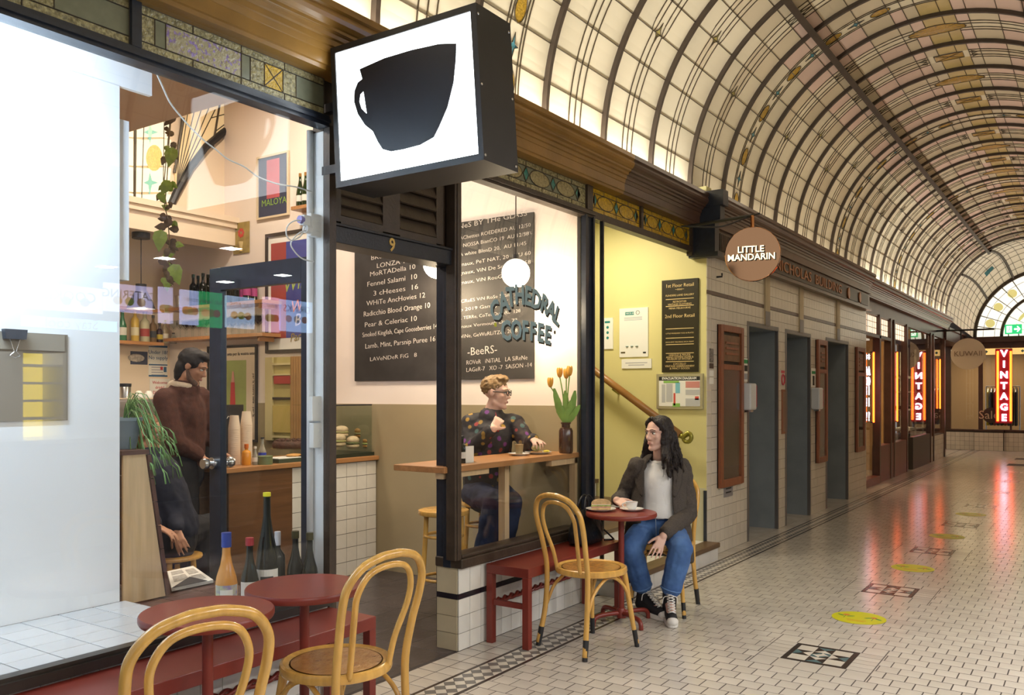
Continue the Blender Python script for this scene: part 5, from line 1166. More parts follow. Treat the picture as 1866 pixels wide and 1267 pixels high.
# ================================================================= BENTWOOD CHAIRS
M_tip = M('black_leg_tip', (.02,.02,.022), .4)
M_emb = M('embossed_seat', (.50,.24,.06), .25, col2=(.38,.17,.04), vs=26, bump=.5, bs=45, coat=.4)
def spl(P, n=6):
    P = [Vector(p) for p in P]; Q = []
    for i in range(len(P)-1):
        p0, p1, p2, p3 = P[max(0,i-1)], P[i], P[i+1], P[min(len(P)-1,i+2)]
        for k in range(n):
            t = k/n; Q.append(.5*((2*p1)+(p2-p0)*t+(2*p0-5*p1+4*p2-p3)*t*t+(3*p1-3*p2+p3-p0)*t**3))
    return Q+[P[-1]]
def make_chair():
    t = thing('bentwood_chair', 'x', 'chair', group='bentwood café chairs')
    MB().lathe([(0,.425),(.19,.425),(.206,.432),(.21,.445),(.206,.462),(.196,.466),(.186,.46),(.17,.456),(0,.455)], n=40).build('seat', M_bent, t, smooth=2)
    MB().lathe([(0,.457),(.12,.4575),(.165,.456),(.168,.459),(.172,.459)], n=40).build('embossed_panel', M_emb, t, smooth=2)
    out = [(-.195,.235,.02),(-.175,.20,.22),(-.170,.19,.44),(-.178,.215,.60),(-.190,.245,.72),(-.182,.265,.80),(-.132,.285,.862),(-.056,.295,.888),(0,.297,.892)]
    full = spl(out+[(-x, y, z) for x, y, z in reversed(out[:-1])])
    leg_up = [p for p in full]
    hoop_ = MB().tube(full, .0155, 10).build('back_hoop', M_bent, t, smooth=True)
    inn = [(-.095,.175,.445),(-.105,.20,.56),(-.128,.238,.68),(-.130,.258,.765),(-.088,.276,.832),(0,.285,.852)]
    MB().tube(spl(inn+[(-x, y, z) for x, y, z in reversed(inn[:-1])]), .012, 10).build('inner_hoop', M_bent, t, smooth=True)
    for s in (-1, 1):
        lg_ = MB().tube(spl([(s*.135,-.135,.43),(s*.150,-.150,.3),(s*.168,-.17,.14),(s*.182,-.19,.02)]), [.0165]*6+[.0155]*6+[.0135]*7, 10).build('leg', M_bent, t, smooth=True)
        MB().cyl((s*.1735,-.177,.10), (s*.183,-.191,0), .0150, .0135, 10).build('leg_tip', M_tip, lg_, smooth=2)
        MB().cyl((s*.186,.2175,.11), (s*.1955,.236,0), .0170, .0155, 10).build('leg_tip', M_tip, hoop_, smooth=2)
        MB().tube(spl([(s*.158,-.158,.24),(s*.160,-.12,.34),(s*.155,-.06,.40),(s*.150,0,.418),(s*.155,.06,.40),(s*.165,.14,.34),(s*.172,.19,.24)]), .0095, 8).build('side_brace', M_bent, t, smooth=True)
    MB().tube(spl([(-.158,-.158,.24),(-.12,-.150,.34),(-.06,-.140,.40),(0,-.135,.418),(.06,-.140,.40),(.12,-.150,.34),(.158,-.158,.24)]), .0095, 8).build('front_brace', M_bent, t, smooth=True)
    return t
ch0 = make_chair()
CH = [((.80, 1.475), -104, 'bentwood chair at bottom left, hoop back towards the camera'), ((.635, 2.30), -93, 'bentwood chair with embossed seat at the second near red table'),
      ((.562, 4.385), 163, 'empty bentwood chair with black tipped legs facing the seated woman'), ((.55, 5.40), 12, 'bentwood chair that the woman in the grey coat sits on')]
for i, ((x, y), rz, lab) in enumerate(CH):
    o = ch0 if i == 0 else copy_tree(ch0); o.location = (x, y, 0); o.rotation_euler.z = math.radians(rz); o['label'] = lab
# ================================================================= RED ROUND TABLES
def make_table():
    t = thing('round_table', 'x', 'table', group='red round pedestal tables')
    MB().lathe([(0,.672),(.20,.672),(.222,.676),(.226,.684),(.226,.698),(.222,.704),(0,.704)], n=48).build('table_top', M_red, t, smooth=2)
    MB().cyl((0,0,.04), (0,0,.672), .019, .019, 16).build('stem', M_red, t, smooth=2); MB().lathe([(.09,.66),(.09,.672),(.0,.672)], n=20).build('top_plate', M_red, t)
    MB().lathe([(.03,.03),(.032,.07),(.024,.09),(.0,.09)], n=16).build('hub', M_red, t, smooth=2)
    for k in range(4):
        a = k*PI/2; c, s = math.cos(a), math.sin(a)
        MB().tube(spl([(c*.02, s*.02, .06), (c*.10, s*.10, .062), (c*.18, s*.18, .056), (c*.208, s*.208, .034), (c*.213, s*.213, .0)]), .0145, 10).build('foot', M_red, t, smooth=True)
    return t
tb0 = make_table()
for i, ((x, y), rz, lab) in enumerate((((.43, 1.885), 20, 'round red table behind the bottom left bentwood chair'), ((.41, 2.345), 20, 'round red table in front of the window wine bottles'), ((.47, 4.945), 62, 'round red table with coffee and sandwich by the woman'))):
    o = tb0 if i == 0 else copy_tree(tb0); o.location = (x, y, 0); o.rotation_euler.z = math.radians(rz); o['label'] = lab
# ================================================================= RED BENCHES
def bench(y0, y1, lab, x0=.022, x1=.318, h=.462):
    t = thing('bench', lab, 'bench', ((x0+x1)/2, (y0+y1)/2, 0), 'red wall benches')
    MB().box(x0, x1, y0, y1, h-.055, h).build('bench_seat', M_red, t, bev=.003)
    for yy in (y0+.02, y1-.02):
        for xx in (x0+.022, x1-.022): MB().box(xx-.021, xx+.021, yy-.02, yy+.02, 0, h-.055).build('leg', M_red, t, bev=.002)
        MB().box(x0+.04, x1-.04, yy-.012, yy+.012, .225, .255).build('end_stretcher', M_red, t)
    tw = [MB(), MB()]; n = int((y1-y0)*60); xr = x0+.04
    for k in (0, 1): tw[k].tube([(xr+.011*math.cos(i*.75+k*PI), y0+.03+(y1-y0-.06)*i/n, .24+.011*math.sin(i*.75+k*PI)) for i in range(n+1)], .010, 6)
    for q in tw: q.build('twisted_rail', M_red, t, smooth=True)
    return t
bench(.4, 2.85, 'long red bench under the left café window'); bench(4.095, 5.26, 'red bench holding the black handbag under the right window')
# ================================================================= TABLE SETTING OF THE WOMAN
TZ = .704
v = onz(1095, 931, TZ); saucer((v.x, v.y, TZ), .098, 'plate', 'white plate with a sandwich on the woman\'s red table')
sw = thing('sandwich', 'cut sourdough sandwich on the plate at the woman\'s table', 'sandwich', (v.x, v.y, TZ+.0075)); b = Vector(sw.location)
rt = Vector((CS, SN, 0)); fw = Vector((-SN, CS, 0)); up = Vector((0,0,1))
def slab(z0, z1, s, m_, nm, dx=0, amp=0):
    P = []
    for k in range(17):
        a = PI*k/16; P.append(b+rt*(dx-.062*s*math.cos(a))+fw*(-.02+.062*s*math.sin(a))+up*z0)
    q = MB().prism(P, (0, 0, z1-z0)).build(nm, m_, sw, bev=.003); return q
M_sour = M('sourdough', (.62,.42,.20), .7, var=.25, vs=30, bump=.6, bs=80); M_ham = M('ham_pink', (.55,.28,.22), .6, var=.2, vs=40); M_let = M('lettuce_green', (.30,.38,.08), .6, var=.4, vs=40, bump=.5)
slab(0, .014, 1, M_sour, 'bread_slice'); slab(.014, .022, 1.04, M_ham, 'ham'); slab(.022, .030, 1.06, M_let, 'lettuce'); slab(.030, .036, 1.0, M('mayo', (.75,.68,.50), .5), 'cheese')
q = MB(); n = 14; vs = []
for i in range(n+1):
    for k in range(7):
        a = PI*i/n; e = k/6; vs.append(b+rt*(-.064*math.cos(a)*(1-e*.0))+fw*(-.02+.06*math.sin(a)*e)+up*(.036+.036*math.sin(a)**.7*(1-.5*e*e)))
q.add(vs, [(i*7+k, (i+1)*7+k, (i+1)*7+k+1, i*7+k+1) for i in range(n) for k in range(6)])
q.prism([b+rt*(-.064*math.cos(PI*k/12))+fw*-.02+up*(.036+.036*math.sin(PI*k/12)**.7) for k in range(13)], fw*.003); q.build('top_bread_slice', M_sour, sw, smooth=2)
v = onz(1151, 931, TZ); saucer((v.x, v.y, TZ), .078, 'saucer', 'white saucer under the woman\'s coffee cup')
cp = thing('coffee_cup', 'white cup of coffee held by the woman', 'cup', (v.x, v.y, TZ+.0065)); b = Vector(cp.location)
MB().lathe([(.018,0),(.022,.002),(.033,.018),(.040,.052),(.0375,.052),(.030,.018),(.0,.006)], b, 24).build('cup_body', M_por, cp, smooth=2); MB().lathe([(0,.045),(.0372,.0455)], b, 20).build('coffee', M('crema', (.20,.09,.03), .4), cp)
h0 = b-rt*.037; MB().tube(spl([h0+up*.044, h0-rt*.018+up*.040, h0-rt*.022+up*.028, h0-rt*.012+up*.018, h0+rt*.005+up*.016]), .004, 8).build('handle', M_por, cp, smooth=True)
# ================================================================= HANDBAG on the bench
hb = thing('handbag', 'black leather handbag slumped on the red bench', 'handbag', (.17, 5.02, .462)); M_lea = M('black_leather', (.012,.012,.014), .35, var=.3, vs=20, bump=.3, bs=40)
q = MB(); hx, hy = .17, 5.02; vs = []
for i, (z, w, d) in enumerate(((.472,.16,.075),(.495,.17,.085),(.575,.15,.075),(.645,.11,.05),(.68,.085,.028),(.685,.07,.015))):
    for k in range(20):
        a = 2*PI*k/20; vs.append((hx+d*math.copysign(abs(math.cos(a))**.7, math.cos(a))+.01*math.sin(5*a+i), hy+w*math.copysign(abs(math.sin(a))**.7, math.sin(a)), z+.008*math.sin(3*a+i*2)))
q.add(vs, [(i*20+k, i*20+(k+1)%20, (i+1)*20+(k+1)%20, (i+1)*20+k) for i in range(5) for k in range(20)]+[tuple(range(20))[::-1], tuple(range(100, 120))]); q.build('bag_body', M_lea, hb, smooth=True)
for dx in (-.03, .03): MB().tube(spl([(hx+dx, hy-.07, .655), (hx+dx*.8, hy-.06, .735), (hx+dx*.5, hy, .785), (hx+dx*.8, hy+.06, .735), (hx+dx, hy+.07, .655)]), .006, 8).build('strap', M_lea, hb, smooth=True)
MB().tube(spl([(hx+.08, hy+.10, .55), (hx+.11, hy+.17, .485), (hx+.09, hy+.21, .469), (hx+.05, hy+.16, .469)]), .006, 8).build('strap', M_lea, hb, smooth=True)
MB().tube([(hx+.055, hy-.05, .60), (hx+.082, hy-.045, .52)], .005, 6).build('tassel', M_lea, hb)
# ================================================================= STOOLS at the window bar
def make_stool():
    t = thing('bar_stool', 'x', 'stool', group='bentwood bar stools')
    MB().lathe([(0,.655),(.15,.655),(.168,.662),(.172,.675),(.168,.69),(.15,.694),(0,.692)], n=36).build('seat', M_bent, t, smooth=2)
    for k in range(4):
        a = PI/4+k*PI/2; c, s = math.cos(a), math.sin(a)
        MB().tube(spl([(c*.115, s*.115, .655), (c*.125, s*.125, .45), (c*.145, s*.145, .2), (c*.185, s*.185, .06), (c*.20, s*.20, .004)]), .0165, 10).build('leg', M_bent, t, smooth=True)
    for z, r in ((.52, .125), (.24, .140)):
        MB().tube([(r*math.cos(2*PI*k/32), r*math.sin(2*PI*k/32), z) for k in range(32)], .0105, 8, closed=True).build('foot_ring', M_bent, t, smooth=True)
    return t
s0 = make_stool(); s0.location = (-.60, 4.47, 0); s0['label'] = 'empty bentwood bar stool beside the dark door post'
s1_ = copy_tree(s0); s1_.location = (-.66, 5.0, 0); s1_['label'] = 'bentwood bar stool under the man in the window'
s2_ = copy_tree(s0); s2_.location = (-1.70, 3.2, 0); s2_.scale = (1,1,.68); s2_['label'] = 'low stool under the person in navy behind the plant'
pb = thing('purple_bag', 'purple bag with a white stripe on the café floor', 'bag', (-.22, 4.86, 0))
MB().prism([(-.28, 4.74, .0), (-.28, 5.0, .0), (-.28, 4.98, .26), (-.28, 4.86, .36), (-.28, 4.78, .24)], (.11,0,0)).build('bag_body', M('bag_purple', (.10,.04,.35), .5), pb, bev=.02); MB().prism([(-.29, 4.90, .0), (-.29, 4.93, .0), (-.29, 4.92, .31), (-.29, 4.89, .31)], (.13,0,0)).build('stripe', M_paper, pb)
# ================================================================= LIGHTBOX SIGN
YL = 2.78
q0 = ony(602, 88, YL); q1 = ony(867, 4, YL); q2 = ony(882, 291, YL); q3 = ony(612, 343, YL)
lbx = thing('lightbox_sign', 'projecting black lightbox sign with a coffee cup silhouette', 'sign', (.1, YL+.1, q3.z))
dep = .245; M_lbk = M('lightbox_black', (.022,.021,.022), .5, var=.1, vs=8)
P = [q0, q1, q2, q3]; bk = Vector((0, dep, 0)); m_ = .028
cen = sum(P, Vector())/4; inner = [p.lerp(cen, .045) for p in P]
inner = [Vector((p.x+(m_ if i in (0,3) else -m_), p.y, p.z+(-m_ if i in (0,1) else m_))) for i, p in enumerate(P)]
f = MB(); vs = P+[p+bk for p in P]+inner+[p+Vector((0,.006,0)) for p in inner]
f.add(vs, [(0,1,5,4),(1,2,6,5),(2,3,7,6),(3,0,4,7),(4,5,6,7)]+[(i,(i+1)%4,8+(i+1)%4,8+i) for i in range(4)]+[(8+i,8+(i+1)%4,12+(i+1)%4,12+i) for i in range(4)]); f.build('case', M_lbk, lbx)
M_lit2 = M('lightbox_acrylic', (.9,.93,.96), .3, emit=4.5, ecol=(.88,.95,1)); MB().add([p+Vector((0,.006,0)) for p in inner], [(0,1,2,3)]).build('lit_panel', M_lit2, lbx)
cup = [(655,126),(700,106),(750,91),(800,80),(831,79),(830,110),(826,150),(815,195),(800,230),(790,250),(765,264),(735,272),(712,276),(697,272),(688,258),(679,239),(665,228),(652,208),(645,185),(646,165),(652,150),(660,144)]
hole = [(662,167),(657,172),(655,185),(659,198),(668,207)]
M_cupk = M('cup_vinyl', (.012,.014,.022), .45)
MB().prism([ony(px, py, YL+.0025) for px, py in cup], (0,.003,0)).build('cup_silhouette', M_cupk, lbx); MB().prism([ony(px, py, YL+.0015) for px, py in hole], (0,.001,0)).build('handle_gap', M_lit2, lbx)
for i in range(3):
    p = P[1].lerp(P[2], .05+.45*i); 
    for yy in (.012, dep-.015): MB().ball(p+Vector((.001, yy, -.01)), (.003,.006,.006), 8).build('screw', M_steel, lbx)
MB().box(-.04, q0.x+.02, YL+.08, YL+.12, q0.z-.25, q0.z-.21).box(-.04, q0.x+.02, YL+.08, YL+.12, q3.z+.1, q3.z+.14).build('wall_bracket', M_lbk, lbx)
# ================================================================= COPPER ROUND SIGN
Zs = 6.9; cc = atd(1371, 463, Zs); R0 = 49.5*Zs/F
ms = thing('round_sign', 'round polished copper sign cut with Little Mandarin', 'sign', cc)
nrm = Vector((SN*.93+.1, -CS, 0)).normalized(); nrm = Vector((.22, -.975, 0)); sx = Vector((.975, .22, 0))
disc = lambda r, o: [cc+sx*(r*math.cos(a))+up*(r*math.sin(a))+nrm*o for a in [2*PI*k/48 for k in range(48)]]
M_cop = M('copper_mirror', (.62,.30,.14), .08, 1); MB().prism(disc(R0, 0), nrm*-.05).build('copper_disc', M_cop, ms, bev=.004)
for s, pxy, w in (('LITTLE', (1368, 455), 74), ('MANDARIN', (1369, 469), 98)):
    v = atd(*pxy, Zs)+nrm*.004; text(s, .072, v+sx*.006-up*.003, sx, up, M_ink, ms, ext=.002, bold=.003, sx=.98); text(s, .072, v+nrm*.003, sx, up, M('sign_lit_letters', (1,.85,.55), emit=2.2, ecol=(1,.80,.45)), ms, ext=.001, bold=.001, sx=.98)
MB().cyl(cc+up*(R0*.98), cc+up*(R0+.09), .016, .016, 10).build('hanger_rod', M_cop, ms)
hp = cc+up*(R0+.09); MB().cyl(hp, Vector((.1, hp.y+.12, hp.z+.0)), .013, .013, 8).build('wall_arm', M_shade, ms); MB().tube(spl([Vector((.2, hp.y-.25, hp.z-.07)), hp+Vector((-.2,-.2,-.1)), hp+Vector((-.05,0,-.01)), hp+Vector((.06,0,.01))]), .007, 6).build('power_cord', M_shade, ms, smooth=True)
# ================================================================= STAIR ALCOVE FITTINGS
def wallp(name, label, cat, px0, py0, px1, py1, mats, y=7.272, d=.012):
    a = ony(px0, py0, y); b = ony(px1, py1, y); t = thing(name, label, cat, ((a.x+b.x)/2, y, b.z)); MB().box(a.x, b.x, y-d, y+.008, b.z, a.z).build('panel', mats, t); return t, a, b
M_bbd = M('directory_black', (.018,.013,.008), .35); M_dgold = M('directory_gold', (.70,.52,.24), .5)
t, a, b = wallp('directory_board', 'tall black and gold floor directory on the yellow wall', 'sign', 1207, 512, 1273, 678, M_bbd)
yb = 7.272-.0135; xm = (a.x+b.x)/2; H_ = a.z-b.z
def dt(s, f, size, m_=None): text(s, size, (xm, yb, a.z-H_*f), (1,0,0), (0,0,1), m_ or M_dgold, t, ext=.0006)
dt('1st Floor Retail', .065, .044); dt('~ooo~', .105, .03); dt('FLINDERS LANE GALLERY', .17, .024); dt('RETROSTAR', .24, .024); dt('VINTAGE CLOTHING', .268, .024); dt('MIINA MELBOURNE', .31, .024); dt('2nd Floor Retail', .395, .044); dt('LITTLE MANDARIN YOGA & PILATES', .58, .0165); dt('EXCLUSIVE TAILORING INCA CRAFT', .675, .0165)
for s, f in (('HAROLD & MAUDE', .815), ('ANNO DOMINI HOME &', .838), ('MUSEUM OF MYSTERY', .86), ('L\'UCCELLO', .91), ('VINTAGE HABERDASHERY', .935), ('& FANCY GOODS', .96)): dt(s, f, .024)
for f in (.21, .285, .53, .63, .70, .795, .885): MB().box(a.x+.04, b.x-.04, yb-.0005, yb+.001, a.z-H_*f-.003, a.z-H_*f+.003).build('gold_rule', M_dgold, t)
t, a, b = wallp('evacuation_diagram', 'silver framed evacuation diagram below the black directory board', 'sign', 1198, 682, 1282, 746, M('frame_silver', (.55,.53,.48), .3, .8), d=.02)
MB().box(a.x+.025, b.x-.025, 7.25, 7.2525, b.z+.025, a.z-.025).build('plan_sheet', M_paper, t); MB().box(a.x+.025, b.x-.025, 7.2485, 7.25, a.z-.06, a.z-.025).build('title_bar', M_ink, t)
text('EVACUATION DIAGRAM', .03, ((a.x+b.x)/2, 7.248, a.z-.042), (1,0,0), (0,0,1), M_paper, t, bold=.001)
for u0, u1, v0, v1, m_ in ((.12,.2,.18,.7,pr('plan_grey', (.5,.5,.5))), (.22,.36,.2,.72,pr('plan_grey', 0)), (.38,.42,.1,.45,pr('plan_red', (.6,.08,.06))), (.42,.52,.45,.75,pr('plan_cyan', (.2,.5,.6))), (.36,.52,.06,.16,pr('plan_green', (.25,.5,.1))), (.16,.5,.74,.8,pr('plan_green', 0)), (.64,.94,.60,.78,pr('plan_pink', (.6,.25,.22))), (.64,.94,.40,.55,pr('plan_grey', 0)), (.64,.94,.08,.3,pr('plan_grey', 0)), (.84,.92,.26,.36,pr('plan_red', 0))):
    MB().box(a.x+(b.x-a.x)*u0, a.x+(b.x-a.x)*u1, 7.2488, 7.25, b.z+(a.z-b.z)*v0, b.z+(a.z-b.z)*v1).build('plan_block', m_, t)
t, a, b = wallp('check_in_notice', 'white check in notice with green heading on the yellow wall', 'poster', 1129, 563, 1181, 650, M_paper, d=.003)
MB().box(a.x+.06, a.x+.15, 7.268, 7.27, a.z-.065, a.z-.035).build('heading', pr('check_green', (.02,.22,.20)), t); text('CHECK-IN', .022, (a.x+.105, 7.2675, a.z-.05), (1,0,0), (0,0,1), M_paper, t)
MB().tube([(a.x+.19+.018*math.cos(k*PI/6), 7.2685, a.z-.045+.018*math.sin(k*PI/6)) for k in range(12)], .002, 5, closed=True).build('pin_icon', M_ink, t); MB().box(b.x-.05, b.x-.02, 7.268, 7.27, b.z+.03, b.z+.045).build('crest', M_ink, t); MB().box(a.x+.015, a.x+.06, 7.268, 7.27, b.z+.035, b.z+.05).build('crest', pr('crest_gold', (.1,.07,.02)), t)
for k in range(3): MB().box(a.x+.05, b.x-.06, 7.2685, 7.27, a.z-.09-.012*k, a.z-.086-.012*k).build('print_line', pr('line_grey', 0), t); MB().lathe([(.014,-.001),(.014,.001)], (a.x+.08+.05*k, 7.269, b.z+.10), 12).build('icon', pr('check_green', 0), t)
t, a, b = wallp('safety_notice', 'white safety notice with green icons half hidden by the mullion', 'poster', 1099, 580, 1117, 636, M_paper, d=.003); MB().box(a.x+.02, b.x-.03, 7.268, 7.27, a.z-.05, a.z-.03).build('heading', MATS['print_check_green'], t)
for k in range(3): MB().ball((a.x+.05, 7.2685, a.z-.09-.05*k), (.014,.001,.014), 8).build('icon', MATS['print_check_green'], t)
t, a, b = wallp('small_notice', 'small white paper slip below the check in notice', 'poster', 1133, 655, 1187, 671, M_paper, d=.003); [MB().box(a.x+.04+.03*k, b.x-.04-.03*k, 7.2682, 7.27, (a.z+b.z)/2+.004-.02*k, (a.z+b.z)/2+.011-.02*k).build('print_line', MATS['print_line_grey'], t) for k in range(2)]
hr = thing('handrail', 'timber handrail ending in a green brass scroll in the alcove', 'handrail', (-.1, 7.16, .9)); M_hr = M('handrail_timber', (.30,.14,.035), .3, var=.15, vs=5); M_brass = M('scroll_brass', (.30,.27,.05), .3, .6)
p0 = ony(1085, 677, 7.16); p1 = ony(1240, 793, 7.16); MB().tube([p0+(p0-p1)*.8, p1], .034, 14).build('rail', M_hr, hr, smooth=True)
sc = ony(1251, 798, 7.16); pts = [p1, p1+(p1-p0).normalized()*.03]
for k in range(18): a = 1.15-k*.40; r = .050-.0018*k; pts.append(sc+Vector((r*math.cos(a), 0, r*math.sin(a))))
MB().tube(pts, [.030, .027]+[.021-.0005*k for k in range(18)], 12).build('scroll', M_brass, hr, smooth=True)
for q in (ony(1120, 706, 7.2), ony(1225, 785, 7.2)): MB().cyl(Vector((q.x, 7.16, q.z-.02)), Vector((q.x, 7.28, q.z-.06)), .01).build('rail_bracket', M_brass, hr)
# ================================================================= LIFT LOBBY FITTINGS
M_cas = M('case_timber', (.24,.075,.03), .35, var=.25, vs=5, wood=3); M_dkgl = M('case_dark_interior', (.035,.028,.02), .5, var=.3, vs=4)
for i, (y0, y1, z0, z1, lab) in enumerate(((7.52, 8.13, .60, 2.09, 'tall timber directory case nearest the yellow stair alcove'), (10.78, 11.22, .61, 2.12, 'tall timber directory case between second and third lifts'), (12.82, 13.32, .63, 2.12, 'tall timber directory case beyond the third lift'))):
    t = thing('directory_case', lab, 'display case', (.13, (y0+y1)/2, z0), 'timber directory cases'); w = .07; zm = z1-.36
    MB().box(LX, LX+.012, y0, y1, z0, z1).build('back_panel', M_dkgl, t); MB().box(LX, LX+.04, y0, y0+w, z0, z1).box(LX, LX+.04, y1-w, y1, z0, z1).box(LX, LX+.04, y0+w, y1-w, z1-.06, z1).box(LX, LX+.04, y0+w, y1-w, z0, z0+.07).box(LX, LX+.04, y0+w, y1-w, zm-.05, zm).build('case_frame', M_cas, t, bev=.004)
    MB().box(LX+.012, LX+.03, y0+w+.02, y1-w-.02, zm+.03, z1-.09).build('head_panel', M('case_plaque', (.16,.08,.035), .4, var=.3, vs=10), t); [MB().box(LX+.03, LX+.036, y0+w+.07, y1-w-.07, zm+.09+.05*k, zm+.11+.05*k).build('carved_bar', M_cas, t) for k in range(3)]
    MB().box(LX+.026, LX+.03, y0+w, y1-w, z0+.07, zm-.05).build('case_glass', GLASS, t)
for i, (y, z0, lab) in enumerate(((8.235, 1.30, 'white sanitiser dispenser left of the first lift'), (10.68, 1.27, 'white sanitiser dispenser left of the second directory case'))):
    t = thing('sanitiser_dispenser', lab, 'dispenser', (LX+.05, y, z0), 'sanitiser dispensers'); MB().box(LX, LX+.10, y-.085, y+.085, z0, z0+.26).build('housing', M('dispenser_white', (.62,.64,.66), .35), t, bev=.015); MB().box(LX+.03, LX+.10, y+.086, y+.09, z0+.03, z0+.24).build('red_label', pr('disp_red', (.5,.05,.08)), t); MB().box(LX+.02, LX+.08, y-.04, y+.04, z0-.02, z0).build('nozzle', M_steel, t)
def lwall(name, lab, px0, py0, px1, py1, m_, cat='poster', extra=()):
    a = onx(px0, py0, LX+.002); b = onx(px1, py1, LX+.002); t = thing(name, lab, cat, (LX, (a.y+b.y)/2, b.z)); MB().box(LX, LX+.005, a.y, b.y, b.z, a.z).build('sheet', m_, t)
    for i, (u0, u1, v0, v1, mm) in enumerate(extra): MB().box(LX+.005, LX+.006+.0004*i, a.y+(b.y-a.y)*u0, a.y+(b.y-a.y)*u1, b.z+(a.z-b.z)*v0, b.z+(a.z-b.z)*v1).build('print_area', mm, t)
    return t
lwall('lift_notice', 'white notice with green band above the first dispenser', 1354, 653, 1363, 696, M_paper, extra=((0,1,.78,.95,pr('notice_green', (.03,.30,.10))), (.2,.8,.45,.7,M_ink), (.2,.8,.1,.35,pr('line_grey', 0))))
lwall('lift_notice', 'white notice with green band above the second dispenser', 1478, 671, 1486, 706, M_paper, extra=((.1,.9,.70,.85,MATS['print_notice_green']), (.3,.7,.1,.6,M_ink)))
for k, (y0, y1, m_, lab) in enumerate(((635, 661, pr('photo_mix', (.35,.3,.26), col2=(.05,.05,.05), vs=60), 'picture card at the top of the column by the case'), (662, 672, pr('brown_card', (.08,.05,.04)), 'dark card under the picture card by the case'), (675, 686, M_paper, 'white card in the middle of the column by the case'), (688, 700, M_paper, 'white card at the foot of the column by the case'))): lwall('wall_card', lab, 1293, y0, 1300, y1, m_, 'card')
lwall('grey_plaque', 'small grey plaque below the first directory case', 1319, 884, 1335, 903, M('plaque_grey', (.25,.23,.23), .5), 'plaque', ((.2,.8,.6,.7,M_ink), (.2,.8,.3,.4,M_ink)))
lp_ = lwall('lift_call_panel', 'tall timber call panel between the first two lifts', 1424, 710, 1434, 790, M_cas, 'panel', ((.25,.75,.05,.95,M('panel_steel', (.25,.17,.12), .3, .5)),)); t = lwall('no_smoking_sign', 'red no smoking sign above the lift call panel', 1422, 672, 1430, 704, M_lift, 'sign', ((.1,.9,.75,.9,pr('disp_red', 0)),))
a = onx(1427, 692, LX+.008); MB().tube([(LX+.008, a.y+.05*math.cos(2*PI*k/16), a.z+.055*math.sin(2*PI*k/16)) for k in range(16)], .009, 6, closed=True).build('red_ring', MATS['print_disp_red'], t)
a = onx(1306, 505, LX); hk_ = MB().tube([(LX, a.y, a.z), (LX+.05, a.y, a.z), (LX+.05, a.y, a.z+.03)], .009, 6).build('wall_hook', M_shade); tag(hk_, 'black iron hook high on the tiled lift wall', 'hook')
# ================================================================= FLOOR STICKERS
M_yst = M('sticker_yellow', (.62,.60,.005), .35); M_lg = M('sticker_leaf', (.02,.25,.06), .4); M_fl = M('sticker_flower', (.70,.14,.06), .4)
SL = ['yellow floor sticker cut off at the bottom edge', 'yellow floor sticker between the two nearest tile inlays', 'yellow floor sticker level with the first lift', 'yellow floor sticker beyond the third tile inlay', 'faint yellow floor sticker farthest down the arcade']
for i in range(5):
    y = 3.965+1.94*i; x = 1.70; t = thing('floor_sticker', SL[i], 'sticker', (x, y, 0), 'yellow distance stickers'); MB().lathe([(0,.0),(.164,.0),(.166,.0008),(.165,.0012),(0,.0012)], (x, y, .0003), 40).build('disc', M_yst, t)
    for s in (-1, 1):
        c = Vector((x+s*.085, y+.02*1, .0019)); MB().ball(c+Vector((0,.02,0)), (.022,.018,.0004), 10).build('flower', M_fl, t)
        for d_, r in (((-.03,0), .6), ((.032,-.005), -.6)): MB().ball(c+Vector((d_[0], d_[1], .0002)), (.028,.010,.0004), 10, Matrix.Rotation(r*s, 3, 'Z')).build('leaf', M_lg, t)
        MB().box(c.x-.002, c.x+.002, c.y-.06, c.y+.01, .0017, .0021).build('stem', M_lg, t)
    MB().box(x-.06, x+.06, y-.075, y-.07, .0017, .0021).build('rule', M_fl, t); MB().box(x-.05, x+.05, y-.10, y-.095, .0017, .0021).build('rule', M_fl, t)
# ================================================================= FAR SHOPS: neon, signs
M_neo = M('neon_orange', (1,.35,.05), emit=7, ecol=(1,.085,.008)); M_neow = M('neon_white', (1,.9,1), emit=6, ecol=(1,.80,1)); M_nred = M('neon_back_red', (.22,.01,.015), .3)
vs_ = thing('neon_sign', 'red vertical neon sign reading Vintage in the end window', 'sign', ony(1829, 770, YE-.2)); a = ony(1814, 636, YE-.1); b = ony(1845, 772, YE-.1)
MB().box(a.x, b.x, YE-.16, YE-.10, b.z, a.z).build('back_board', M_nred, vs_)
for px in (1818, 1842): p = ony(px, 640, YE-.18); q = ony(px, 768, YE-.18); MB().tube([p, q], .026, 8).build('neon_tube_or_reflection', M_neo, vs_)
for k, ch in enumerate('VINTAGE'): v = ony(1829.5, 645+k*19.5, YE-.175); text(ch, .235, v, (1,0,0), (0,0,1), M_neow, vs_, name='letter', ext=.012, bold=.008)
for i, (px, y0, y1, lab) in enumerate(((1592, 642, 770, 'orange neon sign reflection built as a glowing tube in the first far shop window'), (1635, 642, 768, 'orange neon sign reflection built as a glowing tube on the dark post of far shop'), (1713, 655, 745, 'orange neon sign reflection built as a glowing tube in the farthest side window'))):  # mirror images of the neon sign, modelled as glowing tubes
    xx = .03 if i == 1 else .0; p = onx(px, y0, xx); q = onx(px, y1, xx); t = thing('neon_tube_or_reflection', lab, 'neon', q, 'neon sign reflections built as orange tubes'); MB().tube([p, q], .015, 8).build('reflection_bar', M_neo, t)
    for e in (p, q): MB().cyl(e, e-Vector((.05,0,0)), .012).build('reflection_clip', M_shade, t)
t = thing('window_lettering', 'reflected neon letters built as glowing white lettering down the first far shop window', 'sign', onx(1583, 770, -.05))  # partial reflection of sign letters, modelled as glowing text
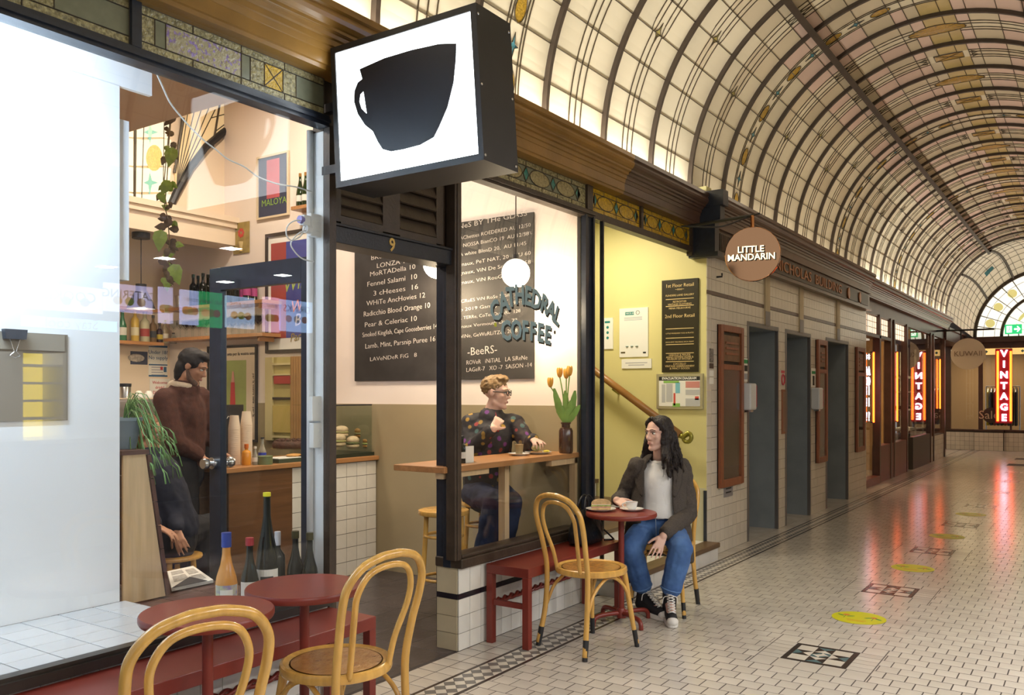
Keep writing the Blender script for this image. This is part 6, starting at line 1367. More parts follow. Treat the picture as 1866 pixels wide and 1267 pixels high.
for ch, py_ in (('*', 655), ('A', 677), ('D', 696), ('I', 713), ('I', 734), ('?', 760)): v = onx(1583.5, py_, -.04); text(ch, .20, v, (0,1,0), (0,0,1), M_neow, t, name='letter', ext=.006, sx=1.1)
kc = ony(1764, 645, 21.0); Rk = 30*21.0/_ray(1764, 645).y/F*.95; kw = thing('round_sign', 'round pale hanging sign reading Kuwaii', 'sign', kc)
MB().prism([kc+Vector((Rk*math.cos(a), 0, Rk*math.sin(a))) for a in [2*PI*k/40 for k in range(40)]], (0,.03,0)).build('disc', M('sign_cream', (.78,.66,.54), .5), kw); text('KUWAII', .155, kc+Vector((0,-.004,0)), (1,0,0), (0,0,1), M('kuwaii_letters', (.30,.20,.14), .5), kw)
for s in (-.14, .14): MB().cyl(kc+Vector((s, .015, Rk*.9)), kc+Vector((s, .015, Rk+.18)), .012).build('hanger', M_shade, kw)
MB().cyl(kc+Vector((-.9, .015, Rk+.18)), kc+Vector((.5, .015, Rk+.18)), .02).build('arm', M_shade, kw)
YX = 25.08
a = ony(1831, 592, YX); b = ony(1862, 608, YX); ex = thing('exit_sign', 'green running man exit sign near the end arch', 'sign', ((a.x+b.x)/2, YX+.03, b.z)); M_exg = M('exit_green', (.02,.45,.16), emit=.9, ecol=(.03,.6,.2)); M_exw = M('exit_white', (.9,1,.9), emit=1.6)
MB().box(a.x, b.x, YX, YX+.06, b.z, a.z).build('lit_box', M_exg, ex); w_ = b.x-a.x; h_ = a.z-b.z; zc = (a.z+b.z)/2; MB().box(a.x+w_*.1, a.x+w_*.42, YX-.005, YX, b.z+h_*.15, a.z-h_*.15).build('door_panel', M_exw, ex)
ar = [(.55,.06),(.78,.06),(.70,.2),(.78,.2),(.93,0),(.78,-.2),(.70,-.2),(.78,-.06),(.55,-.06)]; MB().prism([(a.x+w_*u, YX-.005, zc+h_*v*1.5) for u, v in ar], (0,.005,0)).build('arrow', M_exw, ex)
MB().ball((a.x+w_*.28, YX-.007, zc+h_*.22), (w_*.035,.002,w_*.035), 8).build('runner', M_exg, ex); MB().tube([(a.x+w_*.18, YX-.007, zc-h_*.28), (a.x+w_*.26, YX-.007, zc-h_*.05), (a.x+w_*.27, YX-.007, zc+h_*.12)], w_*.02, 5).build('runner', M_exg, ex); MB().tube([(a.x+w_*.36, YX-.007, zc-h_*.22), (a.x+w_*.3, YX-.007, zc-h_*.05), (a.x+w_*.27, YX-.007, zc+h_*.12), (a.x+w_*.36, YX-.007, zc+h_*.05)], w_*.016, 5).build('runner', M_exg, ex)
for s in (.2, .8): MB().cyl((a.x+w_*s, YX+.13, 2.915), (a.x+w_*s, YX+.05, b.z+.02), .012).build('foot_rod', M_shade, ex)
t = thing('window_lettering', 'Sale lettering on the vintage shop window', 'sign', ony(1800, 757, YE-.03)); text('Sale', .30, ony(1802, 757, YE-.02), (1,0,0), (0,0,1), M('sale_pale', (.6,.45,.32), .5), t); MB().prism([ony(1806, 757, YE-.006)+Vector((.20*math.cos(k*PI/12), 0, .20*math.sin(k*PI/12))) for k in range(24)], (0,.003,0)).build('dark_disc', M('sale_disc', (.05,.02,.015), .5), t)
# clothes rail with garments behind the end window, side display shelves
ck_ = [(.55,.42,.02),(.03,.03,.03),(.25,.05,.04),(.03,.05,.05),(.05,.04,.03),(.30,.10,.05),(.02,.02,.03),(.12,.10,.03),(.03,.03,.04)]
cl = ['mustard yellow', 'black', 'rust red', 'dark teal', 'dark brown', 'terracotta', 'ink black', 'olive', 'charcoal']
rl = thing('clothes_rail', 'clothes rail behind the end shop window', 'rail', (.75, 26.0, 0)); MB().cyl((.48, 26.0, 1.65), (1.25, 26.0, 1.65), .015).build('bar', M_steel, rl)
for x in (.48, 1.25): MB().cyl((x, 26.0, 0), (x, 26.0, 1.65), .015).build('upright', M_steel, rl)
for k in range(9):
    x = .53+k*.08; t = thing('garment', cl[k]+' garment on the rail in the end shop', 'garment', (x, 26.0, .75), 'garments on the rail'); q = MB()
    MB().prism([(x-.025, 25.78, 1.48), (x-.025, 26.0, 1.62), (x-.025, 26.22, 1.48), (x-.025, 26.2, .62), (x-.025, 25.8, .62)], (.05,0,0)).build('cloth', M('garment_%d' % k, ck_[k], .8), t, bev=.01); MB().tube([(x, 25.8, 1.5), (x, 26.0, 1.63), (x, 26.2, 1.5)], .006, 5).build('hanger', M_steel, t)
sd = thing('display_stand', 'white shelved display stand with shoes in the recessed entry', 'shelf', (-.25, 18.9, 0))
for z in (.75, 1.15, 1.5, 1.8): MB().box(-.55, -.08, 18.1, 19.9, z-.02, z).build('shelf_board', M_white, sd)
for y in (18.12, 19.0, 19.88):
    for x in (-.53, -.1): MB().cyl((x, y, .0), (x, y, 2.35), .018, .018, 6).build('upright', M_white, sd)
MB().box(-.6, .02, 18.0, 20.0, 0, .62).build('plinth', M('plinth_black', (.02,.017,.015), .4), sd)
pane('window_10', -.03, 18.0, 20.1, .62, 2.7)
for k in range(5): t = thing('shoe', ['dark shoe at the left end of the entry display', 'brown shoe second along the entry display', 'dark shoe in the middle of the entry display', 'tan shoe fourth along the entry display', 'dark shoe at the far end of the entry display'][k], 'shoe', (-.3, 18.4+k*.33, 1.15), 'shoes on the entry display'); MB().cap((-.36, 18.4+k*.33, 1.185), (-.24, 18.4+k*.33, 1.18), .034, .028).build('upper', M('shoe_%d' % (k % 2), ((.03,.02,.015), (.2,.1,.04))[k % 2], .4), t, smooth=True); MB().box(-.40, -.20, 18.37+k*.33, 18.43+k*.33, 1.151, 1.16).build('sole', M_ink, t)
# ================================================================= OPPOSITE FOOD SHOP (mirrored in the café glass)
def refl(px0, py0, px1, py1, X): a = onx(px0, py0, -X); b = onx(px1, py1, -X); return a.y, b.y, b.z, a.z
SCR = [(52, 512, 190, 572, (.55,.52,.75), 'lavender menu screen with sandwiches at the left', 'COOKIES'), (195, 514, 281, 573, (.55,.52,.85), 'lavender catering menu screen', 'CATERING'), (295, 522, 318, 590, (.55,.55,.9), 'narrow lavender menu strip', ''), (334, 527, 365, 593, (.50,.58,.95), 'pale blue combo menu screen', 'COMBO'), (366, 530, 408, 598, (.02,.35,.12), 'green sub savers menu screen', 'Sub Savers'), (417, 538, 467, 600, (.40,.55,.80), 'light blue salad menu screen', 'SALADS'), (485, 540, 512, 606, (.75,.5,.7), 'pink menu screen beside the white pole', 'MENU'), (514, 545, 572, 607, (.35,.55,.9), 'blue drinks menu screen behind the white pole', 'DRINKS')]
XO = 6.2
for i, (x0, y0, x1, y1, c, lab, s) in enumerate(SCR):
    a = refl(x0, y0, x1, y1, XO); t = thing('menu_screen', lab+' across the arcade', 'screen', (XO, (a[0]+a[1])/2, a[2]), 'menu screens of the opposite shop'); MB().box(XO, XO+.05, a[0], a[1], a[2], a[3]).build('display', M('screen_%d' % i, c, .4, emit=7, ecol=c), t)
    MB().box(XO+.05, XO+.06, (a[0]+a[1])/2-.03, (a[0]+a[1])/2+.03, a[2]+.03, 2.95).build('mount', M_shade, t)
    for k in range(3): MB().ball((XO-.001, a[0]+(a[1]-a[0])*(.25+.25*k), a[2]+(a[3]-a[2])*.4), (.002, .06, .05), 10).build('food_picture', M('food_%d' % (k % 3), ((.5,.3,.1), (.2,.3,.05), (.35,.15,.08))[k], .5, emit=2.5), t)
    if s: text(s, min(.16, (a[1]-a[0])*.24), (XO-.003, (a[0]+a[1])/2, a[3]-.12), (0,-1,0), (0,0,1), M('screen_ink', (.75,.68,.2) if i == 4 else (.25,.25,.3), .5, emit=.3), t)
a = refl(45, 574, 216, 605, XO); t = thing('menu_screen', 'cyan banner screen reading stay cool across the arcade', 'screen', (XO, (a[0]+a[1])/2, a[2])); MB().box(XO, XO+.05, a[0], a[1], a[2], a[3]).build('display', M('screen_cyan', (.25,.7,.95), .4, emit=8), t); text('Stay cool', .16, (XO-.003, (a[0]+a[1])/2, (a[2]+a[3])/2), (0,-1,0), (0,0,1), M('screen_white', (1,1,1), emit=1.5), t); MB().box(XO+.05, XO+.06, (a[0]+a[1])/2, (a[0]+a[1])/2+.05, a[2], 2.95).build('mount', M_shade, t)
a = refl(45, 640, 118, 770, 5.6); t = thing('snack_fridge', 'lit yellow drinks and snack shelf across the arcade', 'fridge', (5.8, (a[0]+a[1])/2, 0)); M_fry = M('fridge_yellow', (.8,.62,.05), .4, emit=8)
MB().box(6.0, 6.03, a[0], a[1], .3, a[3]).build('back_panel', M_fry, t); MB().box(5.6, 6.0, a[0]-.03, a[0], 0, a[3]).box(5.6, 6.0, a[1], a[1]+.03, 0, a[3]).box(5.6, 6.03, a[0], a[1], 0, .3).build('cabinet', M_white, t)
for k in range(4):
    z = a[2]+(a[3]-a[2])*(k+.3)/4; MB().box(5.6, 6.0, a[0], a[1], z-.02, z).build('shelf', M_white, t)
t = thing('food_counter', 'steel serving counter of the opposite food shop', 'counter', (5.2, 2.4, 0)); MB().box(4.9, 5.5, 1.2, 5.2, 0, 1.0).build('carcass', M('food_counter_grey', (.25,.25,.27), .5), t); MB().box(4.85, 5.55, 1.15, 5.25, 1.0, 1.04).build('worktop', M_steel, t)
# ================================================================= PEOPLE
M_skin = M('skin_light', (.68,.43,.34), .45, var=.04, vs=14, sub=.12); M_skin2 = M('skin_tan', (.46,.24,.15), .5, var=.06, vs=14, sub=.1)
M_lip = M('lips', (.45,.18,.16), .45); M_eyew = M('eye_white', (.72,.70,.67), .2); M_iris = M('iris_brown', (.05,.025,.015), .15)
_tex = {}
def clouds(n, size):
    if n not in _tex: t = bpy.data.textures.new(n, 'CLOUDS'); t.noise_scale = size; t.noise_depth = 3; _tex[n] = t
    return _tex[n]
def soft(mb, name, mat, parent, vox=.007, it=5, fold=0, fs=.06):
    o = mb.build(name, mat, parent, smooth=True, fix=False)
    m = o.modifiers.new('remesh', 'REMESH'); m.mode = 'VOXEL'; m.voxel_size = vox; m.use_smooth_shade = True
    m = o.modifiers.new('smooth', 'SMOOTH'); m.factor = .5; m.iterations = it
    if fold:
        d = o.modifiers.new('folds', 'DISPLACE'); d.texture = clouds('fold_%g' % fs, fs); d.strength = fold; d.mid_level = .5; d.texture_coords = 'LOCAL'
    return o
def ell(mb, c, f, u, r, dims, n=16):
    return mb.ball(c, dims, n, Matrix((r, f, u)).transposed())
def head(mb, c, f, u):
    f = f.normalized(); u = (u-f*u.dot(f)).normalized(); r = f.cross(u)
    P = lambda a, b, d: c+r*a+f*b+u*d
    ell(mb, P(0,-.008,.030), f, u, r, (.0725,.092,.080)); ell(mb, P(0,.026,-.022), f, u, r, (.058,.062,.080)); ell(mb, P(0,.030,-.062), f, u, r, (.043,.050,.045))
    mb.ball(P(0,.068,-.098), .019); mb.cap(P(-.040,.005,-.070), P(-.012,.062,-.097), .024, .018); mb.cap(P(.040,.005,-.070), P(.012,.062,-.097), .024, .018)
    mb.cap(P(0,.082,.012), P(0,.101,-.028), .0062, .0105); mb.ball(P(-.009,.091,-.032), .0085); mb.ball(P(.009,.091,-.032), .0085)
    for s in (-1, 1):
        mb.cap(P(s*.012,.083,.026), P(s*.044,.068,.024), .010, .010); mb.ball(P(s*.034,.058,-.020), .021)
        ell(mb, P(s*.074,-.008,-.002), f, u, r, (.010,.020,.030), 10)
    mb.cap(P(-.013,.081,-.062), P(.013,.081,-.062), .0085, .0085)
    return P, f, u, r
def face(P, f, u, r, t, hair, eyec=None, lips=True, open_=1.0):
    for s in (-1, 1):
        e = MB(); ell(e, P(s*.031,.0745,.005), f, u, r, (.0135,.011,.0085*open_), 14); eo = e.build('eye', M_eyew, t, smooth=True)
        e = MB(); ell(e, P(s*.031-.001,.0835,.005), f, u, r, (.0058,.0028,.0060), 12); e.build('iris', eyec or M_iris, eo, smooth=True)
        MB().tube([P(s*.017,.085,.013), P(s*.031,.087,.016), P(s*.046,.078,.011)], .0022, 6).build('eyelash', hair, t, smooth=True)
        MB().tube([P(s*.014,.0935,.0275), P(s*.030,.0905,.0315), P(s*.050,.077,.0255)], [.0020,.0024,.0013], 6).build('eyebrow', hair, t, smooth=True)
    if lips:
        q = MB(); ell(q, P(0,.0885,-.0585), f, u, r, (.018,.0045,.0038), 12); q.build('upper_lip', M_lip, t, smooth=True)
        q = MB(); ell(q, P(0,.0880,-.066), f, u, r, (.015,.0045,.0044), 12); q.build('lower_lip', M_lip, t, smooth=True)
def hand(mb, w, d, n, side, curl=.5, spread=.5, thumb=None, k=1.0):
    d = d.normalized(); n = (n-d*n.dot(d)).normalized(); a = d.cross(n)*side
    for o in (-.024, -.008, .008, .024): mb.cap(w+d*.012*k+a*o*.7*k, w+d*.080*k+a*o*k, .0125*k, .0105*k, 8)
    for i, (o, L) in enumerate(((-.031,.062), (-.0108,.078), (.0108,.082), (.031,.074))):
        p = w+d*.080*k+a*o*k; ang = 0; dd = (d+a*o*spread*4).normalized()
        for j, (l, r) in enumerate(((.46,.0078), (.30,.0072), (.24,.0064))):
            ang += curl*(.55 if j == 0 else .75); v = (dd*math.cos(ang)-n*math.sin(ang)).normalized(); q = p+v*L*l*k; mb.cap(p, q, r*k, r*.93*k, 8); p = q
    tb = w+d*.022*k+a*.026*k; td = thumb or (d*.72+a*.62-n*.25); td = td.normalized(); t2 = (td+d*.5-n*.3).normalized()
    mb.cap(tb, tb+td*.042*k, .0125*k, .0098*k, 8); mb.cap(tb+td*.042*k, tb+td*.042*k+t2*.030*k, .0095*k, .0078*k, 8)
def loft(rings, a0, a1, n=24, closed=False):
    mb = MB(); vs = []
    for c, rx, ry in rings:
        for k in range(n if closed else n+1):
            a = a0+(a1-a0)*k/n; vs.append(Vector(c)+Vector(rx)*math.cos(a)+Vector(ry)*math.sin(a))
    m = n if closed else n+1
    mb.add(vs, [(i*m+k, i*m+(k+1)%m, (i+1)*m+(k+1)%m, (i+1)*m+k) for i in range(len(rings)-1) for k in range(n)])
    return mb
def solid(o, th):
    m = o.modifiers.new('solidify', 'SOLIDIFY'); m.thickness = th; m.offset = 0
    m = o.modifiers.new('subd', 'SUBSURF'); m.levels = 1; m.render_levels = 1
UPV = Vector((0,0,1))
# ---------------------------------------------------------------- woman at the red table
D = atd
wo = thing('person', 'woman in dark grey coat, white top and blue jeans seated at red table', 'person', (.55, 5.40, 0))
hipR, hipL = D(1177, 966, 5.88), D(1219, 968, 5.90); kneR, kneL = D(1149, 1000, 5.66), D(1241, 999, 5.54); ankR, ankL = D(1173, 1077, 5.74), D(1220, 1083, 5.56)
shR, shL = D(1162, 851, 5.86), D(1242, 853, 5.90); elR, elL = D(1136, 906, 6.00), D(1254, 935, 5.84); wrR, wrL = D(1124, 912, 5.72), D(1208, 978, 5.56)
nk = D(1201, 836, 5.87); hc = D(1200, 790, 5.82); chest = D(1198, 885, 5.84); waist = D(1197, 930, 5.87); pel = D(1198, 965, 5.90)
tf = Vector((.36,-.93,0)).normalized(); tr = tf.cross(UPV)          # torso forward, her right is -tr side in image-left
hf = Vector((-.36,-.93,-.03)).normalized()
bd = MB()
Pw, hf, hu, hr_ = head(bd, hc, hf, UPV)
bd.limb([hc-UPV*.055-hf*.014, nk], [.041, .045]); bd.limb([nk-UPV*.05, chest, waist, pel], [.055, .075, .072, .09]); bd.cap(shR-UPV*.02, shL-UPV*.02, .042, .042)
bd.limb([shR, elR, wrR], [.045, .037, .026]); bd.limb([shL, elL, wrL], [.045, .037, .026])
bd.limb([hipR, kneR, ankR], [.085, .055, .036]); bd.limb([hipL, kneL, ankL], [.085, .055, .036])
toeR, toeL = D(1206, 1119, 5.56), D(1225, 1132, 5.40)
bd.cap(ankR-UPV*.05, toeR, .034, .028); bd.cap(ankL-UPV*.06, toeL, .034, .028)
cupc = Vector(cp.location); hd_ = (cupc+UPV*.02-rt*.05-wrR).normalized()
hand(bd, wrR, D(1141, 921, 5.63)-wrR, Vector((SN,-CS,.7)), -1, .6, .3)
hand(bd, wrL, D(1195, 1008, 5.50)-wrL, Vector((SN,-CS,.3)), 1, .16, .5)
body = soft(bd, 'body', M_skin, wo, .0048, 4)
M_hair = M('hair_dark_brown', (.014,.008,.007), .45, var=.5, vs=14, wood=3, bump=.9, bs=16)
face(Pw, hf, hu, hr_, wo, M_hair)
# shirt, coat
def ring(c, w, d): return (c, tr*w, tf*d)
M_shirt = M('white_cotton', (.74,.74,.73), .75, var=.03, vs=5, bump=.1, bs=200); M_coat = M('grey_tweed', (.062,.050,.042), .85, var=.35, vs=160, bump=.35, bs=300)
def ring(c, w, d): return (c, tr*w, tf*d)
tee = loft([ring(nk+UPV*z+tf*o_, w, d_) for z, w, d_, o_ in ((-.012,.057,.056,.006), (-.022,.066,.062,.004), (-.045,.10,.072,.004), (-.075,.135,.088,.006), (-.13,.140,.106,.012), (-.19,.130,.108,.012), (-.26,.118,.100,.008), (-.33,.122,.104,.004), (-.40,.148,.112,.0))], 0, 2*PI, 30, True).build('tee_shirt', M_shirt, wo, smooth=True)
solid(tee, .004); d_ = tee.modifiers.new('folds', 'DISPLACE'); d_.texture = clouds('fold_0.07', .07); d_.strength = .016
MB().tube([nk-UPV*.014+tr*.060*math.cos(a)+tf*(.008+.060*math.sin(a))-UPV*(.012*math.sin(a)) for a in [2*PI*k/28 for k in range(28)]], .0065, 8, closed=True).build('neck_band', M_shirt, wo, smooth=True)
cq = MB(); cz_ = [(.015,.075,.066),(-.03,.125,.085),(-.06,.178,.100),(-.13,.190,.122),(-.22,.180,.128),(-.30,.185,.132),(-.38,.205,.145),(-.46,.218,.158)]
rings = [ring(nk+UPV*(z+.02)-tf*.012, w, d_) for z, w, d_ in cz_]
co = loft(rings, PI/2+.52, 2*PI+PI/2-.52, 34).build('coat_body', M_coat, wo, smooth=True); solid(co, .014); d_ = co.modifiers.new('folds', 'DISPLACE'); d_.texture = clouds('fold_0.09', .09); d_.strength = .018
sk = MB(); 
for s, hp, kn in ((-1, hipR, kneR), (1, hipL, kneL)): pass
cl_ = loft([ring(pel+UPV*.05-tf*.02, .215, .165), ring(pel-UPV*.02-tf*.03, .225, .165), ring(pel-UPV*.12-tf*.03, .235, .17), ring(pel-UPV*.22-tf*.02, .245, .165)], PI/2+.70, 2*PI-.05, 26).build('coat_tail', M_coat, wo, smooth=True); solid(cl_, .014)
sl = MB(); sl.limb([shR+UPV*.002, elR, wrR.lerp(elR, .12)], [.066, .060, .046]); soft(sl, 'sleeve', M_coat, wo, .008, 5, .022, .06)
sl = MB(); sl.limb([shL+UPV*.002, elL, wrL.lerp(elL, .14)], [.068, .064, .052]); soft(sl, 'sleeve', M_coat, wo, .008, 5, .022, .06)
def cpt(a, i): c, rx, ry = rings[i]; return Vector(c)+Vector(rx)*math.cos(a)*1.10+Vector(ry)*math.sin(a)*1.16
for s in (1, -1):
    e = (lambda da: PI/2+.50+da) if s == 1 else (lambda da: PI/2-.50-da)
    pts = [cpt(e(.25), 1)+UPV*.02, cpt(e(.42), 2), cpt(e(.46), 3)+UPV*.02, cpt(e(.34), 3), cpt(e(.46), 3)-UPV*.03, cpt(e(.10), 5)+UPV*.02]
    inner_ = [cpt(e(-.05), 1)+UPV*.02, cpt(e(-.04), 2), cpt(e(-.04), 3)+UPV*.02, cpt(e(-.04), 3), cpt(e(-.04), 3)-UPV*.03, cpt(e(-.02), 5)+UPV*.02]
    lp2 = MB().add(pts+inner_, [(k, k+1, 7+k, 6+k) for k in range(5)]).build('lapel', M_coat, wo, smooth=True); solid(lp2, .010)
# jeans
M_jean = M('blue_denim', (.035,.095,.27), .8, col2=(.075,.17,.40), vs=9, bump=.3, bs=260)
jq = MB()
for z_, w_, d2 in ((.085,.118,.098), (.05,.128,.108), (.0,.150,.118), (-.03,.150,.112)): ell(jq, pel+UPV*z_+tf*.008, tf, UPV, tr, (w_, d2, .045))
for hp, kn, an in ((hipR, kneR, ankR), (hipL, kneL, ankL)):
    hem = an.lerp(kn, .16); jq.limb([hp, hp.lerp(kn, .5)+UPV*.012, kn, kn.lerp(hem, .5), hem], [.088, .088, .078, .075, .068])
jq.cap(hipR.lerp(kneR, .1), hipL.lerp(kneL, .1), .08, .08)
soft(jq, 'jeans', M_jean, wo, .008, 5, .020, .07)
for kn, an in ((kneR, ankR), (kneL, ankL)):
    hem = an.lerp(kn, .115); ax = (an-kn).normalized(); o1 = ax.orthogonal().normalized(); o2 = ax.cross(o1)
    MB().tube([hem+(o1*math.cos(a)+o2*math.sin(a))*.064 for a in [2*PI*k/20 for k in range(20)]], .006, 6, closed=True).build('hem', M('denim_hem', (.10,.20,.42), .8), wo, smooth=True)
MB().tube([waist-UPV*.045+tf*.127, pel+tf*.135, pel-UPV*.05+tf*.125], .0022, 5).build('fly_stitch', M('stitch', (.3,.38,.5), .8), wo)
# high-top sneakers
M_canv = M('black_canvas', (.014,.014,.017), .75); M_rub = M('white_rubber', (.72,.70,.66), .45)
for an, toe, lab in ((ankR, toeR, 'back'), (ankL, toeL, 'front')):
    dr_ = Vector((toe.x-an.x, toe.y-an.y, 0)).normalized(); sd_ = dr_.cross(UPV)
    heel = Vector((an.x, an.y, .045))-dr_*.035; tp_ = Vector((toe.x, toe.y, .04)); q = MB()
    q.cap(heel+UPV*.012, tp_+UPV*.004, .039, .036); q.limb([heel+dr_*.02+UPV*.03, an+UPV*.005], [.046, .045]); q.cap(heel.lerp(tp_, .3)+UPV*.045, heel.lerp(tp_, .75)+UPV*.015, .036, .030)
    sh_ = soft(q, 'sneaker', M_canv, wo, .006, 4)
    q = MB(); L_ = (tp_-heel).length+.085; c_ = heel.lerp(tp_, .5); out = []
    for k in range(28):
        a = 2*PI*k/28; x = math.cos(a); y = math.sin(a); out.append(Vector((c_.x, c_.y, 0))+dr_*(L_/2*math.copysign(abs(x)**.75, x))+sd_*(.043*math.copysign(abs(y)**.7, y)))
    MB().prism([p+UPV*.001 for p in out], UPV*.030).build('rubber_sole', M_rub, sh_, bev=.004)
    q = MB(); ell(q, tp_+dr_*.018-UPV*.004, dr_, UPV, sd_, (.037,.034,.030), 14); q.build('toe_cap', M_rub, sh_, smooth=True)
    top = an+dr_*.048+UPV*.0; bot = tp_-dr_*.015+UPV*.036
    for k in range(7):
        m0 = bot.lerp(top, k/6.5)+UPV*.006; w_ = .024
        for s in (-1, 1): MB().tube([m0-sd_*w_*s, m0+dr_*.004+UPV*.008, m0+sd_*w_*s+(top-bot)*.13], .0032, 6).build('lace', M_rub, sh_, smooth=True)
    MB().tube(spl([top, top+sd_*.04-UPV*.01, top+sd_*.05-UPV*.05]), .003, 6).build('lace', M_rub, sh_, smooth=True); MB().tube(spl([top, top-sd_*.04-UPV*.01, top-sd_*.045-UPV*.05]), .003, 6).build('lace', M_rub, sh_, smooth=True)
    q = MB(); q.cap(an+UPV*.02, an+UPV*.075, .040, .037); q.build('sock', M_canv, wo, smooth=True)
# hair: cap plus wavy locks
hq = MB(); ell(hq, Pw(0,-.022,.036), hf, hu, hr_, (.084,.094,.086)); ell(hq, Pw(0,-.05,-.02), hf, hu, hr_, (.080,.062,.10))
random.seed(11)
def lockpath(b, out_, L_, ph, amp, n=13, fr=11):
    return [b+out_*((i/(n-1))**.8)-UPV*L_*(i/(n-1))+hr_*amp*math.sin(ph+i/(n-1)*fr)*(i/(n-1))**.6+hf*amp*math.cos(ph*1.3+i/(n-1)*fr)*(i/(n-1))**.6 for i in range(n)]
for s in (-1, 1):
    hq.limb([Pw(s*.008,.058,.106), Pw(s*.050,.046,.074), Pw(s*.076,.014,.03), Pw(s*.082,-.010,-.04)], [.013, .020, .022, .026])
    for k in range(9):
        b_ = Pw(s*random.uniform(.058,.074), -.070+.0105*k, random.uniform(-.03,.03)); o_ = hr_*s*random.uniform(.01,.075)+hf*(-.03+.008*k); P_ = lockpath(b_, o_, random.uniform(.20,.33), random.uniform(0,6), .012)
        hq.limb(P_, [.021-.0009*i for i in range(13)], 8)
soft(hq, 'hair_mass', M_hair, wo, .0055, 3, .012, .02)
for k in range(70):
    s = -1 if k % 2 else 1; b_ = Pw(s*random.uniform(.066,.084), random.uniform(-.075,.014), random.uniform(-.09,-.01)); o_ = hr_*s*random.uniform(.0,.085)+hf*random.uniform(-.04,.045)
    MB().tube(lockpath(b_, o_, random.uniform(.14,.27), random.uniform(0,6), .014, 14, 13), [.0052-.0003*i for i in range(14)], 6).build('hair_lock', M_hair, wo, smooth=True)
MB().tube([nk+tr*.05*math.cos(a)+tf*(.02+.065*math.sin(a))-UPV*(.02+.05*max(0, math.sin(a))) for a in [PI*k/16 for k in range(17)]], .0009, 5).build('necklace', M_gold, wo); MB().ball(nk+tf*.088-UPV*.074, .004, 8).build('pendant', M_gold, wo)
v = Pw(.077, -.004, -.034); MB().ball(Pw(-.079,-.004,-.036), .0035, 8).build('earring', M_gold, wo)
# ---------------------------------------------------------------- man in the window
ma = thing('person', 'man in glasses and dark flower print jacket eating at the window bar', 'person', (-.66, 5.0, 0))
Zm = 6.16
hc2 = D(904, 716, Zm-.02); nk2 = D(896, 752, Zm); ch2 = D(893, 800, Zm); pe2 = D(884, 885, Zm+.05); sR, sL = D(858, 772, Zm+.02), D(938, 774, Zm+.02)
eR, eL = D(858, 822, Zm-.10), D(965, 812, Zm-.05); wR, wL = D(898, 782, Zm-.26), D(972, 802, Zm-.22)
mf = Vector((.55,-.30,0)).normalized(); mf = Vector((.80,-.55,0)).normalized(); mr = mf.cross(UPV); hfm = Vector((.93,.30,-.06)).normalized()
bd = MB(); Pm, hfm, hum, hrm = head(bd, hc2, hfm, UPV); bd.limb([hc2-UPV*.06, nk2], [.055, .058]); bd.limb([nk2-UPV*.03, ch2, pe2], [.08, .13, .13]); bd.cap(sR, sL, .055, .055)
bd.limb([sR, eR, wR], [.05, .042, .03]); bd.limb([sL, eL, wL], [.05, .042, .03])
hp1, hp2 = D(868, 900, Zm), D(905, 902, Zm); k1, k2 = D(925, 915, 5.75), D(960, 905, 5.95); a1, a2 = D(905, 1005, 5.85), D(950, 1000, 6.0)
k1 = Vector((k1.x-.1, k1.y, .72)); k2 = Vector((k2.x-.12, k2.y-.02, .70)); a1 = Vector((k1.x-.12, k1.y-.02, .26)); a2 = Vector((k2.x-.08, k2.y-.02, .26))
bd.limb([hp1, k1, a1], [.10, .065, .045]); bd.limb([hp2, k2, a2], [.10, .065, .045]); bd.cap(a1-UPV*.04, a1+mf*.12-UPV*.05, .04, .032); bd.cap(a2-UPV*.04, a2+mf*.12-UPV*.05, .04, .032)
hand(bd, wL, D(982, 806, Zm-.36)-wL, UPV, -1, .6, .3); hand(bd, wR, D(921, 748, Zm-.16)-wR, Vector((SN,-CS,0)), 1, .9, .2)
soft(bd, 'body', M_skin, ma, .0065, 3)
M_hsand = M('hair_sandy', (.22,.13,.05), .55, var=.4, vs=40); face(Pm, hfm, hum, hrm, ma, M_hsand)
hq = MB(); ell(hq, Pm(0,-.02,.045), hfm, hum, hrm, (.080,.098,.080)); ell(hq, Pm(0,.02,.10), hfm, hum, hrm, (.06,.07,.03)); soft(hq, 'hair', M_hsand, ma, .006, 3, .020, .02)
for s in (-1, 1):
    MB().tube([Pm(s*(.032+.024*math.cos(a)), .103-.008*abs(math.cos(a)), .004+.017*math.sin(a)) for a in [2*PI*k/16 for k in range(16)]], .003, 6, closed=True).build('spectacle_rim', M_ink, ma); MB().tube([Pm(s*.056,.097,.008), Pm(s*.080,.0,.008)], .003, 6).build('spectacle_arm', M_ink, ma)
MB().tube([Pm(-.009,.106,.006), Pm(.009,.106,.006)], .003, 6).build('spectacle_bridge', M_ink, ma)
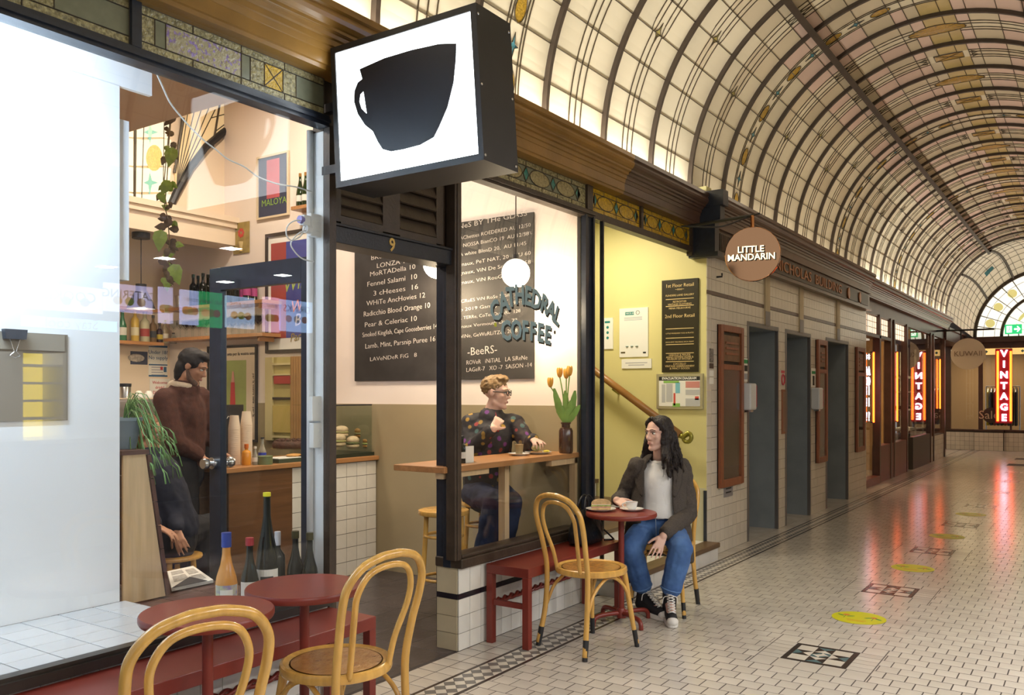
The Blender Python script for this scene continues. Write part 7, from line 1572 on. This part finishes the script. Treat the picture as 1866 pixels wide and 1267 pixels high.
def print_mat():
    m = M('flower_print', (.014,.012,.018), .7); N = m.node_tree.nodes; L = m.node_tree.links; b = N['Principled BSDF']; tc = N.new('ShaderNodeTexCoord')
    v = N.new('ShaderNodeTexVoronoi'); v.inputs['Scale'].default_value = 17; L.new(tc.outputs['Object'], v.inputs['Vector']); r = N.new('ShaderNodeValToRGB'); r.color_ramp.interpolation = 'CONSTANT'
    e = r.color_ramp.elements; e[0].position = 0; e[0].color = (.35,.20,.02,1); e[1].position = .30; e[1].color = (.30,.03,.03,1)
    for p, c in ((.45, (.16,.03,.22,1)), (.6, (.05,.12,.12,1)), (.75, (.3,.18,.03,1))): q = e.new(p); q.color = c
    sp = N.new('ShaderNodeSeparateColor'); L.new(v.outputs['Color'], sp.inputs[0]); L.new(sp.outputs[0], r.inputs[0])
    lt = N.new('ShaderNodeMath'); lt.operation = 'LESS_THAN'; lt.inputs[1].default_value = .30; L.new(v.outputs['Distance'], lt.inputs[0])
    mx = N.new('ShaderNodeMix'); mx.data_type = 'RGBA'; mx.inputs['A'].default_value = (.014,.012,.018,1); L.new(lt.outputs[0], mx.inputs['Factor']); L.new(r.outputs[0], mx.inputs['B']); L.new(mx.outputs['Result'], b.inputs['Base Color']); return m
M_prt = print_mat(); jq = MB(); jq.limb([nk2-UPV*.05, ch2, pe2], [.10, .165, .165]); jq.cap(sR, sL, .078, .078); jq.limb([sR, eR, wR.lerp(eR, .1)], [.075, .066, .05]); jq.limb([sL, eL, wL.lerp(eL, .1)], [.075, .066, .05]); soft(jq, 'jacket', M_prt, ma, .009, 5, .025, .08)
MB().tube([nk2+mr*.062*math.cos(a)+mf*.062*math.sin(a)+UPV*.0 for a in [2*PI*k/20 for k in range(20)]], .022, 8, closed=True).build('collar', M_prt, ma, smooth=True); MB().tube([nk2+mf*.07+UPV*.01, ch2+mf*.165+UPV*.06], .008, 6).build('red_zip_facing', M('red_lining', (.35,.02,.03), .6), ma)
M_jd = M('indigo_denim', (.015,.02,.05), .8, var=.3, vs=10); jq = MB(); jq.limb([pe2+UPV*.02, pe2-UPV*.05], [.15, .15])
for h_, k_, a_ in ((hp1, k1, a1), (hp2, k2, a2)): jq.limb([h_, k_, a_], [.115, .085, .065])
soft(jq, 'jeans', M_jd, ma, .010, 5, .02, .08)
for a_ in (a1, a2): q = MB(); q.cap(a_-UPV*.045, a_+mf*.13-UPV*.055, .05, .042); soft(q, 'shoe', M_canv, ma, .008, 4)
# ---------------------------------------------------------------- barista
ba = thing('person', 'barista in brown jumper with a cream collar standing behind the counter', 'person', (-2.25, 3.5, 0)); Zb = 5.88
hc3 = D(352, 668, Zb); nk3 = D(336, 702, Zb+.02); ch3 = D(330, 752, Zb+.05); pe3 = D(332, 850, Zb+.08); s3R, s3L = D(300, 728, Zb-.10), D(365, 725, Zb+.18)
e3R, e3L = D(318, 805, Zb-.14), D(385, 790, Zb+.22); w3R, w3L = D(366, 832, Zb+.0), D(398, 822, Zb+.12)
bf_ = Vector((.62,.78,0)).normalized(); br = bf_.cross(UPV); h3f = Vector((.78,.52,-.42)).normalized()
bd = MB(); Pb, h3f, h3u, h3r = head(bd, hc3, h3f, UPV); bd.limb([hc3-h3u*.06-h3f*.02, nk3], [.055, .06]); bd.limb([nk3-UPV*.04, ch3, pe3], [.09, .14, .13]); bd.cap(s3R, s3L, .055, .055)
bd.limb([s3R, e3R, w3R], [.052, .043, .03]); bd.limb([s3L, e3L, w3L], [.052, .043, .03]); f1, f2 = Vector((pe3.x-.06, pe3.y-.07, .08)), Vector((pe3.x+.08, pe3.y+.005, .08))
for h_, f_ in ((pe3-br*.08, f1), (pe3+br*.08, f2)): bd.limb([h_, h_.lerp(f_, .5), f_], [.09, .06, .045]); bd.cap(f_-UPV*.03, f_+bf_*.13-UPV*.045, .04, .032)
hand(bd, w3R, Vector((.5,.6,-.4)), UPV, 1, .6); hand(bd, w3L, Vector((.5,.6,-.4)), UPV, -1, .6); soft(bd, 'body', M_skin2, ba, .0065, 3)
M_hblk = M('hair_black', (.014,.010,.009), .65, var=.4, vs=60, wood=3); face(Pb, h3f, h3u, h3r, ba, M_hblk); hq = MB(); ell(hq, Pb(0,-.022,.038), h3f, h3u, h3r, (.086,.098,.086)); ell(hq, Pb(0,-.06,-.03), h3f, h3u, h3r, (.074,.052,.09)); ell(hq, Pb(0,.04,.09), h3f, h3u, h3r, (.06,.05,.035)); ell(hq, Pb(0,-.055,-.075), h3f, h3u, h3r, (.062,.045,.06)); soft(hq, 'hair', M_hblk, ba, .006, 4, .010, .03)
bq = MB(); bq.cap(Pb(0,.062,-.098), Pb(0,.05,-.108), .022, .024)
for s in (-1, 1): bq.limb([Pb(s*.064,.0,-.035), Pb(s*.050,.024,-.075), Pb(s*.020,.062,-.100)], [.010, .019, .021])
soft(bq, 'beard', M('beard', (.12,.07,.05), .8, var=.3, vs=80), ba, .005, 3)
M_jump = M('brown_jumper', (.075,.026,.016), .9, var=.2, vs=30, bump=.3, bs=160); jq = MB(); jq.limb([nk3-UPV*.045, ch3, pe3+UPV*.02], [.105, .168, .15]); jq.cap(s3R, s3L, .076, .076); jq.limb([s3R, e3R, w3R.lerp(e3R, .15)], [.078, .066, .048]); jq.limb([s3L, e3L, w3L.lerp(e3L, .15)], [.078, .066, .048]); soft(jq, 'jumper', M_jump, ba, .009, 5, .02, .08)
cq = MB(); cq.tube([nk3+br*.075*math.cos(a)+bf_*.07*math.sin(a)+UPV*(-.005-.01*math.sin(a)) for a in [2*PI*k/20 for k in range(20)]], .026, 8, closed=True); cq.cap(nk3-bf_*.07-UPV*.01, nk3-bf_*.10-UPV*.06, .045, .03); soft(cq, 'hood_collar', M('cream_fleece', (.62,.52,.40), .9, var=.1, vs=40, bump=.4, bs=120), ba, .008, 3)
tq = MB(); tq.limb([pe3+UPV*.03, pe3-UPV*.06], [.145, .145])
for h_, f_ in ((pe3-br*.08, f1), (pe3+br*.08, f2)): tq.limb([h_, h_.lerp(f_, .5), f_+UPV*.03], [.115, .09, .075])
soft(tq, 'trousers', M('black_trousers', (.013,.013,.016), .8), ba, .010, 5, .015, .08)
for f_ in (f1, f2): q = MB(); q.cap(f_-UPV*.03, f_+bf_*.14-UPV*.04, .048, .04); soft(q, 'shoe', M_canv, ba, .009, 4)
# ---------------------------------------------------------------- seated person in navy behind the plant
na = thing('person', 'person in navy jacket seated behind the potted plant', 'person', (-1.70, 3.2, 0)); Zn = 5.25
hc4 = D(268, 790, Zn); nk4 = D(276, 826, Zn); ch4 = D(282, 872, Zn); pe4 = Vector((-1.70, 3.20, .58)); s4R, s4L = D(252, 850, Zn-.05), D(303, 855, Zn+.06)
e4R, e4L = D(256, 920, Zn-.1), D(313, 915, Zn+.02); w4R, w4L = D(285, 960, Zn-.25), D(322, 968, Zn-.12); nf = Vector((.80,.45,0)).normalized(); nr = nf.cross(UPV)
bd = MB(); Pn, h4f, h4u, h4r = head(bd, hc4, Vector((.75,.62,-.15)), UPV); bd.limb([hc4-UPV*.06, nk4], [.052, .056]); bd.limb([nk4-UPV*.03, ch4, pe4], [.08, .13, .12]); bd.cap(s4R, s4L, .052, .052); bd.limb([s4R, e4R, w4R], [.048, .04, .028]); bd.limb([s4L, e4L, w4L], [.048, .04, .028])
lf4 = Vector((-.45,.89,0)).normalized(); k4a, k4b = pe4+lf4*.40-nr*.10, pe4+lf4*.40+nr*.10; a4a, a4b = Vector((k4a.x+.02, k4a.y, .09)), Vector((k4b.x+.02, k4b.y, .09))
for s, k_, a_ in ((-1, k4a, a4a), (1, k4b, a4b)): bd.limb([pe4+nr*.08*s, k_, a_], [.09, .06, .045]); bd.cap(a_-UPV*.035, a_+nf*.12-UPV*.05, .04, .03)
hand(bd, w4L, D(331, 996, Zn-.18)-w4L, Vector((SN,-CS,.2)), 1, .3); hand(bd, w4R, nf-UPV*.4, UPV, -1, .5); soft(bd, 'body', M_skin2, na, .0065, 3)
M_hgin = M('hair_ginger', (.20,.075,.025), .55, var=.4, vs=40); face(Pn, h4f, h4u, h4r, na, M_hgin); hq = MB(); ell(hq, Pn(0,-.022,.038), h4f, h4u, h4r, (.084,.097,.084)); ell(hq, Pn(0,-.055,-.03), h4f, h4u, h4r, (.072,.05,.08)); soft(hq, 'hair', M_hgin, na, .006, 3, .015, .025)
jq = MB(); jq.limb([nk4-UPV*.045, ch4, pe4+UPV*.06], [.10, .16, .15]); jq.cap(s4R, s4L, .074, .074); jq.limb([s4R, e4R, w4R.lerp(e4R, .12)], [.075, .064, .046]); jq.limb([s4L, e4L, w4L.lerp(e4L, .12)], [.075, .064, .046]); soft(jq, 'jacket', M('navy_jacket', (.012,.016,.035), .8, var=.2, vs=20), na, .009, 5, .02, .08)
tq = MB(); tq.limb([pe4+UPV*.03, pe4-UPV*.03], [.14, .14])
for s, k_, a_ in ((-1, k4a, a4a), (1, k4b, a4b)): tq.limb([pe4+nr*.08*s, k_, a_+UPV*.03], [.11, .08, .062])
soft(tq, 'trousers', M('slate_trousers', (.012,.013,.018), .8), na, .010, 5, .015, .08)
q = MB(); c_ = D(312, 970, Zn-.10); MB().prism([c_+rt*a+UPV*b for a, b in ((-.03,.09),(.02,.08),(.035,-.05),(0,-.07))], fw*.02).build('orange_panel', M('hi_vis_orange', (.75,.20,.02), .6), na)
for a_ in (a4a, a4b): q = MB(); q.cap(a_-UPV*.035, a_+nf*.13-UPV*.045, .045, .038); soft(q, 'shoe', M_canv, na, .009, 4)
